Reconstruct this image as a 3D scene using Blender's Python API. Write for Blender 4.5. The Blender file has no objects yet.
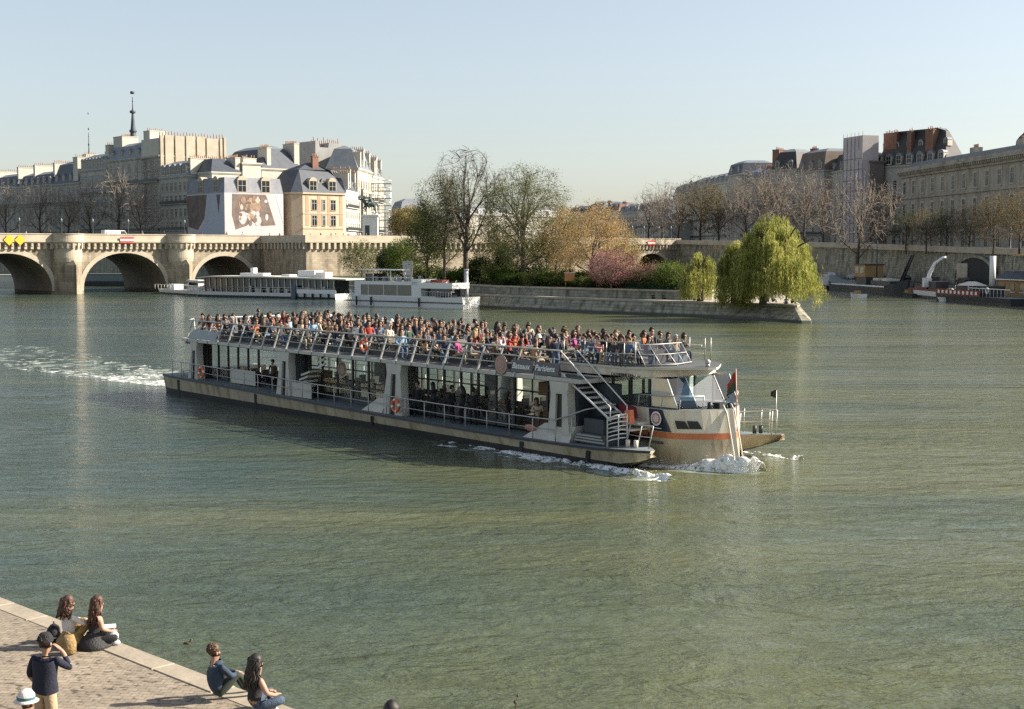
import bpy, bmesh, math, random
import numpy as np
from mathutils import Vector, Matrix
R=math.radians
SC=bpy.context.scene; COL=SC.collection
# ---------------- camera, world, sun, exposure ----------------
HC=9.0; F=1400.0; PITCH=math.atan(104.5/F)
cam=bpy.data.cameras.new('camera'); camo=bpy.data.objects.new('camera',cam); COL.objects.link(camo)
camo.location=(0,0,HC); camo.rotation_euler=(R(90)-PITCH,0,0)
cam.sensor_width=36.0; cam.lens=F/1024*36.0; cam.clip_start=0.1; cam.clip_end=20000
SC.camera=camo
SUN_EL=R(31.0); SUN_AZ=R(84.0)      # azimuth clockwise from +Y
w=bpy.data.worlds.new('World'); SC.world=w; w.use_nodes=True
nt=w.node_tree; nt.nodes.clear()
sk=nt.nodes.new('ShaderNodeTexSky'); sk.sky_type='NISHITA'; sk.sun_disc=False
sk.sun_elevation=SUN_EL; sk.sun_rotation=SUN_AZ; sk.altitude=50; sk.air_density=1.0; sk.dust_density=1.25; sk.ozone_density=1.2
hs=nt.nodes.new('ShaderNodeHueSaturation'); hs.inputs['Saturation'].default_value=0.62; hs.inputs['Value'].default_value=1.0
bg=nt.nodes.new('ShaderNodeBackground'); bg.inputs['Strength'].default_value=0.074
wo=nt.nodes.new('ShaderNodeOutputWorld')
nt.links.new(sk.outputs[0],hs.inputs['Color']); nt.links.new(hs.outputs[0],bg.inputs[0]); nt.links.new(bg.outputs[0],wo.inputs[0])
sl=bpy.data.lights.new('sun','SUN'); sl.energy=5.0; sl.angle=R(0.5); sl.color=(1.0,0.915,0.77)
so=bpy.data.objects.new('sun',sl); COL.objects.link(so)
sdir=Vector((math.sin(SUN_AZ)*math.cos(SUN_EL),math.cos(SUN_AZ)*math.cos(SUN_EL),math.sin(SUN_EL)))
so.rotation_euler=sdir.to_track_quat('Z','Y').to_euler()
SC.view_settings.view_transform='Standard'; SC.view_settings.look='None'; SC.view_settings.exposure=1.2; SC.view_settings.gamma=1.0
SC.view_settings.use_curve_mapping=False
SC.render.engine='CYCLES'
cy=SC.cycles; cy.max_bounces=7; cy.diffuse_bounces=2; cy.glossy_bounces=3; cy.transmission_bounces=4; cy.transparent_max_bounces=12
cy.caustics_reflective=False; cy.caustics_refractive=False; cy.sample_clamp_indirect=4.0
cy.use_denoising=False; cy.use_adaptive_sampling=False

# ---------------- materials ----------------
MATS={}
def mat(name,col,rough=0.7,var=0.18,scale=1.0,bump=0.0,metal=0.0,spec=None,brick=None,col2=None,detail=4,coord='Object',streak=None):
    if name in MATS: return MATS[name]
    m=bpy.data.materials.new(name); m.use_nodes=True; n=m.node_tree; b=n.nodes['Principled BSDF']
    b.inputs['Roughness'].default_value=rough; b.inputs['Metallic'].default_value=metal
    if spec is not None: b.inputs['Specular IOR Level'].default_value=spec
    tc=n.nodes.new('ShaderNodeTexCoord'); no=n.nodes.new('ShaderNodeTexNoise')
    no.inputs['Scale'].default_value=scale; no.inputs['Detail'].default_value=detail; no.inputs['Roughness'].default_value=0.65
    n.links.new(tc.outputs[coord],no.inputs['Vector'])
    rp=n.nodes.new('ShaderNodeValToRGB'); rp.color_ramp.elements[0].position=0.3; rp.color_ramp.elements[1].position=0.7
    c2=col2 or tuple(c*(1-var) for c in col); c1=col if col2 else tuple(min(1,c*(1+var*0.7)) for c in col)
    rp.color_ramp.elements[0].color=(*c2,1); rp.color_ramp.elements[1].color=(*c1,1)
    n.links.new(no.outputs['Fac'],rp.inputs[0]); out=rp.outputs[0]
    if streak:
        mp=n.nodes.new('ShaderNodeMapping'); mp.inputs['Scale'].default_value=(1,1,.18); n.links.new(tc.outputs[coord],mp.inputs[0])
        n3=n.nodes.new('ShaderNodeTexNoise'); n3.inputs['Scale'].default_value=streak[0]; n3.inputs['Detail'].default_value=6; n.links.new(mp.outputs[0],n3.inputs['Vector'])
        r3=n.nodes.new('ShaderNodeValToRGB'); r3.color_ramp.elements[0].position=.48; r3.color_ramp.elements[0].color=(1,1,1,1); r3.color_ramp.elements[1].position=.68; r3.color_ramp.elements[1].color=(*streak[1],1)
        n.links.new(n3.outputs['Fac'],r3.inputs[0]); m3=n.nodes.new('ShaderNodeMixRGB'); m3.blend_type='MULTIPLY'; m3.inputs[0].default_value=1; n.links.new(out,m3.inputs[1]); n.links.new(r3.outputs[0],m3.inputs[2]); out=m3.outputs[0]
    if brick:
        bw,bh,mort,dark=brick
        sp=n.nodes.new('ShaderNodeSeparateXYZ'); n.links.new(tc.outputs[coord],sp.inputs[0])
        ad=n.nodes.new('ShaderNodeMath'); ad.operation='ADD'; n.links.new(sp.outputs[0],ad.inputs[0]); n.links.new(sp.outputs[1],ad.inputs[1])
        cb=n.nodes.new('ShaderNodeCombineXYZ'); n.links.new(ad.outputs[0],cb.inputs[0]); n.links.new(sp.outputs[2],cb.inputs[1])
        br=n.nodes.new('ShaderNodeTexBrick'); br.inputs['Scale'].default_value=1.0; br.inputs['Brick Width'].default_value=bw; br.inputs['Row Height'].default_value=bh
        br.inputs['Mortar Size'].default_value=mort; br.inputs['Color1'].default_value=(1,1,1,1); br.inputs['Color2'].default_value=(0.72,0.70,0.68,1); br.inputs['Mortar'].default_value=(dark,dark,dark,1)
        n.links.new(cb.outputs[0],br.inputs['Vector'])
        mx=n.nodes.new('ShaderNodeMixRGB'); mx.blend_type='MULTIPLY'; mx.inputs[0].default_value=0.8
        n.links.new(out,mx.inputs[1]); n.links.new(br.outputs[0],mx.inputs[2]); out=mx.outputs[0]
    n.links.new(out,b.inputs['Base Color'])
    if bump>0:
        bp=n.nodes.new('ShaderNodeBump'); bp.inputs['Strength'].default_value=bump; bp.inputs['Distance'].default_value=0.05
        n2=n.nodes.new('ShaderNodeTexNoise'); n2.inputs['Scale'].default_value=scale*4; n2.inputs['Detail'].default_value=5
        n.links.new(tc.outputs[coord],n2.inputs['Vector']); n.links.new(n2.outputs['Fac'],bp.inputs['Height']); n.links.new(bp.outputs[0],b.inputs['Normal'])
    MATS[name]=m; return m

# ---------------- mesh building ----------------
class MB:
    def __init__(s,off=(0,0,0)): s.v=[];s.f=[];s.m=[];s.off=off;s.sm=[]
    def add(s,vs,fs,mi=0,smooth=False):
        b=len(s.v); o=s.off
        s.v.extend((x+o[0],y+o[1],z+o[2]) for x,y,z in vs)
        for f in fs: s.f.append([i+b for i in f]); s.m.append(mi); s.sm.append(smooth)
    def box(s,x0,x1,y0,y1,z0,z1,mi=0):
        s.add([(x0,y0,z0),(x1,y0,z0),(x1,y1,z0),(x0,y1,z0),(x0,y0,z1),(x1,y0,z1),(x1,y1,z1),(x0,y1,z1)],
              [(0,3,2,1),(4,5,6,7),(0,1,5,4),(1,2,6,5),(2,3,7,6),(3,0,4,7)],mi); return s
    def hexa(s,p,mi=0):   # 8 points: bottom 4 ccw, top 4 ccw
        s.add(p,[(0,3,2,1),(4,5,6,7),(0,1,5,4),(1,2,6,5),(2,3,7,6),(3,0,4,7)],mi); return s
    def prism(s,poly,z0,z1,mi=0,top=None,mt=None):
        n=len(poly); t=top or poly
        vs=[(p[0],p[1],z0) for p in poly]+[(p[0],p[1],z1) for p in t]
        s.add(vs,[(i,(i+1)%n,(i+1)%n+n,i+n) for i in range(n)]+[tuple(range(n-1,-1,-1))],mi)
        b=len(s.v); s.f.append([b-n+i for i in range(n)]); s.m.append(mi if mt is None else mt); s.sm.append(False); return s
    def xz(s,poly,y0,y1,mi=0):    # polygon in x,z extruded in y
        n=len(poly); vs=[(p[0],y0,p[1]) for p in poly]+[(p[0],y1,p[1]) for p in poly]
        s.add(vs,[(i,(i+1)%n,(i+1)%n+n,i+n) for i in range(n)]+[tuple(range(n-1,-1,-1)),tuple(range(n,2*n))],mi); return s
    def yz(s,poly,x0,x1,mi=0):
        n=len(poly); vs=[(x0,p[0],p[1]) for p in poly]+[(x1,p[0],p[1]) for p in poly]
        s.add(vs,[(i,(i+1)%n,(i+1)%n+n,i+n) for i in range(n)]+[tuple(range(n-1,-1,-1)),tuple(range(n,2*n))],mi); return s
    def quad(s,a,b,c,d,mi=0): s.add([a,b,c,d],[(0,1,2,3)],mi); return s
    def tube(s,pts,r,n=6,mi=0,cap=True,smooth=True):
        P=[Vector(p) for p in pts]; rs=r if isinstance(r,(list,tuple)) else [r]*len(P)
        vs=[];fs=[];prev=None
        for i,p in enumerate(P):
            d=(P[min(i+1,len(P)-1)]-P[max(i-1,0)])
            if d.length<1e-9: d=Vector((0,0,1))
            d.normalize()
            if prev is None: u=d.cross(Vector((0,0,1))) if abs(d.z)<0.9 else d.cross(Vector((1,0,0)))
            else: u=prev-d*prev.dot(d)
            if u.length<1e-6: u=d.orthogonal()
            u.normalize(); prev=u; v=d.cross(u)
            for k in range(n):
                a=2*math.pi*k/n; q=p+(u*math.cos(a)+v*math.sin(a))*rs[i]; vs.append(tuple(q))
        for i in range(len(P)-1):
            for k in range(n): fs.append((i*n+k,i*n+(k+1)%n,(i+1)*n+(k+1)%n,(i+1)*n+k))
        s.add(vs,fs,mi,smooth)
        if cap:
            b=len(s.v)-len(vs)
            s.f.append([b+k for k in range(n-1,-1,-1)]); s.f.append([b+(len(P)-1)*n+k for k in range(n)]); s.m+= [mi,mi]; s.sm+=[False,False]
        return s
    def cyl(s,x,y,z0,z1,r,n=12,mi=0,r2=None): return s.tube([(x,y,z0),(x,y,z1)],[r,r if r2 is None else r2],n,mi)
    def lathe(s,prof,n=16,mi=0,c=(0,0),a0=0,a1=2*math.pi,smooth=True):
        vs=[];fs=[];full=abs(a1-a0-2*math.pi)<1e-6; k=n if full else n+1
        for r,z in prof:
            for i in range(k):
                a=a0+(a1-a0)*i/n; vs.append((c[0]+r*math.cos(a),c[1]+r*math.sin(a),z))
        for j in range(len(prof)-1):
            for i in range(n):
                i2=(i+1)%k; fs.append((j*k+i,j*k+i2,(j+1)*k+i2,(j+1)*k+i))
        s.add(vs,fs,mi,smooth); return s
    def ell(s,c,r,n=10,m=7,mi=0,rot=None,jit=0,rng=None):
        vs=[];fs=[]
        for j in range(m+1):
            th=math.pi*j/m
            for i in range(n):
                a=2*math.pi*i/n; k=1+(rng.uniform(-jit,jit) if jit else 0)
                p=Vector((r[0]*math.sin(th)*math.cos(a)*k,r[1]*math.sin(th)*math.sin(a)*k,r[2]*math.cos(th)*k))
                if rot: p=rot@p
                vs.append((c[0]+p.x,c[1]+p.y,c[2]+p.z))
        for j in range(m):
            for i in range(n): fs.append((j*n+i,(j+1)*n+i,(j+1)*n+(i+1)%n,j*n+(i+1)%n))
        s.add(vs,fs,mi,True); return s
    def torus(s,c,R_,r,axis='y',n=16,m=6,mi=0,mi2=None):
        vs=[];fs=[];b=len(s.v)
        for i in range(n):
            a=2*math.pi*i/n
            for j in range(m):
                t=2*math.pi*j/m; rr=R_+r*math.cos(t); h=r*math.sin(t)
                p=(rr*math.cos(a),h,rr*math.sin(a)) if axis=='y' else ((h,rr*math.cos(a),rr*math.sin(a)) if axis=='x' else (rr*math.cos(a),rr*math.sin(a),h))
                vs.append((c[0]+p[0],c[1]+p[1],c[2]+p[2]))
        s.add(vs,[],mi)
        for i in range(n):
            for j in range(m):
                s.f.append([b+i*m+j,b+((i+1)%n)*m+j,b+((i+1)%n)*m+(j+1)%m,b+i*m+(j+1)%m]); s.sm.append(True)
                s.m.append(mi2 if (mi2 is not None and i%(n//4)==0) else mi)
        return s
    def mesh(s,name,mats):
        me=bpy.data.meshes.new(name); me.from_pydata(s.v,[],s.f)
        if not isinstance(mats,(list,tuple)): mats=[mats]
        for m in mats: me.materials.append(m)
        me.polygons.foreach_set('material_index',s.m); me.polygons.foreach_set('use_smooth',s.sm); me.update(); return me
    def build(s,name,mats,parent=None,loc=None,rz=0,fix=True):
        me=s.mesh(name,mats)
        if fix and len(s.f)<60000:
            bm=bmesh.new(); bm.from_mesh(me); bmesh.ops.recalc_face_normals(bm,faces=bm.faces); bm.to_mesh(me); bm.free()
        return link(name,me,parent,loc,rz)
def link(name,me,parent=None,loc=None,rz=0):
    o=bpy.data.objects.new(name,me); COL.objects.link(o)
    if parent is not None: o.parent=parent
    if loc is not None: o.location=loc
    if rz: o.rotation_euler=(0,0,rz)
    return o
def tag(o,label=None,cat=None,group=None,kind=None):
    if label: o['label']=label
    if cat: o['category']=cat
    if group: o['group']=group
    if kind: o['kind']=kind
    return o
def empty(name,loc=(0,0,0),rz=0,label=None,cat=None,group=None):
    o=bpy.data.objects.new(name,None); COL.objects.link(o); o.location=loc; o.rotation_euler=(0,0,rz); o.empty_display_size=0.5
    return tag(o,label,cat,group)
def copy_tree(o,parent=None,loc=None,rz=None,scale=None,kids=True):
    c=o.copy(); COL.objects.link(c)
    if parent is not None: c.parent=parent
    if loc is not None: c.location=loc
    if rz is not None: c.rotation_euler=(0,0,rz)
    if scale is not None: c.scale=scale
    if kids:
        for ch in list(o.children): copy_tree(ch,c)
    return c
def text_mesh(s,size,mat_,name,parent,M,ext=0.01,bold=False):
    cu=bpy.data.curves.new('t','FONT'); cu.body=s; cu.size=size; cu.extrude=ext; cu.align_x='LEFT'
    if bold: cu.offset=size*0.012
    t=bpy.data.objects.new('t',cu); COL.objects.link(t)
    dg=bpy.context.evaluated_depsgraph_get(); me=bpy.data.meshes.new_from_object(t.evaluated_get(dg))
    bpy.data.objects.remove(t); bpy.data.curves.remove(cu)
    me.materials.clear(); me.materials.append(mat_)
    me.transform(M); o=link(name,me,parent); return o

# ---------------- frames ----------------
A=Vector((0.6394,-0.76885)); B=Vector((0.76885,0.6394))     # downstream, across the river
PF=Vector((-91.1,287.51))
def bt(t,s=0.0): p=PF+B*t+A*s; return (p.x,p.y)
RZB=math.atan2(B.y,B.x)      # frame of the bridge: x = along bridge, -y = downstream
def uD(u,D): return ((u-512)/F*D, D)
def pix(u,v,z=0.0):   # exact ground point seen at a photo position, used for the near quay
    cp,sp=math.cos(PITCH),math.sin(PITCH); a=(u-512)/F; b=-(v-354.5)/F; r=(a,cp+b*sp,-sp+b*cp); k=(z-HC)/r[2]; return (r[0]*k,r[1]*k,z)
def zat(v,D): return HC+(250.0-v)/F*D*1.0

# ---------------- palette ----------------
STONE=mat('bridge_stone',(0.47,0.40,0.30),0.9,scale=0.35,bump=0.5,streak=(.8,(.55,.52,.5)),brick=(1.3,0.5,0.03,0.55),col2=(0.25,0.205,0.15),detail=8)
STONE_L=mat('pale_stone',(0.50,0.43,0.33),0.88,scale=0.5,bump=0.3,col2=(0.36,0.31,0.24),detail=6)
WALLST=mat('quay_wall_stone',(0.48,0.45,0.35),0.95,scale=0.9,bump=0.9,streak=(1.2,(.45,.46,.40)),brick=(1.0,0.42,0.04,0.5),col2=(0.20,0.19,0.145),detail=8)
ALGAE=mat('wet_algae_stone',(0.035,0.04,0.025),0.5,scale=0.8,var=0.4)
HAUSS=mat('facade_limestone',(0.43,0.40,0.345),0.9,scale=0.25,var=0.16,streak=(.5,(.7,.69,.67)),detail=6)
HAUSS2=mat('facade_grey_stone',(0.36,0.345,0.31),0.9,scale=0.25,var=0.18,detail=6)
HAUSS3=mat('facade_cream',(0.52,0.485,0.41),0.9,scale=0.25,var=0.14,detail=6)
DARKST=mat('mint_stone',(0.36,0.32,0.26),0.92,scale=0.3,var=0.2,streak=(.5,(.6,.59,.57)),detail=7)
ZINC=mat('zinc_roof',(0.17,0.19,0.215),0.55,scale=0.5,var=0.2)
SLATE=mat('slate_roof',(0.055,0.065,0.085),0.6,scale=0.8,var=0.25)
BRICKR=mat('red_brick',(0.22,0.115,0.08),0.9,scale=0.6,var=0.2)
POTS=mat('terracotta',(0.32,0.19,0.13),0.9,scale=1,var=0.2)
GLASSW=mat('window_glass',(0.014,0.018,0.022),0.25,var=0.5,scale=0.15,spec=0.35)
WHITEW=mat('window_paint',(0.55,0.54,0.50),0.6,var=0.1)
ASPH=mat('asphalt',(0.06,0.06,0.06),0.95,scale=0.8,var=0.3)
IRON=mat('dark_iron',(0.025,0.03,0.03),0.5,var=0.2)
WHITE=mat('white_paint',(0.78,0.77,0.74),0.4,var=0.06,scale=0.6)
BLACKR=mat('black_rubber',(0.015,0.015,0.017),0.6,var=0.2)
BARK=mat('bark',(0.085,0.065,0.05),0.95,scale=2,var=0.3)
TWIG=mat('twig_bark',(0.27,0.22,0.175),0.95,scale=1,var=0.2)
TWIGG=mat('twig_grey',(0.13,0.115,0.085),0.95,scale=1,var=0.2)
GRASS=mat('lawn',(0.055,0.075,0.025),0.95,scale=0.5,var=0.3)
GRAVEL=mat('pale_gravel',(0.36,0.32,0.25),0.95,scale=1,var=0.15)
STEEL=mat('brushed_steel',(0.55,0.54,0.52),0.35,metal=0.6,var=0.06)
# ---------------- water ----------------
def water_mat():
    m=bpy.data.materials.new('river_water'); m.use_nodes=True; n=m.node_tree; b=n.nodes['Principled BSDF']; L=n.links
    b.inputs['Base Color'].default_value=(0.060,0.078,0.040,1); b.inputs['Roughness'].default_value=0.09; b.inputs['IOR'].default_value=1.33
    tc=n.nodes.new('ShaderNodeTexCoord')
    def noise(scale,rot,sx,sy,detail,dist=0.0,rough=0.55):
        mp=n.nodes.new('ShaderNodeMapping'); mp.inputs['Rotation'].default_value=(0,0,rot); mp.inputs['Scale'].default_value=(sx,sy,1)
        L.new(tc.outputs['Object'],mp.inputs['Vector'])
        t=n.nodes.new('ShaderNodeTexNoise'); t.inputs['Scale'].default_value=scale; t.inputs['Detail'].default_value=detail; t.inputs['Distortion'].default_value=dist; t.inputs['Roughness'].default_value=rough
        L.new(mp.outputs[0],t.inputs['Vector']); return t.outputs['Fac']
    a=noise(0.85,R(14),0.75,1.35,5,0.3,0.62); c=noise(2.3,R(-12),0.8,1.2,3,0.3); d=noise(0.14,R(20),0.5,1.7,3,0.6)
    def mul(x,k): q=n.nodes.new('ShaderNodeMath'); q.operation='MULTIPLY'; L.new(x,q.inputs[0]); q.inputs[1].default_value=k; return q.outputs[0]
    def add(x,y): q=n.nodes.new('ShaderNodeMath'); q.operation='ADD'; L.new(x,q.inputs[0]); L.new(y,q.inputs[1]); return q.outputs[0]
    h=add(add(mul(a,0.26),mul(c,0.085)),mul(d,0.32))
    pa=noise(0.055,R(25),0.5,1.8,3,0.8); rq=n.nodes.new('ShaderNodeMapRange'); rq.inputs[1].default_value=.35; rq.inputs[2].default_value=.65; rq.inputs[3].default_value=.55; rq.inputs[4].default_value=1.15; L.new(pa,rq.inputs[0])
    mm=n.nodes.new('ShaderNodeMath'); mm.operation='MULTIPLY'; L.new(h,mm.inputs[0]); L.new(rq.outputs[0],mm.inputs[1]); h=mm.outputs[0]
    # calmer and rougher patches
    bp=n.nodes.new('ShaderNodeBump'); bp.inputs['Strength'].default_value=1.0; bp.inputs['Distance'].default_value=1.0
    L.new(h,bp.inputs['Height']); L.new(bp.outputs[0],b.inputs['Normal'])
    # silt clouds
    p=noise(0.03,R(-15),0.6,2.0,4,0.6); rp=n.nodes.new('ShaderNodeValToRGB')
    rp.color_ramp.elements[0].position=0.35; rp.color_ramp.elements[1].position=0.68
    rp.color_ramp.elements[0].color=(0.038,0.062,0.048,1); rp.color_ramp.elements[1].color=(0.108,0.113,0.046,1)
    # body colour shifts from dark teal to olive as x grows
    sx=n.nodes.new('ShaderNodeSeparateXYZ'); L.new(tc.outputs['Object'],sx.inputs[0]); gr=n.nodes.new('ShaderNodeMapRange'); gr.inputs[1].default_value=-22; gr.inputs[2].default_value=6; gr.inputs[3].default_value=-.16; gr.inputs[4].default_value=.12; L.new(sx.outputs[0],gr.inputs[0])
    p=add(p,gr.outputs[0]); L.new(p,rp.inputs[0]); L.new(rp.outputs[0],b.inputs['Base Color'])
    return m
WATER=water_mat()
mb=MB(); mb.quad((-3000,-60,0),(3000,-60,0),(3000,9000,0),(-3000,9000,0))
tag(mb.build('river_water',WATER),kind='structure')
def walls(mb,poly,z0,z1,mi=0,close=True,top=True,mt=0,batter=0):
    mb.prism(poly,z0,z1,mi,mt=mt)
# foreground quay: local x along edge downstream, y towards water
def fg():
    p0=Vector((-11.1,29.87)); d=(Vector((-3.56,22.44))-p0).normalized(); nrm=Vector((-d.y,d.x))  # towards water = +? 
    if nrm.x<0: nrm=-nrm
    return p0,d,nrm
Q0,QD,QN=fg()
COB=None
def cobble():
    m=bpy.data.materials.new('quay_setts'); m.use_nodes=True; n=m.node_tree; b=n.nodes['Principled BSDF']; L=n.links
    tc=n.nodes.new('ShaderNodeTexCoord'); b.inputs['Roughness'].default_value=0.85
    mp=n.nodes.new('ShaderNodeMapping'); mp.inputs['Rotation'].default_value=(0,0,R(8)); L.new(tc.outputs['Object'],mp.inputs[0])
    br=n.nodes.new('ShaderNodeTexBrick'); br.inputs['Scale'].default_value=1; br.inputs['Brick Width'].default_value=0.20; br.inputs['Row Height'].default_value=0.14
    br.inputs['Mortar Size'].default_value=0.012; br.inputs['Mortar Smooth'].default_value=0.6
    br.inputs['Color1'].default_value=(0.33,0.275,0.21,1); br.inputs['Color2'].default_value=(0.25,0.205,0.155,1); br.inputs['Mortar'].default_value=(0.15,0.125,0.105,1)
    L.new(mp.outputs[0],br.inputs['Vector'])
    vo=n.nodes.new('ShaderNodeTexNoise'); vo.inputs['Scale'].default_value=5.5; vo.inputs['Detail'].default_value=3; vo.inputs['Roughness'].default_value=0.5
    mp2=n.nodes.new('ShaderNodeMapping'); mp2.inputs['Scale'].default_value=(1,1.6,1); L.new(mp.outputs[0],mp2.inputs[0]); L.new(mp2.outputs[0],vo.inputs['Vector'])
    rp=n.nodes.new('ShaderNodeValToRGB'); rp.color_ramp.elements[0].position=0.33; rp.color_ramp.elements[0].color=(0.28,0.26,0.25,1); rp.color_ramp.elements[1].position=0.42; rp.color_ramp.elements[1].color=(1,1,1,1)
    L.new(vo.outputs['Fac'],rp.inputs[0])
    big=n.nodes.new('ShaderNodeTexNoise'); big.inputs['Scale'].default_value=0.5; big.inputs['Detail'].default_value=6; L.new(tc.outputs['Object'],big.inputs['Vector'])
    r2=n.nodes.new('ShaderNodeValToRGB'); r2.color_ramp.elements[0].position=0.3; r2.color_ramp.elements[0].color=(0.78,0.77,0.76,1); r2.color_ramp.elements[1].position=0.7; r2.color_ramp.elements[1].color=(1.08,1.06,1.02,1); L.new(big.outputs['Fac'],r2.inputs[0])
    x=n.nodes.new('ShaderNodeMixRGB'); x.blend_type='MULTIPLY'; x.inputs[0].default_value=1; L.new(br.outputs[0],x.inputs[1]); L.new(rp.outputs[0],x.inputs[2])
    y=n.nodes.new('ShaderNodeMixRGB'); y.blend_type='MULTIPLY'; y.inputs[0].default_value=1; L.new(x.outputs[0],y.inputs[1]); L.new(r2.outputs[0],y.inputs[2])
    L.new(y.outputs[0],b.inputs['Base Color'])
    bp=n.nodes.new('ShaderNodeBump'); bp.inputs['Strength'].default_value=0.5; bp.inputs['Distance'].default_value=0.03
    L.new(vo.outputs['Fac'],bp.inputs['Height']); L.new(bp.outputs[0],b.inputs['Normal']); return m
COB=cobble(); COPING=mat('coping_stone',(0.32,0.27,0.205),0.85,scale=1.5,var=0.2,bump=0.3,detail=7)
def qp(x,y,z=0): p=Q0+QD*x+QN*y; return (p.x,p.y,z)
mb=MB(); pts=[qp(-60,-0.50),qp(60,-0.50),qp(60,-40),qp(-60,-40)]
mb.prism([(p[0],p[1]) for p in pts],-2,1.5); tag(mb.build('quay_pavement',COB),kind='structure')
mb=MB(); rng=random.Random(4); x=-60
while x<60:
    l=rng.uniform(1.3,2.1); g=0.012; dz=rng.uniform(-0.008,0.008)
    pts=[qp(x+g,0),qp(x+l-g,0),qp(x+l-g,-0.495),qp(x+g,-0.495)]
    pts2=[qp(x+g+.02,-.03),qp(x+l-g-.02,-.03),qp(x+l-g-.02,-0.485),qp(x+g+.02,-0.485)]
    mb.prism([(p[0],p[1]) for p in pts],1.1,1.49+dz); mb.prism([(p[0],p[1]) for p in pts],1.49+dz,1.512+dz,top=[(p[0],p[1]) for p in pts2]); x+=l
mb.prism([qp(-60,-0.05)[:2],qp(60,-0.05)[:2],qp(60,-0.485)[:2],qp(-60,-0.485)[:2]],-2,1.1,1)
tag(mb.build('quay_kerb',[COPING,WALLST]),kind='structure')
# island: low quay, garden terrace
isl=[(-46,299),(-26,264),(-18,240),(-5,219.8),(4,209),(12.5,199.5),(20,193),(27,186.3),(30.5,181),(33.6,175.0),(35.6,171.0),(36.9,171.2),(37.6,174.0),(38.3,180),(40.5,200),(46,240),(48,300),(43,368),(30,376)]
def inset(poly,d):
    c=Vector((sum(p[0] for p in poly)/len(poly),sum(p[1] for p in poly)/len(poly))); out=[];n=len(poly)
    for i in range(n):
        a=Vector(poly[i-1]);b_=Vector(poly[i]);c_=Vector(poly[(i+1)%n])
        e1=(b_-a).normalized();e2=(c_-b_).normalized(); n1=Vector((-e1.y,e1.x));n2=Vector((-e2.y,e2.x)); m=(n1+n2)
        m=m/max(0.3,m.length_squared)*2 if m.length>0.1 else n1
        q=b_+m*d; out.append((q.x,q.y))
    return out
isl_top=inset(isl,0.9)
i1,i2,i3=inset(isl,0.2),inset(isl,0.85),inset(isl,2.3)
tipi=[i for i,p in enumerate(isl) if p[1]<181.5 and p[0]>30]
tpt=[(31.9,182.6),(34.5,179.4),(35.7,177.0),(36.0,176.9),(36.4,177.8),(37.3,181.5)]
itop=[tpt[tipi.index(i)] if i in tipi else i2[i] for i in range(len(isl))]
mid=[(isl[i][0]*.82+b[0]*.18,isl[i][1]*.82+b[1]*.18) if i in tipi else a for i,(a,b) in enumerate(zip(i1,itop))]
mb=MB(); mb.prism(isl,-1,0.35,1,top=mid)
mb.prism(mid,0.35,1.8,0,top=itop); mb.prism(inset(itop,-.07),1.8,2.05,2)
tag(mb.build('island_quay',[WALLST,ALGAE,GRAVEL]),kind='structure')
gard=[(-42,300),(-24,266),(-14,245),(-2.5,222.6),(6,213),(13.5,206),(20.5,199),(25.0,194.5),(28,196),(31,204),(38,240),(42,300),(36,368),(26,372)]
mb=MB(); mb.prism(gard,1.9,3.15,0,top=inset(gard,0.12)); mb.prism(inset(gard,-0.05),3.15,3.4,2,top=inset(gard,-0.05),mt=2); mb.prism(inset(gard,.5),3.4,3.42,1)
tag(mb.build('island_garden_terrace',[WALLST,GRASS,STONE_L]),kind='structure')
# land behind the bridge (Cite) and the south bank
cite=[bt(46.2,-22.5),bt(150,-22.5),bt(165,-90),bt(230,-420),bt(60,-420),bt(46.5,-230)]
cite=cite[::-1]
mb=MB(); mb.prism(cite,-1,9.6,0,mt=1); tag(mb.build('island_street_ground',[WALLST,ASPH]),kind='structure')
LQ=[(42,398),(57,372),(68,340),(76.5,313),(88,229),(94,150),(100,60)]           # edge of the low quay, south bank
UQ=[(46.5,402.5),(62,378),(74,345),(84,315),(96,229),(104,150),(110,60)]        # foot of the high wall
low=LQ+[(130,60),(135,229),(110,414),(60,420)]
mb=MB(); mb.prism(low,-1,2.3,0,mt=1); tag(mb.build('low_quay',[WALLST,ASPH]),kind='structure')
HW=[11.0,10.7,10.2,9.3,8.0,7.8,7.8]
mb=MB()
n=len(UQ)
back=[(900,60),(900,1500),(120,1500),(20,700),(30,425)]
vs=[];fs=[]
up=UQ+back; hz=HW+[8,9,9,9.9,11]; N=len(up)
vs=[(p[0],p[1],2.2) for p in up]+[(p[0]+ (0.5 if i<n else 0),p[1],h) for i,(p,h) in enumerate(zip(up,hz))]
mb.add(vs,[(i,(i+1)%N,(i+1)%N+N,i+N) for i in range(N)],0); 
mb.add([vs[N+i] for i in range(N)],[tuple(range(N))],1)
tag(mb.build('upper_quay_street',[WALLST,ASPH]),kind='structure')
far=[(-3000,1300),(3000,1300),(3000,9000),(-3000,9000)]
mb=MB(); mb.prism(far,-1,8.5,0); tag(mb.build('far_ground',ASPH),kind='structure')
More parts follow.
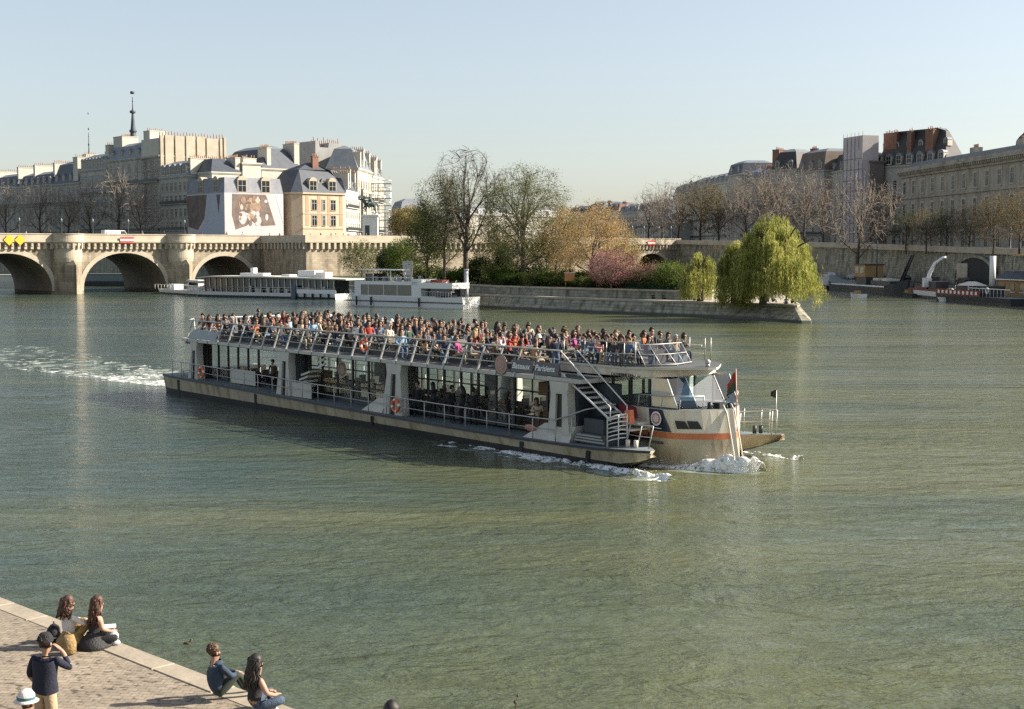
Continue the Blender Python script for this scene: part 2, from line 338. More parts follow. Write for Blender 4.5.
# ---------------- stone bridge ----------------
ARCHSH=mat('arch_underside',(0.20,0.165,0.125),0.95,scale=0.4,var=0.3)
RZ=RZB
def bridge(label,bays,t0,t1,piers,ztop,width,rng,name='stone_arch_bridge',skew=0):
    r=empty(name,(PF.x,PF.y,0),RZ,label,'bridge')
    # local: x=t, y=-s
    mb=MB(); mr=MB(); zt=ztop-1.45
    cuts=[t0]+[q for b in bays for q in (b[0],b[1])]+[t1]
    for i in range(0,len(cuts),2): mb.box(cuts[i],cuts[i+1],0,width,-1,zt)
    ring=[]
    for (a,b,zs,zc) in bays:
        mr=MB(); N=22; pts=[]
        for k in range(N+1):
            th=math.pi*k/N; x=(a+b)/2-(b-a)/2*math.cos(th); z=zs+(zc-zs)*math.sin(th)**0.9; pts.append((x,z))
        for k in range(N):
            (x0,z0),(x1,z1)=pts[k],pts[k+1]
            mb.quad((x0,0,z0),(x1,0,z1),(x1,0,zt),(x0,0,zt),0); mb.quad((x0,width,z0),(x1,width,z1),(x1,width,zt),(x0,width,zt),0)
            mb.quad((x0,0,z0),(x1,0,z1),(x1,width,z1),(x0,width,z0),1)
            cx,cz=(a+b)/2,zs
            def o(p,e): 
                d=Vector((p[0]-cx,(p[1]-cz)*1.2)); d.normalize(); return (p[0]+d.x*e,p[1]+d.y*e)
            q0,q1=o((x0,z0),0.95),o((x1,z1),0.95)
            mr.hexa([(x0,-0.12,z0),(x1,-0.12,z1),(x1,0.02,z1),(x0,0.02,z0),(q0[0],-0.12,min(q0[1],zt)),(q1[0],-0.12,min(q1[1],zt)),(q1[0],0.02,min(q1[1],zt)),(q0[0],0.02,min(q0[1],zt))])
        mr.build('arch_ring',STONE_L,r)
        if zs>-0.5:
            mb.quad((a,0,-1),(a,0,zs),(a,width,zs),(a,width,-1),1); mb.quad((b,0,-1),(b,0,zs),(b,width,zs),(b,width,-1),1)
    mb.quad((t0,0,zt),(t1,0,zt),(t1,width,zt),(t0,width,zt),2)
    mb.build('spandrel_wall',[STONE,ARCHSH,ASPH],r,fix=False)
    # cornice, corbels, parapet following the bastions
    mc=MB(); mc.box(t0,t1,-0.85,0.05,zt-0.32,zt+0.02); mc.box(t0,t1,-0.6,0.05,zt-0.55,zt-0.325); mc.build('cornice',STONE_L,r)
    mk=MB(); t=t0+0.5
    while t<t1-0.4:
        if all(abs(t-p)>3.4 for p in piers): mk.box(t-.27,t+.27,-0.62,0.0,zt-1.75,zt-0.56); mk.box(t-.2,t+.2,-0.75,-0.621,zt-1.15,zt-0.56)
        t+=1.32
    mk.build('corbel_row',STONE_L,r)
    mp=MB(); edges=sorted(piers); cur=t0
    for p in edges+[None]:
        e=t1 if p is None else p-3.3
        if e>cur: mp.box(cur,e,-0.62,-0.22,zt+0.021,ztop-.2); mp.box(cur,e,-0.72,-0.12,ztop-.2,ztop)
        cur=(p or 0)+3.3
    mp.box(t0,t1,width-.4,width,zt,ztop)
    mp.build('parapet',STONE_L,r)
    for p in piers:
        q=MB(); q.prism([(p-3.4,0.1),(p-3.0,0),(p,-4.5),(p+3.0,0),(p+3.4,0.1)],-1,5.9,0); 
        q.prism([(p-3.4,0.1),(p-3.0,0),(p,-4.5),(p+3.0,0),(p+3.4,0.1)],5.9,6.9,0,top=[(p-3.1,0.1),(p-2.8,0),(p,-3.2),(p+2.8,0),(p+3.1,0.1)])
        q.build('pier',STONE,r)
        q=MB(); prof=[(2.2,5.6),(2.75,6.6),(2.9,7.4),(2.9,zt-1.3),(3.15,zt-.9),(3.15,zt-0.5),(3.5,zt-.35),(3.5,zt+0.02),(3.3,zt+0.03),(3.3,ztop-.2),(3.42,ztop-.2),(3.42,ztop),(2.95,ztop),(2.95,zt+.02),(0,zt+.02)]
        q.lathe(prof,20,0,(p,-0.1),math.pi,2*math.pi,smooth=False)
        k=MB()
        for j in range(9):
            an=math.pi+math.pi*(j+.5)/9; cx,cy=p+3.05*math.cos(an),-0.1+3.05*math.sin(an)
            k.add([(cx+dx*math.cos(an)-dy*math.sin(an),cy+dx*math.sin(an)+dy*math.cos(an),z) for z in (zt-1.6,zt-.5) for dx,dy in ((-.25,-.2),(.3,-.2),(.3,.2),(-.25,.2))],[(0,3,2,1),(4,5,6,7),(0,1,5,4),(1,2,6,5),(2,3,7,6),(3,0,4,7)])
        b_=q.build('bastion',STONE_L,r); k.build('corbel',STONE_L,b_)
    return r
BR=bridge('long stone bridge with round arches, bastions and corbelled cornice at left',
       [(-46.7,-28.3,0.6,8.2),(-21.8,-3.3,0.6,8.35),(3.3,21.7,0.6,8.4),(28.2,43.2,0.6,7.7)],-70,45.0,[-50,-25,0,25],12.35,21,random.Random(1))
TE=139.0
BR2=bridge('short arm of the stone bridge behind the island garden',
       [(163.0,176.5,2.2,8.0)],TE,181,[],12.3,21,random.Random(2))
# terrace between both arms
tr=empty('bridge_terrace',(PF.x,PF.y,0),RZ,'high stone terrace wall between the two bridge arms, carrying the statue','terrace')
mb=MB(); mb.box(45.01,TE-.02,-19.2,21,-1,10.9); mb.build('retaining_wall',[STONE],tr)
mb=MB(); mb.box(44.9,TE,-19.9,-19.15,10.6,10.92); mb.box(44.4,45.0,-19.9,0,10.6,10.92); mb.build('cornice',STONE_L,tr)
mb=MB(); 
t=46
while t<TE-1: mb.box(t-.27,t+.27,-19.85,-19.2,9.2,10.59); t+=1.5
s=0.8
while s<19: mb.box(44.45,45.01,-s-.27,-s+.27,9.2,10.59); s+=1.5
mb.build('corbel_row',STONE_L,tr)
mb=MB(); mb.box(44.6,TE,-19.6,-19.2,10.921,12.2); mb.box(44.6,45.0,-19.2,-0.62,10.921,12.2); mb.build('parapet',STONE_L,tr)
# road signs for boats on the bridge
RED=mat('sign_red',(0.55,0.05,0.04),0.5,var=0.05); YEL=mat('sign_yellow',(0.80,0.42,0.02),0.5,var=0.05)
def bl(x,y,z): p=PF+B*x-A*y; return (p.x,p.y,z)
def noentry(t,label,zc=11.1,y=-0.95):
    mb=MB(); mb.box(-1.5,1.5,-.04,.04,-.62,.62); 
    o=mb.build('boat_traffic_sign',RED,None,bl(t,y,zc),RZ); tag(o,label,'sign')
    mb=MB(); mb.box(-1.5,1.5,-.055,-.042,-.2,.2); mb.build('white_bar',WHITE,o)
noentry(12.6,'red board with white bar hung over the second arch of the left bridge')
noentry(168.7,'red board with white bar hung over the arch behind the pink blossom',11.0)
for i,t in enumerate((-12.2,-10.0)):
    mb=MB(); mb.xz([(-1.1,0),(0,-1.1),(1.1,0),(0,1.1)],-.04,.04); o=mb.build('navigation_diamond',YEL,None,bl(t,-0.95,11.0),RZ)
    tag(o,['left one of two yellow diamond boards on the bridge parapet','right one of two yellow diamond boards on the bridge parapet'][i],'sign','yellow diamond boards')
# ---------------- buildings ----------------
def tu(u,s):
    lo,hi=-50.0,250.0
    for _ in range(60):
        m=(lo+hi)/2; x,y=bt(m,s)
        if 512+F*x/y<u: lo=m
        else: hi=m
    return lo

WINC={}
def win_mesh(w,h,style):
    k=(round(w,2),round(h,2),style)
    if k in WINC: return WINC[k]
    mb=MB(); fr=0.13
    if style=='plain':
        mb.box(-w/2-fr,w/2+fr,-.10,.0,h,h+.22,2); mb.box(-w/2-fr,w/2+fr,-.16,.0,-.14,0,2)
        mb.box(-w/2-fr,-w/2,-.08,0,0,h,2); mb.box(w/2,w/2+fr,-.08,0,0,h,2)
    elif style=='rail':
        mb.box(-w/2-fr,w/2+fr,-.12,.0,h,h+.2,2); mb.box(-w/2-.3,w/2+.3,-.42,0,-.16,0,2); mb.box(-w/2-.25,w/2+.25,-.40,-.37,0.01,.9,3)
    elif style=='shut':
        mb.box(-w*1.02,-w/2,-.06,0,0,h,4); mb.box(w/2,w*1.02,-.06,0,0,h,4); mb.box(-w/2-.1,w/2+.1,-.12,0,-.12,0,2)
    elif style=='quoin':
        mb.box(-w/2-.4,w/2+.4,-.12,0,h,h+.45,2); mb.box(-w/2-.4,w/2+.4,-.18,0,-.3,0,2); mb.box(-w/2-.4,-w/2,-.10,0,0,h,2); mb.box(w/2,w/2+.4,-.10,0,0,h,2)
    mb.box(-w/2,w/2,-.02,.02,0,h,0)
    for x in (-w/2+.04,0,w/2-.04): mb.box(x-.04,x+.04,-.05,-.021,0,h,1)
    mb.box(-w/2,w/2,-.052,-.022,h*.66,h*.66+.07,1)
    me=mb.mesh('window',[GLASSW,WHITEW,STONE_L if style!='dark' else HAUSS2,IRON,SHUT]); WINC[k]=me; return me
SHUT=mat('shutter_grey',(0.28,0.29,0.28),0.7,var=0.1)
DORC={}
def dormer_mesh(w,h,big=False):
    k=(w,h,big)
    if k in DORC: return DORC[k]
    mb=MB(); mb.box(-w/2,w/2,-.15,1.6,0,h,0); mb.xz([(-w/2-.12,h),(w/2+.12,h),(w/2*.6,h+w*.33),(0,h+w*.42),(-w/2*.6,h+w*.33)],-.22,1.6,0 if big else 1)
    mb.box(-w/2+.2,w/2-.2,-.17,-.151,.25,h-.1,2); mb.box(-.03,.03,-.19,-.171,.25,h-.1,3); mb.box(-w/2+.2,w/2-.2,-.191,-.172,h*.55,h*.55+.06,3)
    me=mb.mesh('dormer',[STONE_L if big else HAUSS3,ZINC,GLASSW,WHITEW]); DORC[k]=me; return me
def building(label,poly,z0,z1,fac,roof=None,wall=HAUSS,roofm=ZINC,chim=(),cat='building',name='apartment_building',rng=None,group=None,storey=3.1,lines=True,gz=0.3):
    """poly counter clockwise world xy; fac: list of (edge, cols, rows, w, h, zfirst, style, dormers)"""
    p0=poly[0]; r=empty(name,(p0[0],p0[1],z0),0,label,cat,group); rng=rng or random.Random(hash(label)&0xffff)
    P=[(p[0]-p0[0],p[1]-p0[1]) for p in poly]; H=z1-z0
    mb=MB(); mb.prism(P,0,H,0)
    if lines:
        mb.prism(inset(P,-.35),H-.35,H+.02,0); mb.prism(inset(P,-.2),H-.6,H-.352,0)
    mb.build('wall',wall,r)
    top=H
    ro=None
    if roof:
        kind,rh,ins=roof
        mb=MB()
        if kind=='mansard':
            q=inset(P,ins); mb.prism(P,H+.021,H+.021+rh,0,top=q); q2=inset(q,2.2); mb.prism(q,H+.022+rh,H+rh+1.0,1,top=q2); top=H+rh+.6
        elif kind=='hip':
            c=Vector((sum(p[0] for p in P)/len(P),sum(p[1] for p in P)/len(P)))
            q=[tuple(c+(Vector(p)-c)*ins) for p in P]; mb.prism(inset(P,-.4),H+.021,H+rh,0,top=q); top=H+rh*.6
        elif kind=='gable':   # ridge parallel to edge 0
            m0=((P[0][0]+P[3][0])/2,(P[0][1]+P[3][1])/2); m1=((P[1][0]+P[2][0])/2,(P[1][1]+P[2][1])/2)
            e=0.3
            vs=[(*P[0],H+.021),(*P[1],H+.021),(*P[2],H+.021),(*P[3],H+.021),(*m0,H+rh),(*m1,H+rh)]
            mb.add(vs,[(0,1,5,4),(2,3,4,5),(0,4,3),(1,2,5),(0,3,2,1)]); top=H+rh*.6
        ro=mb.build('roof',[roofm,ZINC],r)
    # windows
    n=len(P)
    for (e,cols,rows,ww,wh,zf,style,dorm) in fac:
        a=Vector(P[e]); b=Vector(P[(e+1)%n]); d=b-a; L=d.length; d.normalize(); rz=math.atan2(d.y,d.x); nr=Vector((d.y,-d.x))
        me=win_mesh(ww,wh,style)
        band=MB(); any_=False
        for j in range(rows):
            z=zf+j*storey
            if z+wh>H-.5: break
            if j>0 and lines:
                e0=a+nr*0.0; q0=a+d*0.05; q1=b-d*0.05
                band.hexa([(*(q0),z-.42),(*(q0+nr*.1),z-.42),(*(q1+nr*.1),z-.42),(*(q1),z-.42),(*(q0),z-.25),(*(q0+nr*.1),z-.25),(*(q1+nr*.1),z-.25),(*(q1),z-.25)]); any_=True
            for i in range(cols):
                c=a+d*(L*(i+.5)/cols)+nr*.005
                o=link('window',me,r,(c.x,c.y,z),rz)
        if any_: band.build('string_course',wall,r)
        if cols>=4 and rows>=5 and style!='quoin':
            for j in (1,rows-2):
                z=zf+j*storey-.1
                if z+wh>H-.5: continue
                q0=a+d*.4; q1=b-d*.4; bm_b=MB()
                bm_b.hexa([(*q0,z-.15),(*(q0+nr*.6),z-.15),(*(q1+nr*.6),z-.15),(*q1,z-.15),(*q0,z),(*(q0+nr*.6),z),(*(q1+nr*.6),z),(*q1,z)],0)
                bm_b.hexa([(*(q0+nr*.55),z),(*(q0+nr*.58),z),(*(q1+nr*.58),z),(*(q1+nr*.55),z),(*(q0+nr*.55),z+.85),(*(q0+nr*.58),z+.85),(*(q1+nr*.58),z+.85),(*(q1+nr*.55),z+.85)],1)
                bm_b.build('balcony',[wall,IRON],r)
        if dorm and roof:
            nd,dw,dh,inn=dorm; dm=dormer_mesh(dw,dh,style=='quoin')
            for i in range(nd):
                c=a+d*(L*(i+.5)/nd)-nr*inn; link('dormer',dm,r,(c.x,c.y,H+gz),rz)
    for (e,fr,back,w,t,h,zb) in chim:
        a=Vector(P[e]); b=Vector(P[(e+1)%n]); d=(b-a); L=d.length; d.normalize(); nr=Vector((d.y,-d.x)); rz=math.atan2(d.y,d.x)
        c=a+d*L*fr-nr*back
        mb=MB(); mb.box(-w/2,w/2,-t/2,t/2,0,h,0); mb.box(-w/2-.1,w/2+.1,-t/2-.1,t/2+.1,h,h+.2,0)
        k=max(1,int(max(w,t)/.6))
        for i in range(k):
            x,y=((-w/2+w*(i+.5)/k),0) if w>=t else (0,-t/2+t*(i+.5)/k)
            mb.cyl(x,y,h+.2,h+.2+rng.uniform(.5,.9),.13,6,1)
        mb.build('chimney',[HAUSS3 if zb>=0 else BRICKR,POTS],ro or r,(c.x,c.y,H+abs(zb)),rz)
    return r
def lines_pt(u,D): x,y=uD(u,D); return Vector((x,y))
def rect_on(p0,p1,depth):   # p0->p1 left to right seen from the river; returns ccw poly, edge 0 is the front
    p0=Vector(p0);p1=Vector(p1); d=(p1-p0).normalized(); nb=Vector((-d.y,d.x))
    return [tuple(p0),tuple(p1),tuple(p1+nb*depth),tuple(p0+nb*depth)]
# --- Cite quay facades: line t=58 going upstream. s negative. left end = far
def cz(v,s,t=58): 
    y=bt(t,s)[1]; return HC+(250-v)/F*y
def su(u,t=58):
    lo,hi=-420.0,-20.0
    for _ in range(60):
        m=(lo+hi)/2; x,y=bt(t,m)
        if 512+F*x/y<u: lo=m
        else: hi=m
    return lo
def cite_house(label,u0,u1,vtop,rows,cols,roof,wall,chim=(),dorm=None,ww=1.35,wh=2.1,style='plain',depth=14,storey=None,roofm=ZINC):
    s0,s1=su(u0),su(u1); p0=bt(58,s0); p1=bt(58,s1); poly=rect_on(p0,p1,depth)
    z1=cz(vtop,(s0+s1)/2); st=storey or (z1-9.6-1.6)/rows
    return building(label,poly,9.6,z1,[(0,cols,rows,ww,min(wh,st-.8),1.3,style,dorm),(1,2,0,1,1.8,1.5,'plain',None)],roof,wall,roofm,chim,storey=st)
cite_house('narrow far left quay house with slate roof, cut by the picture edge',-16,20,188,6,7,('mansard',3.4,1.6),HAUSS2,[(0,.95,5,1.2,8,5,1),(0,.4,5,1.2,7,4.5,1)],(6,1.3,1.7,.3),roofm=SLATE)
cite_house('grey quay house with two pale chimney walls, second from left',20.3,55,186,6,8,('mansard',3.4,1.6),HAUSS,[(0,.42,6,1.4,10,6,0.5),(0,.93,6,1.4,9,6,0.5)],(6,1.3,1.7,.3),roofm=SLATE)
cite_house('quay house with dark irregular roof behind the bare trees',55.3,83,184,6,6,('mansard',6.0,1.8),HAUSS2,[(0,.85,2.4,3.5,5,7,0.5),(0,.5,8,3,4,8.5,.5)],(4,1.5,2.2,.4),roofm=SLATE)
cite_house('quay house with wide glazed zinc attic, left of the tallest block',83.3,110,170,6,7,('mansard',3.6,1.0),HAUSS,[(0,.3,8,3,4,5,0.5),(0,.95,4,2.2,7,6,0.5)],(8,1.9,2.4,.3),style='shut')
hb=cite_house('tallest quay house with two rows of attic windows and chimney blocks',110.3,162,159,7,8,('mansard',3.6,1.2),HAUSS,[(0,.12,4,6,5,6.5,0.2),(0,.62,5,4,5,6.3,1)],(6,1.5,2.0,.3),depth=16)
# party wall with tall flues at its right end
s1=su(162); p=Vector(bt(58,s1)); 
pw=empty('chimney_wall_building',(p.x,p.y,9.6),RZB,'tall sunlit blank gable with rows of flat chimney flues above the quay','building')
mb=MB(); zt=cz(139,s1)-9.6; WPW=tu(229,s1)-58; mb.box(0.0,WPW,0.3,11,0,zt,0); mb.build('wall',HAUSS3,pw)
mb=MB(); x=0.15; rg=random.Random(3)
for k,wd in enumerate((1.7,3.6,3.9,3.9,3.6,4.9,1.5,1.4)):
    wd*=WPW/24.6
    mb.box(x,x+wd-.5,-.55,.302,8,zt+rg.uniform(.5,1.1)); x+=wd
mb.build('chimney_flue',STONE_L,pw)
mb=MB()
for k in range(22): mb.cyl(.5+k*WPW/22.6,.6,zt,zt+1.1+rg.uniform(.3,1.0),.14,6)
mb.build('chimney_pot',POTS,pw)
# lower house under it, with blue glazed attic
cite_house('narrow quay house with blue glazed attic beside the scaffold wrap',162.6,189,177,5,6,('mansard',3.2,.8),HAUSS2,[(0,.97,7,1.4,12,4.2,0.2)],(5,2.2,2.1,.15),depth=17)
# white gable and slate roof behind the wrap
sA=su(200); pA=Vector(bt(60,sA)); poly=[bt(61,sA+2),bt(69,sA+2),bt(69,sA-12),bt(61,sA-12)]
building('low house with white gable and steep slate roof behind the advertising wrap',poly,9.6,cz(172,sA),[],('hip',3.6,.45),HAUSS3,SLATE,[(0,.98,3,1.4,5,3.6,0.2)])
poly=[bt(70,sA+2),bt(75.5,sA+2),bt(75.5,sA-9),bt(70,sA-9)]
building('cream house block with flat chimney tops between wrap and pavilion',poly,9.6,cz(164,sA,73),[],None,HAUSS3,ZINC,[(0,.3,2,2.2,3,1.0,0.1),(0,.75,2,1.6,1.2,1.0,.1)])
# --- scaffold wrap house on the corner of the quay
WRAPM=[mat('printed_wrap_grey',(0.42,0.44,0.49),0.8,var=0.06,scale=.3),mat('wrap_brown',(0.17,0.125,0.105),0.85,scale=.5,var=.4),mat('wrap_pink',(0.50,0.455,0.455),0.8,scale=.25,var=.1),mat('wrap_roof_print',(0.235,0.24,0.265),0.85,scale=.5,var=.2),mat('wrap_stone_print',(0.46,0.40,0.33),0.85,scale=.5,var=.1),mat('wrap_amber',(0.33,0.22,0.15),0.85,scale=.9,var=.5)]
sw=su(226); pc=bt(58,sw); x1w=0
wr=empty('scaffold_wrap',(pc[0],pc[1],9.6),RZB,'building wrapped in printed advertising sheets with painted dormers above','building')
LW=tu(284.5,sw)-58; LS=sw-su(188)   # right face length, left face length
D=pc[1]; zz=lambda v:(HC+(250-v)/F*D)-9.6
h1=zz(193); h2=zz(177.5)
mb=MB(); mb.box(0,LW,0,LS,0,h1,0); mb.prism([(0,0),(LW,0),(LW,LS),(0,LS)],h1,h2,1,top=[(.5,.8),(LW-.5,.8),(LW-.5,LS),(.6,LS)]); mb.build('wrap_sheet',[WRAPM[2],WRAPM[3]],wr)
def blob(cx,cz_,rx,rz_,n,rng,sq=1.0): 
    return [(cx+rx*math.cos(2*math.pi*i/n)*rng.uniform(.82,1.1),cz_+rz_*math.sin(2*math.pi*i/n)*rng.uniform(.85,1.08)) for i in range(n)]
rg=random.Random(11)
mb=MB()   # abstract sheet design, right face
mb.xz([(LW*.13,h1*.98),(LW*.70,h1*.98),(LW*.86,h1*.42),(LW*.62,h1*.40),(LW*.5,h1*.52),(LW*.36,h1*.40),(LW*.18,h1*.33),(LW*.12,h1*.6)],-.03,0.01,0)
mb.xz(blob(LW*.3,h1*.55,LW*.08,h1*.12,11,rg),-.05,-.031,2); mb.xz(blob(LW*.56,h1*.5,LW*.06,h1*.1,11,rg),-.05,-.031,2)
mb.xz(blob(LW*.47,h1*.75,LW*.13,h1*.17,13,rg),-.045,-.031,1)
mb.xz([(0.0,h1*.0),(LW,0),(LW,h1*.17),(LW*.6,h1*.21),(0,h1*.15)],-.03,.01,3)
mb.xz([(LW*.86,h1*.98),(LW*.99,h1*.98),(LW*.99,h1*.45)],-.03,.01,4)
for k in range(26):
    cx,cz_=LW*rg.uniform(.2,.72),h1*rg.uniform(.45,.92); mb.xz(blob(cx,cz_,LW*rg.uniform(.01,.045),h1*rg.uniform(.02,.07),8,rg),-.062-k*.001,-.046,rg.choice([0,0,1,3,2]))
for k in range(8): x=LW*(.08+.11*k); mb.xz(blob(x,h1*.09,LW*.035,h1*.035,8,rg),-.045,-.031,rg.choice([3,4,0]))
mb.build('printed_picture',[WRAPM[1],WRAPM[5],WRAPM[2],WRAPM[4],WRAPM[0]],wr)
mb=MB()   # left face (x=0 side), y runs back
mb.yz([(LS*.45,h1*.98),(LS*.98,h1*.98),(LS*.95,h1*.4),(LS*.7,h1*.33),(LS*.52,h1*.55)],-.03,.01,0)
mb.yz([(0.02,h1*.99),(LS*.42,h1*.99),(LS*.5,h1*.5),(LS*.75,h1*.2),(LS*.98,h1*.1),(LS*.98,0),(0.02,0)],-.025,.01,1)
mb.yz([(LS*.1,h1*.97),(LS*.2,h1*.97),(LS*.15,h1*.6)],-.04,-.026,0)
mb.build('printed_picture',[WRAPM[1],WRAPM[0]],wr)
dm=dormer_mesh(2.6,3.2,True)
for x in (LW*.30,LW*.70): link('dormer',dm,wr,(x,.15,h1+.1),0)
for y in (LS*.22,LS*.62): link('dormer',dm,wr,(.12,y,h1+.1),-math.pi/2)
# --- pavilion of brick and stone and the houses behind it
BRP=mat('pavilion_brick',(0.46,0.30,0.19),0.9,scale=.8,var=.15)
sp=sw+2; ta=tu(295.5,sp); tb=tu(349,sp); P0=Vector(bt(ta,sp)); P1=Vector(bt(tb,sp)); Lp=tb-ta; Dp=(P0.y+P1.y)/2
zp=lambda v:HC+(250-v)/F*Dp
hp=zp(193.5)-9.6
poly=[bt(ta,sp-1.5),bt(ta+2.5,sp),bt(tb-1.5,sp),bt(tb,sp-1.5),bt(tb,sp-15),bt(ta,sp-15)]
pav=empty('corner_pavilion',(poly[0][0],poly[0][1],9.6),0,'sunlit brick and stone corner pavilion with slate roof behind the terrace','building')
PP=[(p[0]-poly[0][0],p[1]-poly[0][1]) for p in poly]
mb=MB(); mb.prism(PP,0,hp); mb.prism(inset(PP,-.4),hp-.35,hp+.02); mb.build('wall',mat('pavilion_stone',(0.56,0.44,0.31),0.9,scale=.4,var=.1),pav)
q=inset(PP,3.6); mb=MB(); mb.prism(inset(PP,-.3),hp+.021,hp+6.2,0,top=q); c=[tuple(Vector((sum(a[0] for a in q)/len(q),sum(a[1] for a in q)/len(q)))+(Vector(a)-Vector((sum(a[0] for a in q)/len(q),sum(a[1] for a in q)/len(q))))*.15) for a in q]; mb.prism(q,hp+6.2,hp+8.2,0,top=c); prf=mb.build('roof',SLATE,pav)
dvec=Vector((B.x,B.y)); f0=Vector(PP[1]); nrm=Vector((A.x,A.y)); Lf=(Vector(PP[2])-f0).length
for i,fx in enumerate((.17,.5,.83)):
    for zf in (zp(226)-9.6,zp(210.5)-9.6):
        c=f0+dvec*Lf*(0.16+.70*fx)+nrm*.01
        link('window',win_mesh(1.6 if i!=1 else .9,zp(214)-zp(224),'plain'),pav,(c.x,c.y,zf),RZB)
mb=MB()
def strip(x0,x1,z0,z1,e=.05):
    a=f0+dvec*x0; b=f0+dvec*x1; mb.hexa([(*a,z0),(*(a+nrm*e),z0),(*(b+nrm*e),z0),(*b,z0),(*a,z1),(*(a+nrm*e),z1),(*(b+nrm*e),z1),(*b,z1)])
for x0 in (.07,.36,.60,.90): strip(Lf*x0,Lf*x0+.95,zp(226)-9.6,hp-.4)
mb.build('brick_pier',BRP,pav)
mb=MB(); strip(0,Lf,zp(213)-10.0,zp(213)-9.7,.1); strip(0,Lf,zp(228)-9.9,zp(228)-9.6,.12); mb.build('string_course',STONE_L,pav)
for fx in (.27,.74):
    c=f0+dvec*Lf*fx-nrm*.3; link('dormer',dormer_mesh(2.4,3.0,True),pav,(c.x,c.y,hp+.1),RZB)
for fx in (.42,.58):
    c=f0+dvec*Lf*fx-nrm*1.5; link('dormer',dormer_mesh(1.1,1.3,False),pav,(c.x,c.y,hp+2.2),RZB)
c=f0+dvec*Lf*.52-nrm*4.5; mb=MB(); mb.box(-.9,.9,-.5,.5,0,5.2,0); mb.box(-1,1,-.6,.6,5.2,5.45,0)
for k in range(3): mb.cyl(-.6+k*.6,0,5.4,6.1,.14,6,1)
mb.build('chimney',[BRICKR,POTS],prf,(c.x,c.y,hp+4.5),RZB)
# tall left neighbour with shaded flank
poly=[bt(ta-.6,sp-4),bt(ta+9,sp-15.2),bt(ta+9,sp-34),bt(ta-.6,sp-34)]
poly=[bt(ta-.8,sp-15.3),bt(ta+12,sp-15.3),bt(ta+12,sp-40),bt(ta-.8,sp-40)]
building('tall narrow house with shaded flank and sloping slate roof behind the pavilion',poly,9.6,HC+(250-172)/F*(Dp+22),[(3,4,5,1.1,1.9,2,'plain',None),(0,2,5,1.1,1.8,2,'plain',None)],('mansard',5.5,3.5),HAUSS3,SLATE,[(0,.2,3,1.2,5,5,0.5),(0,.9,4,1.6,6,6.5,0.5)],storey=3.4)
# big grey party wall of chimneys
Dw=Dp+34; mbx=empty('grey_gable_building',(*uD(317,Dw),9.6),RZB,'bulky grey building with stepped blank gable and chimneys above the pavilion','building')
sc=lambda px:px/F*Dw
hz=HC+(250-146)/F*Dw-9.6
mb=MB(); mb.xz([(0,0),(sc(38),0),(sc(38),hz-3),(sc(37),hz-.5),(sc(33),hz+.6),(sc(16),hz+.8),(sc(15),hz-.6),(sc(5),hz-.6),(sc(4),hz+1.2),(0,hz+1.2)],0,9); mb.build('wall',mat('grey_render',(0.30,0.30,0.29),.95,scale=.3,var=.15),mbx)
mb=MB(); rg=random.Random(8)
for k in range(14): mb.cyl(sc(2+k*2.4),3,hz+.0,hz+rg.uniform(1.4,2.6),.15,6)
mb.build('chimney_pot',POTS,mbx)
mb=MB(); mb.xz([(sc(14),0),(sc(47),0),(sc(47),hz-8),(sc(40),hz-4.5),(sc(30),hz-4)],-3,-.01); mb.build('slate_slope',SLATE,mbx)
# white houses on the far side quay, seen obliquely
DW=Vector(bt(tb+0.5,sp-2)); 
prev=DW; ang=0.025
hs_=[('white sunlit oblique house next to the pavilion with small dark windows',20,192,5,HAUSS3),('tall pale oblique house with stepped slate top left of the scaffolding',24,171,6,HAUSS),('cream oblique house ending in front of the scaffolding tower',18,178,6,HAUSS3)]
WHR=mat('white_render',(0.66,0.62,0.55),.9,scale=.3,var=.12)
for i,(lb,ln,v,rows,wm) in enumerate(hs_):
    nx=prev+Vector((0.055+0.02*i,1)).normalized()*ln
    poly=[tuple(prev),tuple(nx),tuple(nx+Vector((-9,0))),tuple(prev+Vector((-9,0)))]
    Dm=(prev.y+nx.y)/2
    building(lb,poly,9.6,HC+(250-v)/F*Dm,[(0,6,rows,1.1,1.9,1.8,'shut' if i==0 else 'plain',(4,1.4,1.9,.4))],('mansard',4.5 if i!=1 else 5.5,2.0),WHR if i==0 else wm,SLATE if i==0 else ZINC,[(0,.1,2,1.3,5,4,0.4),(0,.55,3,1.3,5,5.5,0.4),(0,.95,3,1.3,5,5,.4)])
    prev=nx
# scaffolding tower
Ds=405; xs=uD(373,Ds)[0]; wS=(391-373)/F*Ds; hS=HC+(250-180)/F*Ds-9.6
sf=empty('scaffold_tower',(xs,Ds,9.6),0,'open scaffolding tower with many decks right of the statue','scaffold')
mb=MB()
for i in range(4):
    for y in (0,3): mb.cyl(i*wS/3,y,0,hS+1,.09,5)
mb.build('upright',STEEL,sf)
k=0;z=1.6
md=MB(); mg=MB()
while z<hS:
    md.box(-.3,wS+.3,-.2,3.2,z,z+.14); mg.tube([(-.2,-.1,z+1.0),(wS+.2,-.1,z+1.0)],.06,4); z+=2.1
md.build('deck',mat('scaffold_board',(.24,.2,.16),.9),sf); mg.build('guard_rail',STEEL,sf)
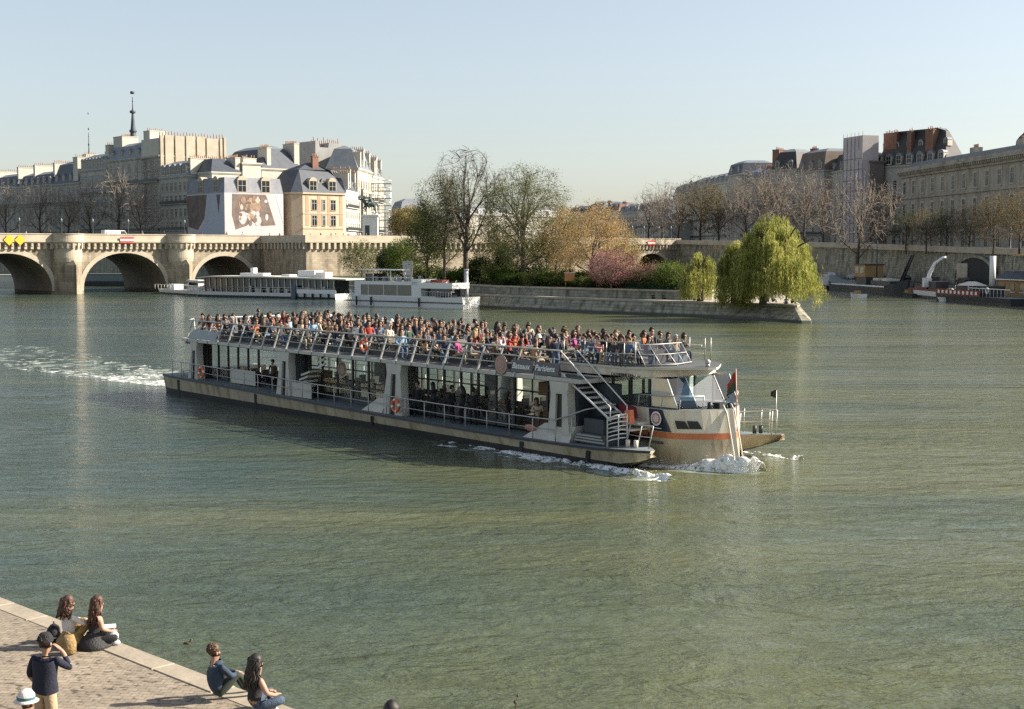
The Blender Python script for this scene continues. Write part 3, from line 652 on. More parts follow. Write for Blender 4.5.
# statue of horse and rider on pedestal
BRZ=mat('green_bronze',(0.05,0.085,0.075),0.6,scale=2,var=.3)
Dst=316; xst=uD(371,Dst)[0]
st=empty('equestrian_statue',(xst,Dst,10.9),R(0),'bronze rider on walking horse on tall white pedestal above the terrace','statue')
zs=lambda v:HC+(250-v)/F*Dst-10.9
hp2=zs(215)
mb=MB(); mb.box(-2.1,2.1,-1.4,1.4,0,.5); mb.box(-1.7,1.7,-1.1,1.1,.5,hp2-.45); mb.box(-2.0,2.0,-1.35,1.35,hp2-.45,hp2); mb.build('pedestal',WHITE,st)
mb=MB(); mb.box(-1.1,-.1,-1.13,-1.101,1.2,3.6); mb.build('plaque',BRZ,st)
mb=MB(); h=hp2
mb.ell((0,0,h+2.25),(1.35,.5,.62),14,8); mb.tube([(-.95,0,h+2.35),(-1.5,0,h+3.1),(-1.75,0,h+3.55)],[.42,.3,.22],8); mb.ell((-2.0,0,h+3.5),(.42,.16,.2),8,6,rot=Matrix.Rotation(R(-35),3,'Y'))
mb.tube([(1.2,0,h+2.5),(1.7,0,h+2.2),(1.75,0,h+1.2)],[.16,.2,.06],6)
for x,y,kx,f in ((-.85,.25,-.2,0),(-.95,-.25,-.55,.5),(.95,.25,.2,0),(1.0,-.25,-.1,0)):
    mb.tube([(x,y,h+2.1),(x+kx,y,h+1.15+f*.6),(x+kx*.2+(.3 if x>0 else 0),y,h+.6+f),(x+kx*.4,y,h+.1+f)],[.3,.16,.1,.11],6)
mb.build('horse',BRZ,st)
mb=MB(); mb.tube([(0,0,h+2.7),(.03,0,h+3.4),(0,0,h+3.95),(0,0,h+4.1)],[.34,.36,.33,.12],8); mb.ell((-.03,0,h+4.4),(.2,.18,.26),8,6)
for s_ in (-1,1): mb.tube([(0,s_*.2,h+2.8),(-.45,s_*.5,h+2.4),(-.2,s_*.52,h+1.6),(-.4,s_*.52,h+1.5)],[.22,.2,.13,.1],6); mb.tube([(0,s_*.34,h+3.8),(-.15,s_*.5,h+3.3),(-.65,s_*.3,h+3.1)],[.13,.11,.08],6)
mb.build('rider',BRZ,st)
# fence around the statue terrace + church spire
def spire(u,D,vt,vb,label,w):
    x=uD(u,D)[0]; z0=9.6; zb=HC+(250-vb)/F*D; zt_=HC+(250-vt)/F*D
    o=empty('church_spire',(x,D,z0),0,label,'spire'); mb=MB(); mb.prism([(-w,-w),(w,-w),(w,w),(-w,w)],0,zb-z0+1,0); mb.build('tower',HAUSS2,o)
    mb=MB(); mb.lathe([(w*.8,zb-z0+1),(w*.55,zb-z0+3),(w*.3,(zb+zt_)/2-z0),(.16,zt_-z0-3),(.12,zt_-z0)],8); mb.lathe([(.05,zt_-z0-2),(.3,zt_-z0-1.6),(.05,zt_-z0-1.2)],6)
    for k in range(3): mb.lathe([(w*(.5-.12*k),(zb-z0)+6+k*7),(w*(.62-.12*k),(zb-z0)+6.5+k*7),(w*(.5-.12*k),(zb-z0)+7+k*7)],8)
    mb.build('spire_cone',SLATE,o)
spire(136.5,520,99,150,'tall slender dark church spire behind the tallest quay house',2.4)
spire(92.3,640,134,160,'thin needle like mast behind the left quay houses',.6)
# ---------- south bank ----------
def sb(label,u0,D0,u1,D1,vt,depth,fac,roof,wall=HAUSS2,roofm=ZINC,chim=(),z0=8.6,vD=None,**k):
    poly=rect_on(uD(u0,D0),uD(u1,D1),depth); z1=HC+(250-vt)/F*(vD or (D0+D1)/2)
    return building(label,poly,z0,z1,fac,roof,wall,roofm,chim,**k)
# mint: two edges long palace front
p0=uD(899,383); p1=uD(1034,300)
m=rect_on(p0,p1,22); zt=31.0
mn=empty('mint_palace',(p0[0],p0[1],8.2),math.atan2(p1[1]-p0[1],p1[0]-p0[0]),'long classical stone palace with heavy cornice on the right quay','building')
Lm=(Vector(p1)-Vector(p0)).length; hm=zt-8.2
mb=MB(); mb.box(0,Lm+30,0,24,0,hm-2.6); mb.build('wall',DARKST,mn)
mb=MB(); mb.box(-.5,Lm+30,-1.5,0,hm-1.3,hm-.9); mb.box(-.3,Lm+30,-.9,0,hm-2.0,hm-1.301); mb.box(-.2,Lm+30,-.5,.0,hm-2.6,hm-2.001); mb.box(-.3,Lm+30,-1.1,-.4,hm-.899,hm-.1); mb.box(-.3,Lm+30,-.4,24,hm-2.599,hm-.9); mb.build('cornice',DARKST,mn)
mb=MB(); x=.2
while x<Lm+30: mb.box(x,x+.45,-1.35,-.9,hm-1.85,hm-1.31); x+=1.05
mb.build('modillion_row',DARKST,mn)
mb=MB(); mb.box(-.1,Lm+30,-.35,0,14.4,14.9); mb.box(-.1,Lm+30,-.25,0,6.6,7.1); mb.build('string_course',DARKST,mn)
mb=MB(); mb.xz([(0,hm-.9),(Lm+30,hm-.9),(Lm+29,hm+1.4),(1,hm+1.4)],2,22); mb.build('roof',ZINC,mn)
us=[905,913,920.5,930.6,940.8,951.5,962.2,973.2,984.5,996.4]
d=Vector(p1)-Vector(p0); xs_=[]
for u in us:
    k=(u-512)/F; t=(k*p0[1]-p0[0])/(d.x-k*d.y); xs_.append(t*Lm)
stp=(xs_[-1]-xs_[2])/7
xs_=[xs_[2]+stp*i for i in range(-3,20)]
w1=win_mesh(1.9,3.3,'quoin'); w2=win_mesh(1.9,4.4,'quoin'); w3=win_mesh(1.9,3.9,'quoin')
for x in xs_:
    if 1<x<Lm+28:
        link('window',w1,mn,(x,-.005,15.7)); link('window',w2,mn,(x,-.005,8.6)); link('window',w3,mn,(x,-.005,1.6))
mb=MB()
for x in (xs_[5]+stp/2,xs_[9]+stp/2,xs_[13]): mb.box(x-1.6,x+1.6,6,8,hm+1.4,hm+3.4); [mb.cyl(x-1.2+k*.6,7,hm+3.4,hm+4.2,.15,6,1) for k in range(5)]
mb.build('chimney',[DARKST,POTS],mn)
# roof mansard house with slate roof and brick chimneys behind the mint
SLB=mat('purple_slate',(0.05,0.045,0.045),.7,scale=.6,var=.3)
r=sb('tall dark slate mansard house with round dormers and brick chimneys behind the palace',871,400,943,377,165,8,[(0,8,6,1.3,2.2,2,'plain',(7,2.0,2.4,.1))],('mansard',8.6,3.4),HAUSS2,SLB,[(0,.16,2.6,5,1.4,8.2,-1),(0,.45,2.0,1.6,1.4,8.2,-1),(0,.70,2.0,1.6,1.4,8.2,-1),(0,.76,3.0,1.3,4,8.0,-1)],vD=386)
mb=MB(); 
# second dormer row
for i in range(6):
    a=Vector(uD(871,400));b=Vector(uD(943,377)); c=a+(b-a)*((i+.5)/6)-Vector(uD(871,400)); nb=Vector((-(b-a).y,(b-a).x)).normalized()
    link('dormer',dormer_mesh(1.5,1.7,False),r,(c.x+nb.x*2.2,c.y+nb.y*2.2,HC+(250-165)/F*386-8.6+4.6),math.atan2((b-a).y,(b-a).x))
# sheeted scaffold facade
poly=rect_on(uD(841,404),uD(860,394),2); SHE=mat('scaffold_sheet',(0.46,0.41,0.40),.9,scale=.4,var=.1)
z1=HC+(250-137)/F*396; sh=empty('sheeted_scaffold',(*poly[0],8.6),math.atan2(poly[1][1]-poly[0][1],poly[1][0]-poly[0][0]),'pale pink sheeted scaffolding covering a tall facade left of the dark roof','scaffold')
Ls=(Vector(poly[1])-Vector(poly[0])).length
mb=MB(); mb.box(0,Ls,0,5,0,z1-8.6); mb.build('sheet',SHE,sh)
mb=MB(); 
for k in range(9): mb.tube([(0,-.1,2+k*3),(Ls,-.1,2+k*3)],.06,4)
for k in range(6): mb.cyl(k*Ls/5,-.1,0,z1-7.6,.07,5)
mb.build('scaffold_pole',ZINC,sh)
sb('plain pale house under the pink sheeted scaffolding',861,398,869,394,162,4,[(0,2,6,1.3,2.2,2,'plain',None)],None,mat('brown_render',(.17,.14,.12),.9))
sb('steep dark gable house between the sheeting and the twin dormer house',826,420,842,404,172,14,[(0,3,5,1.3,2.1,2,'plain',(2,1.4,1.8,.3))],('mansard',5,2.5),HAUSS,SLB)
sb('brown mansard house with two rows of white dormers behind the bare trees',795,432,822,416,172,14,[(0,4,5,1.2,2.0,2,'plain',(3,1.9,2.2,.2))],('mansard',5.6,1.2),HAUSS2,mat('brown_slate',(0.15,0.115,0.09),.8,scale=.6,var=.2),[(0,.2,4,3,1.2,6,-1)],vD=424)
sb('house with black slate roof and one big brick chimney left of the brown one',768,440,795,432,170,14,[(0,5,5,1.2,2.0,2,'plain',(2,1.6,1.9,.3))],('mansard',5.4,2.2),HAUSS2,SLB,[(0,.06,4,2.6,4,5.2,-1)],vD=436)
sb('grey stepped quay house behind bare trees above the willow',740,470,768,452,183,14,[(0,6,6,1.2,2.1,2,'plain',(4,1.4,1.8,.3))],('mansard',3.6,1.6),HAUSS,ZINC,[(0,.6,4,4,1.2,4,-1)],vD=460)
sb('blue grey gable sided house left of the stepped one',726,490,740,474,175,12,[(0,3,5,1.2,2.1,2,'plain',(2,1.5,2,.3))],('mansard',3.6,.9),HAUSS,SLATE,vD=480)
sb('pale quay house with flat attic half hidden by an olive tree',706,520,726,494,184,13,[(0,5,6,1.2,2.1,2,'rail',(4,1.6,1.9,.3))],('mansard',2.8,1.4),HAUSS3,ZINC,[(0,.7,4,3,1.2,3,1)],vD=505)
sb('pale ochre quay house above the willow top',690,556,706,524,188,12,[(0,4,5,1.2,2.1,2,'rail',(3,1.4,1.8,.3))],('mansard',3,1.4),HAUSS,ZINC,vD=540)
sb('slim cream quay house behind the reddish bare trees',672,600,690,560,194,12,[(0,5,5,1.2,2.1,2,'rail',(3,1.4,1.8,.3))],('mansard',3.4,1.4),HAUSS3,ZINC,[(0,.5,4,3,1.2,3.5,1)],vD=580)
fl=[('far grey roof quay house behind the short bridge arm',652,672,650,203,HAUSS2),('far white house with steep slate roof above the road bridge',637,652,680,205,HAUSS3),('far terrace of pale houses right of the yellow tree',618,637,700,207,HAUSS),
    ('far house with reddish chimney roof beyond the yellow tree',603,618,720,205,HAUSS3),('far house with white gable wall above the yellow tree',589,603,730,204,HAUSS),('leftmost far roof with slate mansard above the yellow tree',568,589,740,208,HAUSS2),
    ('far shaded house lower than its neighbours near the bridge lamp',655,668,560,217,HAUSS2)]
for i,(lb,u0,u1,D,v,wm) in enumerate(fl):
    sb(lb,u0,D+8,u1,D-8,v+6,14,[(0,max(3,int((u1-u0)*.42)),5,1.3,2.1,2,'plain',(3,1.6,2.0,.3))],('mansard',3.2,1.4),wm,[ZINC,SLATE,ZINC,mat('red_roof',(.25,.12,.08),.9)][i%4],[(0,.25,4,1.2,5,3,1),(0,.8,5,4,1.5,3,-1)],vD=D)
# distant blue grey block right of scaffolding
sb('low distant blue grey building between scaffolding and yellow green tree',391,470,401,462,210,10,[(0,3,3,1.3,2,1.5,'plain',None)],('mansard',2.6,1.2),HAUSS2,ZINC)
sb('distant row of pale houses behind the large bare island tree',401,560,470,575,222,12,[(0,12,3,1.3,2,1.5,'plain',(6,1.4,1.8,.3))],('mansard',3,1.2),HAUSS,ZINC)
sb('distant long pale terrace behind the round leafy island tree',470,640,568,690,216,12,[(0,14,3,1.3,2,1.5,'plain',(7,1.4,1.8,.3))],('mansard',3,1.2),HAUSS,ZINC)
# small cupola of the institute at the right edge
x,y=uD(1030,330); du=empty('corner_tower',(x+6,y+22,8.2),0,'small dark domed turret cut by the right picture edge','tower')
mb=MB(); mb.box(-2,2,-2,2,0,27); mb.build('tower_wall',DARKST,du); mb=MB(); mb.lathe([(2.4,27),(2.3,28),(1.6,29),(.7,29.8),(.3,30.4),(.1,31)],12); mb.build('dome',SLB,du)
# ---------------- trees ----------------
def grow(seed,height,spread,CR=None,ENV='oval',cols=700,levels=5,trunk_r=.35,first=.3,up=.35,nb=(3,4),ratio=.72,wob=.16,lean=(0,0),split=None):
    rng=random.Random(seed); segs=[]; tips=[]
    def br(p,d,L,r,lv):
        n=3 if lv<3 else 2; q=p.copy(); dd=d.copy(); pts=[(q.copy(),r)]
        for i in range(n):
            dd=(dd+Vector((rng.gauss(0,wob),rng.gauss(0,wob),rng.gauss(0,wob*.6)+up*.12))).normalized()
            q=q+dd*(L/n); pts.append((q.copy(),r*(1-.38*(i+1)/n)))
        segs.append((lv,pts))
        if lv>=levels: tips.append((q.copy(),dd.copy())); return
        k=rng.randint(*nb)
        for i in range(k):
            a=rng.uniform(0,2*math.pi) if i else rng.uniform(0,6.28)
            t=rng.uniform(.35,1.0) if i<k-1 else 1.0
            src=p.lerp(q,t) if t<1 else q
            j=int(t*n); src=pts[min(j,n)][0] if t<1 else q
            ang=rng.uniform(.35,.85)*spread if i<k-1 else rng.uniform(.05,.35)*spread
            o=dd.orthogonal().normalized(); o.rotate(Matrix.Rotation(a,3,dd)); nd=(dd*math.cos(ang)+o*math.sin(ang)); nd.z+=up*.3; nd.normalize()
            br(src,nd,L*ratio*rng.uniform(.8,1.15),max(.016,r*(.62 if i==k-1 else .5)),lv+1)
            if lv>=levels-2 and rng.random()<.5: tips.append((src.copy(),nd.copy()))
    h0=height*first
    ht=height*min(.62,first+.28)
    trunk=[(Vector((0,0,0)),trunk_r*1.25),(Vector((rng.gauss(0,.1)+lean[0]*.3,rng.gauss(0,.1)+lean[1]*.3,h0)),trunk_r),(Vector((lean[0]+rng.gauss(0,.2),lean[1]+rng.gauss(0,.2),ht)),trunk_r*.6)]
    segs.append((0,trunk)); top=trunk[-1][0]
    k=split or rng.randint(6,7)
    for i in range(k):
        a=2.4*i+rng.uniform(-.4,.4); q=i/(k-1); ang=(1.15-.6*q+rng.uniform(-.12,.12))*spread
        d=Vector((math.cos(a)*math.sin(ang),math.sin(a)*math.sin(ang),math.cos(ang)))
        src=trunk[1][0].lerp(top,q) if True else top
        br(src,d,height*(.27 if q<.5 else .25),trunk_r*(.42+.1*q),1)
    br(top,Vector((rng.uniform(-.08,.08),rng.uniform(-.08,.08),1)).normalized(),height*.24,trunk_r*.55,1)
    # normalise height
    mz=max(p[0].z for _,pts in segs for p in pts); s=(height-h0)/(mz-h0)
    def fx(p): 
        if p.z>h0: p=Vector((p.x,p.y,h0+(p.z-h0)*s))
        return p
    if CR:
        rr=sorted(math.hypot(p.x,p.y) for p,d in tips); kx=.85*CR/rr[int(len(rr)*.9)]; zc=h0+(height-h0)*.50; rz_=(height-h0)*.52; pw=2.0 if ENV=='round' else 1.7
        def fx(p,f0=fx):
            p=f0(p); g=min(1,max(0,(p.z-h0*.5)/(h0*.8+.01))); kk=1+(kx-1)*g; p=Vector((p.x*kk,p.y*kk,p.z))
            q=min(.999,abs((p.z-zc)/rz_)); lim=CR*(1-q**pw)**(1/pw)+.3; r_=math.hypot(p.x,p.y)
            if r_>lim and p.z>h0*1.1: p=Vector((p.x*lim/r_,p.y*lim/r_,p.z))
            return p
    segs=[(lv,[(fx(p),r) for p,r in pts]) for lv,pts in segs]; tips=[(fx(p),d) for p,d in tips]
    if CR:
        base=[p for lv,pts in segs if lv>=1 for p,r in pts[1:]]
        for npass,(cnt,ra) in enumerate(((int(cols*.3),.045),(int(cols*.7),.022))):
            arr=np.array([tuple(p) for p in base]); new=[]
            for _ in range(cnt):
                while True:
                    u=Vector((rng.uniform(-1,1),rng.uniform(-1,1),rng.uniform(-1,1)))
                    if .25<u.length<1 and rng.random()<u.length: break
                lump=1+.10*math.sin(3*math.atan2(u.y,u.x)+seed)+.06*math.sin(5*u.z*3+seed)
                q=Vector((u.x*CR*lump,u.y*CR*lump,zc+u.z*rz_*.97*lump))
                if q.z<h0*.75: continue
                j=int(np.argmin(((arr-np.array(tuple(q)))**2).sum(1)+.6*np.maximum(0,arr[:,2]-q.z)**2)); a0=Vector(arr[j]); dd=q-a0
                if dd.length<.15: continue
                m=a0+dd*.5+Vector((rng.gauss(0,.06),rng.gauss(0,.06),rng.uniform(-.05,.1)))*dd.length
                segs.append((3,[(a0,ra),(m,ra*.75),(q,ra*.4)])); new+= [m,q]; tips.append((q,dd.normalized()))
            base+=new
    return segs,tips
def tree_meshes(segs,bark,twig,thin=.0):
    mt=MB(); mc=MB()
    for lv,pts in segs:
        if lv<=1: mt.tube([tuple(p) for p,r in pts],[r for p,r in pts],7 if lv==0 else 5,cap=False)
        else: mc.tube([tuple(p) for p,r in pts],[max(r,.017+thin) for p,r in pts],4 if lv==2 else 3,cap=False,smooth=False)
    return mt.mesh('trunk',bark),mc.mesh('branches',twig)
def leaves(tips,n,size,rad,seed,mats,flat=.6):
    rng=np.random.default_rng(seed); T=np.array([t[0] for t in tips])
    idx=rng.integers(0,len(T),n); c=T[idx]+rng.normal(0,rad,(n,3))*np.array([1,1,.75])
    nrm=rng.normal(0,1,(n,3)); nrm/=np.linalg.norm(nrm,axis=1)[:,None]
    a=np.cross(nrm,rng.normal(0,1,(n,3))); a/=np.linalg.norm(a,axis=1)[:,None]; b=np.cross(nrm,a)
    s=(size*rng.uniform(.6,1.4,n))[:,None]
    v=np.stack([c-a*s,c+b*s*flat,c+a*s,c-b*s*flat],1).reshape(-1,3)
    me=bpy.data.meshes.new('foliage'); me.vertices.add(4*n); me.vertices.foreach_set('co',v.ravel()); me.loops.add(4*n); me.loops.foreach_set('vertex_index',np.arange(4*n,dtype=np.int32))
    me.polygons.add(n); me.polygons.foreach_set('loop_start',np.arange(0,4*n,4,dtype=np.int32))
    for m in mats: me.materials.append(m)
    # clump index by tip so lighter and darker clumps appear
    me.polygons.foreach_set('material_index',((idx*7919)%len(mats)).astype(np.int32)); me.update(); me.validate(); return me
def leafm(name,col,tr=.35):
    if name in MATS: return MATS[name]
    m=bpy.data.materials.new(name); m.use_nodes=True; n=m.node_tree; n.nodes.clear(); L=n.links
    tc=n.nodes.new('ShaderNodeTexCoord'); no=n.nodes.new('ShaderNodeTexNoise'); no.inputs['Scale'].default_value=1.1; L.new(tc.outputs['Object'],no.inputs['Vector'])
    rp=n.nodes.new('ShaderNodeValToRGB'); rp.color_ramp.elements[0].position=.35; rp.color_ramp.elements[1].position=.65
    rp.color_ramp.elements[0].color=(*[c*.72 for c in col],1); rp.color_ramp.elements[1].color=(*[min(1,c*1.2) for c in col],1); L.new(no.outputs['Fac'],rp.inputs[0])
    d=n.nodes.new('ShaderNodeBsdfDiffuse'); t=n.nodes.new('ShaderNodeBsdfTranslucent'); mx=n.nodes.new('ShaderNodeMixShader'); mx.inputs[0].default_value=tr; o=n.nodes.new('ShaderNodeOutputMaterial')
    L.new(rp.outputs[0],d.inputs[0]); L.new(rp.outputs[0],t.inputs[0]); L.new(d.outputs[0],mx.inputs[1]); L.new(t.outputs[0],mx.inputs[2]); L.new(mx.outputs[0],o.inputs[0])
    MATS[name]=m; return m
LOL=[leafm('leaf_olive',(0.145,0.155,0.058)),leafm('leaf_olive_dark',(0.10,0.115,0.04)),leafm('leaf_olive_pale',(0.20,0.205,0.08))]
LGR=[leafm('leaf_fresh',(0.11,0.16,0.03)),leafm('leaf_fresh_dark',(0.06,0.10,0.02)),leafm('leaf_fresh_pale',(0.19,0.24,0.05))]
LYE=[leafm('leaf_yellow',(0.50,0.36,0.15)),leafm('leaf_yellow_dark',(0.36,0.26,0.11)),leafm('leaf_orange',(0.54,0.35,0.17))]
LPI=[leafm('blossom_pink',(0.42,0.19,0.20)),leafm('blossom_dark',(0.26,0.11,0.12))]
LWI=[leafm('willow_leaf',(0.36,0.37,0.10),.45),leafm('willow_leaf_dark',(0.21,0.225,0.06),.45),leafm('willow_leaf_pale',(0.50,0.48,0.17),.45)]
LDK=[leafm('leaf_dark',(0.035,0.055,0.022)),leafm('leaf_dark_mid',(0.065,0.09,0.03))]
LBR=[leafm('bud_brown',(0.20,0.14,0.09)),leafm('bud_olive',(0.20,0.17,0.07))]
def tree_at(name,u,D,zb,label,tm,cm,lm=None,scale=1.0,rz=0,cat='tree',group=None,sz=None,x=None):
    X=uD(u,D)[0] if x is None else x
    r=empty(name,(X,D,zb),rz,label,cat,group); r.scale=(scale,scale,sz or scale)
    link('trunk',tm,r)
    if cm: link('branches',cm,r)
    if lm: link('crown',lm,r)
    return r
def hgt(vt,vb,D): return (vb-vt)/F*D
# bare plane trees: 3 prototypes of 20 m
PRO=[]
for sd,sp_ in ((5,.85),(9,.95),(14,.8)):
    sg,tp=grow(sd,20,sp_,CR=7.0,levels=4,cols=800,trunk_r=.32,first=.2,up=.55,nb=(3,4),ratio=.74); PRO.append(tree_meshes(sg,BARK,TWIG,.004)+(tp,))
PRG=[]
for sd,sp_ in ((25,.95),(31,.9)):
    sg,tp=grow(sd,20,sp_,CR=7.5,levels=4,cols=800,trunk_r=.32,first=.18,up=.4,nb=(3,4),ratio=.74); tm,cm=tree_meshes(sg,BARK,TWIGG); PRG.append((tm,cm,leaves(tp,5000,.16,.5,sd,LBR),tp))
gl='bare trees along the island quay beyond the bridge'
for i,(u,s,vt,lb) in enumerate([(8,-75,182,'bare brown tree at the far left edge beyond the bridge'),(42,-70,180,'wide bare tree above the first bridge lamp'),(70,-60,185,'low bare tree behind the bastion between the left arches'),
      (92,-55,178,'dense bare tree above the no entry board, left of the pair'),(120,-38,166,'tallest bare tree in front of the tallest quay house'),(142,-48,182,'small bare tree right of the tallest bare tree')]):
    t=tu(u,s-0.0); x,y=bt(t,s); 
    # place on quay ground (t>46.5) else push back
    if t<49:
        lo=s
        while tu(u,lo)<49.5 and lo>-300: lo-=4
        s=lo; t=tu(u,s); x,y=bt(t,s)
    h=HC+(250-vt)/F*y-9.6; k=h/20
    tree_at('bare_tree',u,y,9.6,lb,PRO[i%3][0],PRO[i%3][1],None,k,i*1.3,x=x,group=gl)
gl='bare trees along the south bank quay'
def wallx(D):  # x of high wall at distance D
    for (a,b) in zip(UQ[:-1],UQ[1:]):
        if b[1]<=D<=a[1]: return a[0]+(b[0]-a[0])*(a[1]-D)/(a[1]-b[1])
    return 64
sbt=[(648,500,188,0,'reddish bare tree farthest left on the south quay'),(662,470,180,1,'tall reddish bare tree behind the bridge lamps'),(678,455,184,2,'bare tree between the reddish tree and the olive one'),
 (745,398,172,0,'bare twiggy tree just above the big willow'),(763,385,162,1,'broad bare tree above the right of the willow top'),(782,372,164,2,'bare tree with fine reddish twigs left of the street sign'),
 (803,362,168,0,'bare tree standing behind the willow edge, right side'),(822,354,176,1,'smaller bare tree left of the pink sheeting'),(884,330,182,2,'bare tree in front of the dark mansard roof')]
for i,(u,D,vt,k,lb) in enumerate(sbt):
    h=HC+(250-vt)/F*D-9.4; tree_at('bare_tree',u,D,9.4,lb,PRO[k][0],PRO[k][1],None,h/20,i*1.1,group=gl)
h=hgt(168,276,300); tree_at('bare_tree',857,300,2.3,'big pollarded bare tree rooted on the low quay, left of the crane',PRO[0][0],PRO[0][1],None,h/20,.4,group=gl)
for i,(u,D,vt,k,lb) in enumerate([(700,440,176,0,'olive tinged budding tree above the small willow'),(718,425,184,1,'budding olive tree right of its taller neighbour')]):
    h=HC+(250-vt)/F*D-9.4; tree_at('budding_tree',u,D,9.4,lb,PRG[k][0],PRG[k][1],PRG[k][2],h/20,i+.3,sz=h/20)
lfm=leaves(PRG[0][3],5000,.15,.7,77,LDK+[LOL[1]])
for i,(u,D,vt,k,lb) in enumerate([(905,300,208,0,'dark low tree hiding the palace door, left one'),(925,290,206,1,'dark green tree in front of the palace middle'),(945,285,204,0,'dark tree under the palace first floor windows'),(968,278,204,1,'dense green tree below the palace cornice'),(992,265,192,0,'olive budding tree near the right palace end'),(1018,255,186,1,'large yellowish tree at the right picture edge')]):
    h=HC+(250-vt)/F*D-8.2; kk=h/20
    tree_at('quay_tree',u,D,8.1,lb,PRG[k][0],PRG[k][1],lfm if i<4 and k==0 else PRG[k][2],kk,i*.9,sz=kk,group='trees in front of the palace')
# ---- island trees
def own(name,u,D,vt,vb,label,seed,spread,lm=None,n=0,size=.14,rad=.5,bark=BARK,twig=TWIGG,zb=3.42,levels=5,first=.2,tr=.35,nb=(2,3),up=.4,W=None,**k):
    h=HC+(250-vt)/F*D-zb; sg,tp=grow(seed,h,spread,CR=(W/2/F*D if W else None),levels=levels,trunk_r=tr,first=first,up=up,nb=nb,**k); tm,cm=tree_meshes(sg,bark,twig)
    return tree_at(name,u,D,zb,label,tm,cm,leaves(tp,n,size,rad,seed,lm) if lm else None)
own('bare_tree',466,232,148,280,'tall bare tree with dark forked trunk behind the mooring pole',41,.62,LBR,4000,.06,.4,first=.22,tr=.40,up=.5,W=74,cols=2600)
own('leafy_tree',444,236,172,280,'slim tree with fresh green haze left of the tall bare tree',43,.7,LOL,16000,.10,.6,first=.16,tr=.25,W=60)
own('leafy_tree',428,240,205,280,'lower green leafed tree at the left end of the garden',47,.8,LGR[:2]+LOL,11000,.12,.6,first=.14,tr=.22,W=42)
own('round_leafy_tree',523,226,167,278,'round crowned olive green tree with dark trunk in the garden middle',52,.9,LOL,32000,.085,.5,first=.16,tr=.42,up=.2,W=94,ENV='round',cols=1600)
own('yellow_tree',592,216,203,282,'spreading yellow budding tree with dark forked limbs',61,1.0,LYE,22000,.085,.45,twig=TWIG,first=.1,tr=.26,up=.2,W=86,ENV='round')
own('yellow_tree',556,228,201,280,'orange yellow tree between the round tree and the spreading yellow tree',63,.8,LYE,9000,.085,.45,twig=TWIG,first=.14,tr=.2,W=44)
own('yellow_tree',570,240,212,280,'pale yellow tree at the back of the garden',65,.85,LYE[:2],9000,.09,.5,twig=TWIG,first=.14,tr=.2,W=60)
own('yellow_tree',497,240,222,280,'low yellow green tree behind the dark conical evergreen',66,.9,[LYE[1]]+LOL,9000,.10,.5,twig=TWIG,first=.12,tr=.18,W=50)
own('leafy_tree',545,238,235,280,'low olive tree right of the round tree trunk',67,.9,LOL+[LYE[1]],8000,.10,.5,first=.12,tr=.15,W=50)
own('leafy_tree',626,222,232,284,'low yellowish tree between the spreading yellow tree and the far arch',68,.9,[LYE[0],LYE[1],LOL[2]],6000,.09,.5,twig=TWIG,first=.12,tr=.15,W=34)
own('blossom_tree',611,205,250,287,'pink blossoming small tree above the garden wall',71,1.0,LPI,8500,.075,.4,levels=4,first=.1,tr=.12,W=52)
own('blossom_tree',650,203,263,287,'smaller rosy blossom bush under the far bridge arch',73,1.0,LPI+LBR,4500,.07,.4,levels=4,first=.08,tr=.08,W=36)
own('leafy_bush',670,199,263,288,'rounded green bush tree near the garden end',75,.9,LGR,8000,.08,.4,levels=4,first=.05,tr=.10,W=34)
own('leafy_tree',362,292,242,275,'thin olive tree in front of the terrace wall',77,.9,LOL,6000,.12,.6,levels=4,first=.15,tr=.15,zb=2.05,W=44)
own('leafy_tree',403,262,238,278,'bright green young tree left of the white notice board',79,.8,LGR,8000,.11,.5,levels=4,first=.1,tr=.15,zb=3.42,W=30)
own('evergreen_tree',389,268,247,280,'dark evergreen tree behind the white boat canopy',81,.6,LDK,9000,.12,.45,levels=4,first=.05,tr=.15,zb=3.42,W=24)
own('evergreen_tree',504,234,246,280,'dark conical evergreen left of the round leafy tree',83,.5,LDK,8000,.10,.4,levels=4,first=.03,tr=.12,W=16)
own('evergreen_tree',480,238,258,280,'dark evergreen mass right of the tall bare trunk',85,.9,LDK,9000,.11,.5,levels=4,first=.05,tr=.12,W=26)
own('yellow_green_tree',409,400,206,236,'yellow green tree on the bridge terrace right of the scaffolding',87,.9,[LYE[1],LOL[2]],9000,.2,.7,levels=4,first=.1,tr=.15,zb=10.9,W=36)
# shrubs along the hedge
rng=random.Random(5)
shrm={}
def shrub_mesh(kind,seed):
    rg=random.Random(seed); tips=[(Vector((rg.gauss(0,.55),rg.gauss(0,.45),rg.uniform(.25,1.25))),Vector((0,0,1))) for _ in range(26)]
    tips=[t for t in tips if t[0].length<1.7]
    stem=MB()
    for t in tips[:9]: stem.tube([(0,0,0),tuple(t[0]*.5),tuple(t[0])],[.05,.03,.015],4,cap=False)
    return stem.mesh('stems',BARK),leaves(tips,2600,.075,.27,seed,kind)
SH=[shrub_mesh(LDK,1),shrub_mesh(LOL,2),shrub_mesh(LGR[:2]+LDK,3),shrub_mesh(LPI[1:]+LDK,4)]
names=['dark','olive','green','reddish']
gp=[(-2.5,222.6),(6,213),(13.5,206),(20.5,199),(24.5,195.5)]
def along(f):
    tot=[(Vector(b)-Vector(a)).length for a,b in zip(gp[:-1],gp[1:])]; L=sum(tot)*f
    for (a,b),l in zip(zip(gp[:-1],gp[1:]),tot):
        if L<=l: return Vector(a)+(Vector(b)-Vector(a))*(L/l)
        L-=l
    return Vector(gp[-1])
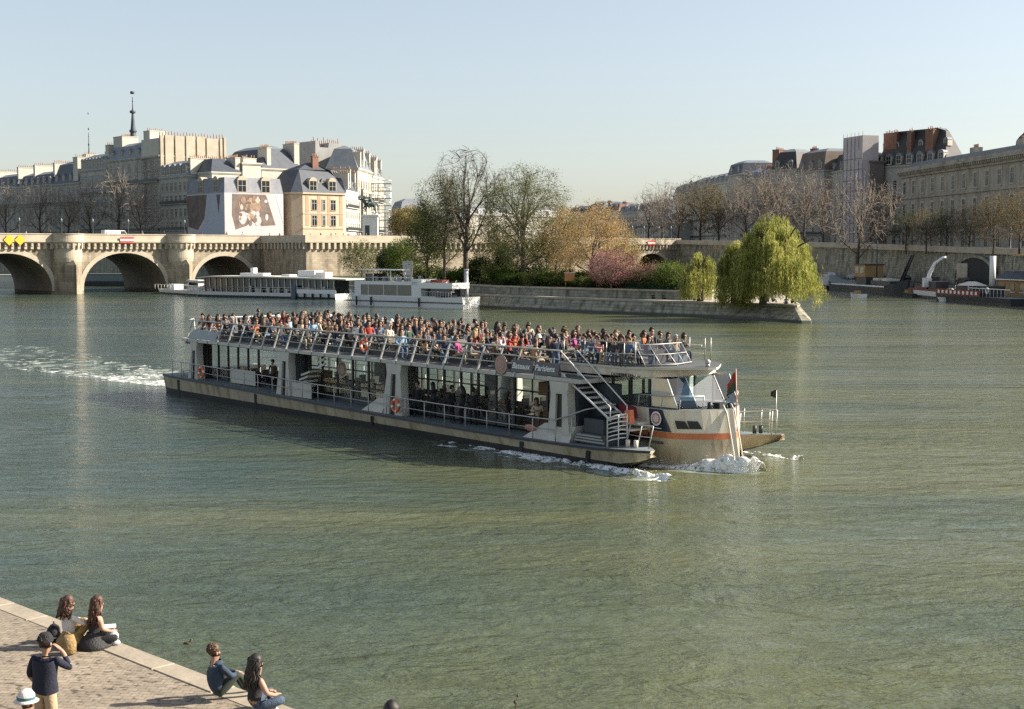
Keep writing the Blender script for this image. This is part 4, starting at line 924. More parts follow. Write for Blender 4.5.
near=['at the pole end of the garden wall','beside the pole end of the wall','left of the evergreen cone','under the evergreen cone','in front of the round tree trunk','right of the round tree trunk','left of the orange sign box','right of the orange sign box','under the orange yellow tree','left of the yellow tree trunk','at the yellow tree trunk','right of the yellow tree trunk','left of the pink blossom','under the pink blossom','right of the pink blossom','under the far arch','left of the round green bush','right of the round green bush','near the garden wall end','at the very end of the garden wall']
kinds=[2,0,2,1,1,2,1,0,0,1,0,2,0,3,0,2,1,0,2,1]
for i in range(20):
    p=along((i+.3)/20)+Vector((1.3,1.5)); k=kinds[i]; s=rng.uniform(.95,1.5)
    r=empty('garden_shrub',(p.x,p.y,3.42),rng.uniform(0,6),'%s clipped shrub %s'%(names[k],near[i]),'shrub','shrubs along the garden wall'); r.scale=(s*1.15,s,s*.95)
    link('stems',SH[k][0],r); link('foliage',SH[k][1],r)
for i in range(12):
    f=(i+.5)/12; p=along(f)+Vector((4.5,5.5)); k=[0,0,1,0,2,0,1,0,0,2,0,1][i]; s=rng.uniform(1.5,2.2)
    r=empty('garden_shrub',(p.x,p.y,3.42),rng.uniform(0,6),'%s taller back row shrub behind the one %s'%(names[k],near[int(f*20)]),'shrub','shrubs in the back row of the garden'); r.scale=(s*1.2,s,s)
    link('stems',SH[k][0],r); link('foliage',SH[k][1],r)
for i,(x,y,k) in enumerate([(-21,262,0),(-17.5,255,1),(-14,248,0),(-11,242,2),(-8,236,0),(-5.5,231,1),(-3.5,227,2),(-10,250,0),(-4,238,0)]):
    r=empty('garden_shrub',(x+2.5,y,3.42),i,'%s shrub behind the white excursion boat, %s from the left'%(names[k],['first','second','third','fourth','fifth','sixth','seventh','back row first','back row second'][i]),'shrub','shrubs behind the excursion boat'); s=rng.uniform(1.5,2.2); r.scale=(s*1.3,s*1.3,s)
    link('stems',SH[k][0],r); link('foliage',SH[k][1],r)
# willows
def willow(u,D,zb,H_,Rr,n,seed,label,lowf=.06,lean=0,ncl=60,sx=1.0,slope=0.0,tx=0.0):
    rg=random.Random(seed); nr=np.random.default_rng(seed); X=uD(u,D)[0]
    r=empty('weeping_willow',(X,D,zb),0,label,'tree')
    mt=MB(); mt.tube([(tx,0,-.05),(tx+.1,0,H_*.25),(tx*.7,.1,H_*.42)],[.5,.4,.32],8); heads=[]
    for i in range(11):
        a=2*math.pi*i/11+rg.uniform(-.2,.2); rr=Rr*rg.uniform(.3,.75); zt=H_*rg.uniform(.66,.95)*(1-.18*(rr/Rr)**2)
        p=(lean*.3+math.cos(a)*rr,math.sin(a)*rr,zt); m=((p[0])*.45,p[1]*.45,H_*.42+(zt-H_*.42)*.65)
        mt.tube([(tx*.7,.1,H_*.40),m,p],[.26,.15,.06],5,cap=False); heads.append(p)
    mt.build('trunk',BARK,r)
    C=[];T=[]; cl=[]
    for i in range(ncl):
        a=rg.uniform(0,2*math.pi); f=math.sqrt((i+.5)/ncl)*rg.uniform(.85,1.08); x=Rr*f*math.cos(a)*sx; y=Rr*f*math.sin(a)
        ztop=H_*(1-.50*f**1.8)*rg.uniform(.80,1.06)-(slope*max(0,x+Rr*.35)/Rr); cl.append((x,y,f,ztop,rg.uniform(0,1),rg.randrange(3)))
    for k in range(n):
        x0,y0,f,zt_,q0,tone=rg.choice(cl); q0*=.55; x=x0+rg.gauss(0,.40); y=y0+rg.gauss(0,.40); base=zt_-abs(rg.gauss(0,.35))*(1+abs(x-x0))
        lo=H_*lowf+q0*H_*.22+rg.uniform(0,1)**2*H_*.30
        if f<.45: lo=max(lo,base-H_*.45)
        if base-lo<.5: lo=base-.8
        m=7; L=base-lo; an=math.atan2(y,x); ox,oy=math.cos(an)*.06*L*f,math.sin(an)*.06*L*f; pts=[]
        for j in range(m+1):
            q=j/m; pts.append(np.array([x+ox*(1-(1-q)**2)*2+.07*math.sin(q*5+k),y+oy*(1-(1-q)**2)*2,base-L*q**1.1+.3*math.sin(min(q*3,1)*math.pi)*.6]))
        nl=int(L*6.0)
        for j in range(nl):
            q=rg.uniform(0,1)*m; i0=min(int(q),m-1); C.append(pts[i0]+(pts[i0+1]-pts[i0])*(q-i0)); T.append(tone if rg.random()<.7 else rg.randrange(3))
    C=np.array(C)+nr.normal(0,.06,(len(C),3)); N=len(C)
    ax=np.stack([nr.normal(0,.25,N),nr.normal(0,.25,N),-np.ones(N)],1); ax/=np.linalg.norm(ax,axis=1)[:,None]
    bx=np.cross(ax,nr.normal(0,1,(N,3))); bx/=np.linalg.norm(bx,axis=1)[:,None]
    ln=nr.uniform(.13,.28,N)[:,None]; wd=nr.uniform(.022,.045,N)[:,None]
    v=np.stack([C-ax*ln,C+bx*wd,C+ax*ln,C-bx*wd],1).reshape(-1,3)
    me=bpy.data.meshes.new('foliage'); me.vertices.add(4*N); me.vertices.foreach_set('co',v.ravel()); me.loops.add(4*N); me.loops.foreach_set('vertex_index',np.arange(4*N,dtype=np.int32))
    me.polygons.add(N); me.polygons.foreach_set('loop_start',np.arange(0,4*N,4,dtype=np.int32))
    for mm in LWI: me.materials.append(mm)
    mi=np.array(T,dtype=np.int32); me.polygons.foreach_set('material_index',mi); me.update()
    link('crown',me,r); return r
willow(780,179,2.05,11.9,5.7,4600,3,'big weeping willow with yellow green strands near the island tip',lowf=.03,ncl=150,slope=3.2,tx=-2.2)
willow(734,183,2.05,8.6,1.9,1100,5,'darker slim willow joined to the left of the big willow',lowf=-.10,ncl=20)
willow(700,190,2.05,6.9,2.1,800,6,'small pale willow at the end of the garden wall',lowf=.0,ncl=24)
# ---------------- tour boat ----------------
A0=Vector((0.6394,-0.76885)); B0=Vector((0.76885,0.6394)); T0=Vector((5.40,55.16)); RZT=math.atan2(A0.y,A0.x)
oo=T0+A0*(-20)+B0*4.27; OFF=(20,-4.27,0)
tb_=empty('tour_boat',(oo.x,oo.y,0),RZT,'long crowded sightseeing boat with open upper deck and orange striped bow in mid river','boat')
def TB(): return MB(OFF)
def bw(x,y,z=0): p=T0+A0*x+B0*y; return (p.x,p.y,z)
BEIGE=mat('hull_beige',(0.43,0.37,0.26),0.6,streak=(2.2,(.62,.55,.45)),scale=.7,var=.22,detail=6); CREAM=mat('hull_cream',(0.66,0.60,0.50),0.45,streak=(2.5,(.80,.74,.66)),scale=.5,var=.1); PYL=mat('pylon_grey_beige',(0.52,0.50,0.44),0.6,scale=.8,var=.12)
ORG=mat('orange_stripe',(0.50,0.16,0.065),0.5,var=.08); NAVY=mat('navy_panel',(0.02,0.03,0.055),0.4,var=.1); DECKG=mat('deck_blue_grey',(0.17,0.20,0.20),0.75,scale=2,var=.2)
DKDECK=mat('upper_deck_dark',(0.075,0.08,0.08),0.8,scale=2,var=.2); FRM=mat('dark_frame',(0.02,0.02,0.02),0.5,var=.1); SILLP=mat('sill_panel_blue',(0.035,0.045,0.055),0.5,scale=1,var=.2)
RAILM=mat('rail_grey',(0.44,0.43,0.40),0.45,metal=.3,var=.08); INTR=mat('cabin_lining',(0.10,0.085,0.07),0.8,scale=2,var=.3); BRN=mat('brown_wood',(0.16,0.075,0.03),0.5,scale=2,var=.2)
LIFE=mat('lifebuoy_orange',(0.75,0.14,0.04),0.6,var=.1); BENCH=mat('bench_slat',(0.15,0.14,0.125),0.6,scale=2,var=.15); PEACH=mat('interior_cream',(0.85,0.70,0.48),0.6,var=.1)
SIGNB=mat('sign_board_grey',(0.095,0.085,0.085),0.5,var=.08); ROSE=mat('emblem_rose',(0.50,0.20,0.15),0.5,var=.1); EMB=mat('emblem_ring',(0.42,0.30,0.25),0.5,var=.1)
def glassm(name,tint,tr,rough=.02):
    m=bpy.data.materials.new(name); m.use_nodes=True; n=m.node_tree; n.nodes.clear(); L=n.links
    t=n.nodes.new('ShaderNodeBsdfTransparent'); t.inputs[0].default_value=(*tint,1); g=n.nodes.new('ShaderNodeBsdfGlossy'); g.inputs['Roughness'].default_value=rough
    f=n.nodes.new('ShaderNodeFresnel'); f.inputs[0].default_value=1.5; ad=n.nodes.new('ShaderNodeMath'); ad.operation='MULTIPLY_ADD'; ad.inputs[1].default_value=.9; ad.inputs[2].default_value=tr
    L.new(f.outputs[0],ad.inputs[0]); mx=n.nodes.new('ShaderNodeMixShader'); L.new(ad.outputs[0],mx.inputs[0]); L.new(t.outputs[0],mx.inputs[1]); L.new(g.outputs[0],mx.inputs[2])
    o=n.nodes.new('ShaderNodeOutputMaterial'); L.new(mx.outputs[0],o.inputs[0]); return m
GLS=glassm('saloon_glass',(.93,.97,.94),.0); GLB=glassm('blue_windscreen',(.13,.32,.55),.0); GLP=glassm('pale_windscreen',(.60,.75,.84),.08); GLC=glassm('helm_screen',(.9,.93,.93),.03)
def dz(x):   # deck height along the boat
    K=[(-43,1.15),(-38,1.08),(-32,1.0),(-21.5,.84),(-13,.76),(-7,.76),(-3,.84),(0,1.02)]
    for (a,b),(c,d) in zip(K[:-1],K[1:]):
        if a<=x<=c: return b+(d-b)*(x-a)/(c-a)
    return K[-1][1] if x>0 else K[0][1]
# outriggers
for side in (0,1):
    def Y(y): return y if side==0 else 8.55-y
    mb=TB(); xs=[-43.6,-43.2,-42.4,-40.5,-38,-35,-32,-28,-24,-20,-16,-12,-8,-5,-3,-1.8,-.8,0]
    st=[]
    for x in xs:
        z=dz(x); 
        sp=0.0; 
        if x>-5: sp=((x+5)/5)**2
        if x<-41: sp=((-41-x)/2.6)**2*.6
        yo=0.0+sp*(.15 if x>-5 else .5); yi=2.6-(sp*2.2 if x>-5 else sp*.8); bo=yo+.25+sp*.1; bi=yi-.3
        kz=-.6 if x<-4 else -.6+(x+4)/4*1.35
        st.append([(x,Y(yo),z),(x,Y(yo-.04),z-.10),(x,Y(yo+.02),z-.101),(x,Y(yo+.02+(bo-yo-.02)*.5),max(kz,.30)),(x,Y(bo),max(kz,-.6)),(x,Y(bi),max(kz,-.6)),(x,Y(yi),z)])
    vs=[p for s_ in st for p in s_]; m=7
    for i in range(len(st)-1):
        b=[list(range(i*m,i*m+m)),list(range((i+1)*m,(i+1)*m+m))]
    mb.add(vs,[],0)
    b0=0
    for i in range(len(st)-1):
        for j,mi in ((0,1),(2,0),(3,3),(4,3),(5,0),(6,2)):
            a=i*m+j; c=i*m+(j+1)%m
            mb.f.append([a,c,c+m,a+m]); mb.m.append(mi); mb.sm.append(False)
        a=i*m+1; c=i*m+2; mb.f.append([a,c,c+m,a+m]); mb.m.append(1); mb.sm.append(False)
    mb.f.append([0,1,2,3,4,5,6]); mb.m.append(0); mb.sm.append(False); e=(len(st)-1)*m; mb.f.append([e+6,e+5,e+4,e+3,e+2,e+1,e]); mb.m.append(0); mb.sm.append(False)
    h=mb.build('outrigger_hull',[BEIGE,BLACKR,DECKG,mat('black_bottom_paint_and_shade',(.018,.018,.017),.6,scale=1,var=.4)],tb_)  # black band: bottom paint and wet, plus waterline shadow and reflection painted in
    mb=TB()
    for x in (-41.0,-31.4,-19.6,-7.9,-3.6):
        z=dz(x); mb.hexa([(x-.35,Y(.22),-.1),(x-.12,Y(.22),-.1),(x-.12,Y(.30),-.1),(x-.35,Y(.30),-.1),(x,Y(-.02),z-.17),(x+.22,Y(-.02),z-.17),(x+.22,Y(.05),z-.17),(x,Y(.05),z-.17)])
    mb.build('hull_seam',IRON,h)
# centre hull and under deck
mb=TB(); mb.box(-41,-5,2.4,6.15,-.5,.7,0); mb.box(-42,-6.2,2.3,6.25,.701,.86,1); mb.build('centre_hull',[BEIGE,DECKG],tb_)
# bow hull
stn=[-6.5,-5.2,-4.2,-3.2,-2.2,-1.6,-1.2,-.9,-.6,-.3,-.05,.15,.32,.45,.56]
def hw(x): return 2.15 if x<-1.2 else max(.12,2.15*(1-((x+1.2)/1.8)**1.7))
zb=[-.5,.0,1.20,1.22,1.46,1.48,2.44]
def botx(x,z): return x+ (0.42*(1-(z/2.44)))*max(0,(x+2)/2.5)   # lower parts run further forward
mb=TB()
for i in range(len(stn)-1):
    for j in range(len(zb)-1):
        for s_ in (-1,1):
            def P(x,z):
                top=2.44
                zz=z
                fl=.80+.20*min(1,max(0,z)/2.0); return (botx(x,zz),4.27+s_*hw(x)*fl,zz)
            a,b,c,d=P(stn[i],zb[j]),P(stn[i+1],zb[j]),P(stn[i+1],zb[j+1]),P(stn[i],zb[j+1])
            mi=[0,0,0,2,2,1][j]
            if j in (3,4) : mi=2
            mb.quad(a,b,c,d,mi)
top=[(x,4.27-hw(x),2.44) for x in stn]+[(x,4.27+hw(x),2.44) for x in reversed(stn)]
mb.add(top,[tuple(range(len(top)))],3)
mb.quad((botx(.56,-.5),4.15,-.5),(botx(.56,-.5),4.39,-.5),(.56,4.39,2.44),(.56,4.15,2.44),4)
bowh=mb.build('bow_hull',[BEIGE,CREAM,ORG,DECKG,IRON],tb_)
mb=TB()   # white stem posts
for y in (4.02,4.52): mb.tube([(.35,y,2.62),(.55,y,2.3),(.78,y,1.4),(1.0,y,.5),(.85,y,.2)],.035,6)
mb.build('stem_post',CREAM,bowh)
def onside(x,z,e=.012):
    fl=.80+.20*min(1,z/2.0); return (botx(x,z),4.27-hw(x)*fl-e,z)
mb=TB()
for x0,x1 in ((-.74,-.45),(-.38,-.12)):
    mb.quad(onside(x0,1.66,.03),onside(x1+.06,1.66,.03),onside(x1-.02,1.98,.03),onside(x0-.03,2.0,.03))
mb.build('porthole',FRM,bowh,fix=False)
mb=TB(); [mb.quad(onside(xa,1.5,.02),onside(xb,1.5,.02),onside(xb-.3*(xb+2.05)/1.07,2.42,.02),onside(xa-.3*(xa+2.05)/1.07,2.42,.02)) for xa,xb in zip([-2.05,-1.7,-1.4,-1.2,-1.1],[-1.7,-1.4,-1.2,-1.1,-.98])]; mb.build('navy_panel',NAVY,bowh,fix=False)
c=onside(-1.62,2.03,.03)
def disc(mb,c,r,mi,y,n=18): mb.add([(c[0]+r*math.cos(2*math.pi*k/n),y,c[2]+r*math.sin(2*math.pi*k/n)) for k in range(n)],[tuple(range(n))],mi)
def rose(parent,c,r,cols,y=None,mbk=TB,back=None):
    y=c[1] if y is None else y
    mb=mbk(); disc(mb,c,r,0,y); disc(mb,c,r*.8,1,y-.006); disc(mb,c,r*.58,2,y-.012); disc(mb,c,r*.2,0,y-.024)
    for k in range(8):
        a=2*math.pi*k/8; disc(mb,(c[0]+r*.4*math.cos(a),0,c[2]+r*.4*math.sin(a)),r*.15,0,y-.018,8)
        a+=math.pi/8; disc(mb,(c[0]+r*.69*math.cos(a),0,c[2]+r*.69*math.sin(a)),r*.07,0,y-.018,6)
    return mb.build('round_emblem',cols,parent,fix=False)
rose(bowh,c,.30,[WHITE,ROSE,mat('emblem_red',(.55,.08,.06),.5)])
mb=TB(); mb.box(c[0]-.3,c[0]+.3,c[1]-.0,c[1]+.005,1.62,1.65); mb.build('lettering_line',WHITE,bowh)
# bow rail, foredeck gear
mb=TB(); pts=[(-2.6,2.1,2.95),(-1.3,2.15,3.0),(-.6,2.5,3.0),(.0,3.25,3.0)]
mb.tube(pts,.03,5)
for p in pts: mb.tube([(p[0]-.1,p[1],2.42),p],.025,5)
pts=[(.0,5.3,3.0),(-.6,6.0,3.0),(-1.3,6.4,2.95)]; mb.tube(pts,.03,5)
for p in pts: mb.tube([(p[0],p[1],2.85),p],.025,5)
mb.build('bow_rail',RAILM,bowh)
mb=TB(); mb.box(-.2,.15,4.0,4.5,2.45,2.68); mb.cyl(-.1,3.7,2.44,2.72,.1,8); mb.cyl(.2,4.6,2.44,2.66,.08,8); mb.ell((.05,4.9,2.55),(.2,.18,.12),8,5); mb.build('windlass',IRON,bowh)
# flag staff
mb=TB(); mb.tube([(.62,4.6,1.5),(.50,4.6,4.1)],.028,5); fs=mb.build('flag_staff',mat('staff_red',(.45,.22,.18),.5),tb_)
FLG=[mat('flag_dark_red',(.42,.06,.04),.8,var=.2),mat('flag_green',(.06,.10,.05),.8,var=.2)]
def flag(mbk,p,w,h,mats,parent,drop=.5):
    mb=mbk(); N=6
    for i in range(N):
        for j in range(2):
            x0=p[0]-w*i/N; x1=p[0]-w*(i+1)/N; d0=-drop*h*(i/N)**1.2; d1=-drop*h*((i+1)/N)**1.2; z0=p[2]-h*j/2; z1=p[2]-h*(j+1)/2; k0=1-.45*i/N;k1=1-.45*(i+1)/N
            y0=p[1]+.05*math.sin(i*1.7); y1=p[1]+.05*math.sin((i+1)*1.7)
            mb.quad((x0,y0,p[2]+d0-h*j/2*k0),(x1,y1,p[2]+d1-h*j/2*k1),(x1,y1,p[2]+d1-h*(j+1)/2*k1),(x0,y0,p[2]+d0-h*(j+1)/2*k0),j if len(mats)>1 else 0)
    return mb.build('flag',mats,parent,fix=False)
flag(TB,(.50,4.6,4.05),.42,.85,FLG,fs,.75)
# far outrigger front rail + dark pennant
mb=TB(); pts=[(-3.2,8.3,1.95),(-1.2,8.3,2.0),(-.25,8.2,2.05),(-.1,7.7,2.05),(-1.2,6.9,2.0),(-3,6.6,1.95)]; mb.tube(pts,.03,5); mb.tube([(p[0],p[1],p[2]-.45) for p in pts],.022,5)
for p in pts+[(-.7,8.25,2.02),(-2.2,8.3,1.97),(-2.1,6.7,1.97)]: mb.tube([(p[0]-.05,p[1],dz(p[0])),p],.028,5)
mb.build('platform_rail',RAILM,tb_)
mb=TB(); 
for x,y in ((-1.0,7.6),(-.9,7.9)): mb.cyl(x,y,1,1.35,.09,8)
mb.box(-3.2,-2.0,7.0,7.6,.95,1.2); mb.build('mooring_gear',IRON,tb_)
mb=TB(); mb.tube([(-.35,8.25,1.0),(-.35,8.25,2.9)],.02,5); ps=mb.build('pennant_staff',RAILM,tb_)
flag(TB,(-.35,8.25,2.95),.28,.4,[FRM],ps,.3)
# saloon: floor, ceiling, frames
X0,X1=-39.8,-6.6; YN,YF=1.45,7.1; ZC=3.34
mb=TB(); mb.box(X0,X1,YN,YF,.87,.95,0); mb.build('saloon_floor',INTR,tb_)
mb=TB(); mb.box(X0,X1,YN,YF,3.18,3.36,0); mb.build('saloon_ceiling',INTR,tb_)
posts=[-38.5,-37.1,-35.7,-34.4,-33.1]
near=[(-39.5,-33.4,5),(-27.9,-20.4,5),(-18.0,-10.0,6),(-7.7,-6.8,1)]
def zf(x): return dz(x)+.1
for side in (0,1):
    def Y(y): return y if side==0 else 8.55-y
    for gi,(a,b,n) in enumerate(near if side==0 else [(-39.6,-33.4,5),(-33.4,-28.2,3),(-27.9,-20.4,5),(-20.3,-18.1,1),(-18.0,-9.9,6),(-9.8,-6.7,2)]):
        fr=TB(); si=TB(); 
        for i in range(n+1):
            x=a+(b-a)*i/n; fr.box(x-.055,x+.055,Y(YN)-.05,Y(YN)+.05,.9,ZC)
        fr.box(a,b,Y(YN)-.049,Y(YN)+.049,3.2,3.345); fr.box(a,b,Y(YN)-.035,Y(YN)+.035,1.72,1.80)
        si.box(a,b,Y(YN)-.03,Y(YN)+.03,.88,1.18); f_=fr.build('window_frame',FRM,tb_); si.build('sill_panel',SILLP,f_)
        for i in range(n):
            x=a+(b-a)*i/n; g=TB(); g.quad((x+.07,Y(YN),1.18),(x+(b-a)/n-.07,Y(YN),1.18),(x+(b-a)/n-.07,Y(YN),3.2),(x+.07,Y(YN),3.2)); g.build('window_pane',GLS,f_,fix=False)
# end bulkheads
# interior: tables, brown counter, cream chairs
cm_=MB(); cm_.box(-.22,.22,-.22,.22,1.2,1.35); cm_.box(-.25,-.2,-.22,.22,1.35,1.7); cm_.box(-.05,.05,-.05,.05,.95,1.2); cm_=cm_.mesh('cabin_chair',FRM); rg=random.Random(7)
for x in np.arange(-37.5,-9.5,1.35):
    for y in (2.3,3.6,5.0,6.2):
        if rg.random()<.85: link('cabin_chair',cm_,tb_,(x+OFF[0],y+OFF[1],0))
mb=TB()
for x in (-26.5,-25.4,-22.6,-21.2,-36.2,-30): mb=TB(); mb.box(x-.4,x+.4,1.7,2.4,1.25,1.6); mb.box(x-.4,x-.28,1.7,2.4,1.6,1.95); mb.build('cream_armchair',PEACH,tb_)
mb=TB(); mb.box(-9.3,-8.0,2.0,3.6,.95,1.9); mb.box(-9.2,-8.1,2.2,3.4,2.4,3.0); mb.box(-32.2,-30.2,2.4,4.5,.95,2.0); mb.build('bar_counter',BRN,tb_)
# emblem stickers on glass and stern panels
rose(tb_,(-24.35,YN-.07,2.62),.45,[EMB,mat('emblem_green',(.12,.14,.08),.6),ROSE])
mb=TB()
mb.box(-36,-33.0,.98,1.0,1.1,1.95); mb.build('white_screen_panel',PYL,tb_)
# pylons with slot
def pylon(x0,x1,side,lean=0.0,wide=.35,foot=0):
    def Y(y): return y if side==0 else 8.55-y
    mb=TB(); zb_=dz(x0)+.0; zt=3.40; w=x1-x0; ya,yb=sorted((Y(.35),Y(.80)))
    t0,t1=x0+wide,x1; b0,b1=x0-foot,x1+.15
    sx0,sx1=(t0+t1)/2-.20,(t0+t1)/2+.20
    bx0,bx1=(b0+b1)/2-.24,(b0+b1)/2+.24
    def hx(p): mb.hexa([(p[0][0],ya,p[0][1]),(p[1][0],ya,p[1][1]),(p[1][0],yb,p[1][1]),(p[0][0],yb,p[0][1]),(p[3][0],ya,p[3][1]),(p[2][0],ya,p[2][1]),(p[2][0],yb,p[2][1]),(p[3][0],yb,p[3][1])])
    hx([(b0,zb_),(bx0,zb_),(sx0,zt-.55),(t0,zt-.55)]); hx([(bx1,zb_),(b1,zb_),(t1,zt-.55),(sx1,zt-.55)]); hx([(t0,zt-.549),(t1,zt-.549),(t1+.1,zt),(t0-.1,zt)])
    o=mb.build('pylon',PYL,tb_)
    mb=TB(); hw_=(yb-ya); mb.hexa([(bx0,ya+.12,zb_),(bx1,ya+.12,zb_),(bx1,yb-.05,zb_),(bx0,yb-.05,zb_),(sx0,ya+.12,zt-.56),(sx1,ya+.12,zt-.56),(sx1,yb-.05,zt-.56),(sx0,yb-.05,zt-.56)]); mb.build('slot_shade',FRM,o)  # near-black fill paints the shade inside the slot
for side in (0,1):
    pylon(-40.0,-39.1,side,foot=.25,wide=.2); pylon(-29.35,-28.2,side,foot=.2,wide=.25); pylon(-18.9,-17.5,side,foot=.25,wide=.25); pylon(-6.35,-5.2,side,foot=.15,wide=.1)
    # dark box behind pylons
    def Y(y): return y if side==0 else 8.55-y
    ya,yb=sorted((Y(.82),Y(1.75)))
    for q0,q1 in ((-39.95,-39.7),(-18.9,-17.9),(-29.3,-28.0),(-6.3,-5.0)): mb=TB(); mb.box(q0,q1,ya,yb,.9,3.3); mb.build('dark_box',SILLP,tb_)
# foot fairings
for x0,x1 in ((-20.8,-19.0),(-8.0,-5.0)):
    mb=TB(); z=dz(x0)+.005; mb.hexa([(x0,.25,z),(x1,.25,z),(x1,1.1,z),(x0,1.1,z),(x0+1.2,.5,z+.72),(x1+.2,.5,z+.72),(x1+.2,1.1,z+.72),(x0+1.2,1.1,z+.72)])
    mb.build('foot_fairing',PYL,tb_)
mb=TB(); mb.ell((-7.6,.34,1.2),(.42,.04,.15),12,6); mb.build('oval_marking',ROSE,tb_)
# small white louvred stairs behind pylon 2
mb=TB()
for k in range(5): mb.hexa([(-28.0+k*.22,.5,1.0+k*.28),(-27.1+k*.22,.5,1.25+k*.28),(-27.1+k*.22,1.3,1.25+k*.28),(-28.0+k*.22,1.3,1.0+k*.28),(-28.0+k*.22,.5,1.1+k*.28),(-27.1+k*.22,.5,1.35+k*.28),(-27.1+k*.22,1.3,1.35+k*.28),(-28.0+k*.22,1.3,1.1+k*.28)])
mb.box(-28.1,-26.0,.45,.5,.95,1.75); mb.build('side_steps',PYL,tb_)
mb=TB()
for k in range(3): mb.hexa([(-26.7,1.3,2.5+k*.27),(-26.0,1.3,2.75+k*.27),(-26.0,1.4,2.75+k*.27),(-26.7,1.3,2.5+k*.27),(-26.7,1.3,2.62+k*.27),(-26.0,1.3,2.87+k*.27),(-26.0,1.4,2.87+k*.27),(-26.7,1.4,2.62+k*.27)])
mb.build('louvre',WHITE,tb_)
# upper deck
UZ=3.56
mb=TB(); mb.prism([(-41.6,.9),(-41.0,.35),(-4.4,.35),(-4.4,8.2),(-41.0,8.2),(-41.6,7.65)],3.36,UZ-.02,0); mb.prism([(-41.0,1.0),(-40.5,.5),(-4.5,.5),(-4.5,8.05),(-40.5,8.05),(-41.0,7.55)],UZ-.019,UZ,1); mb.build('upper_deck',[RAILM,DKDECK],tb_)
mb=TB(); mb.box(-41.6,-40.0,.9,7.6,3.15,3.355); mb.build('stern_overhang',FRM,tb_)
# upper rail near and far: leaning flat stanchions
for side in (0,1):
    def Y(y): return y if side==0 else 8.55-y
    mb=TB(); n=27
    for i in range(n):
        x=-40.3+i*(34.2/(n-1)); 
        if side==0 and x>-6.4: continue
        mb.hexa([(x-.05,Y(.28),3.38),(x+.05,Y(.28),3.38),(x+.05,Y(.36),3.38),(x-.05,Y(.36),3.38),(x+.15,Y(.62),4.62),(x+.22,Y(.62),4.62),(x+.22,Y(.68),4.62),(x+.15,Y(.68),4.62)])
    e=-5.9 if side==0 else -4.4
    mb.tube([(-41.2,Y(1.3),4.72),(-40.6,Y(.68),4.66),(e,Y(.68),4.66)],.042,6)
    mb.tube([(-40.4,Y(.46),3.95),(e,Y(.46),3.95)],.02,5); mb.tube([(-40.4,Y(.56),4.3),(e,Y(.56),4.3)],.02,5)
    mb.build('upper_rail',RAILM,tb_)
mb=TB(); mb.tube([(-41.2,1.3,4.72),(-41.2,7.25,4.72)],.05,6); mb.tube([(-41.1,1.3,4.2),(-41.1,7.25,4.2)],.02,5)
for y in (1.3,2.8,4.27,5.8,7.25): mb.tube([(-41.0,y,3.5),(-41.2,y,4.72)],.04,5)
mb.build('stern_rail',RAILM,tb_)
mb=TB(); mb.hexa([(-40.2,.30,3.58),(-36.6,.30,3.56),(-36.6,.36,3.56),(-40.2,.36,3.58),(-39.6,.5,4.15),(-36.4,.5,4.1),(-36.4,.55,4.1),(-39.6,.55,4.15)]); mb.build('stern_side_panel',mat('grey_panel',(.25,.26,.26),.4,var=.1),tb_)
# signboard on the rail
Msign=lambda x,z:(Matrix.Translation((x+OFF[0],.33+OFF[1],z))@Matrix.Rotation(R(76),4,'X'))
for (x0,x1,txt) in ((-8.9,-7.45,'Bateaux'),(-7.35,-5.75,'Parisiens')):
    mb=TB(); mb.hexa([(x0,.30,3.60),(x1,.30,3.60),(x1,.34,3.60),(x0,.34,3.60),(x0,.43,4.13),(x1,.43,4.13),(x1,.47,4.13),(x0,.47,4.13)]); s_=mb.build('sign_board',SIGNB,tb_)
    text_mesh(txt,.37,WHITE,'lettering',s_,Msign(x0+.06,3.76),.006,True)
eb=rose(tb_,(-9.55,.27,3.86),.42,[EMB,ROSE,EMB])
mb=TB(); mb.tube([(-9.6,.28,3.86),(-9.6,.34,3.86)],.45,18); mb.build('emblem_disc',SIGNB,tb_)
# benches on the upper deck
bm_=MB(); bm_.box(-.2,.2,-.85,1.25,.38,.43); bm_.box(-.26,-.22,-.85,1.25,.52,.62); bm_.box(-.27,-.23,-.85,1.25,.70,.80)
for y in (-.7,.2,1.1): bm_.box(-.16,.12,y-.03,y+.03,0,.38)
bme=bm_.mesh('bench',BENCH); rows=[-39.6+i*.92 for i in range(36)]; PLT=.16
def rz_(ri,y): return UZ+(PLT if (ri>=4 and y>1.6) else 0)
mb=TB(); mb.box(-36.4,-6.9,1.75,7.6,UZ+.001,UZ+PLT-.001); mb.build('seating_platform',DKDECK,tb_)
for ri,x in enumerate(rows):
    for y in (2.85,6.1): 
        link('bench',bme,tb_,(x+OFF[0],y+OFF[1]-(.25 if y<4 else 0),rz_(ri,y)+.001))
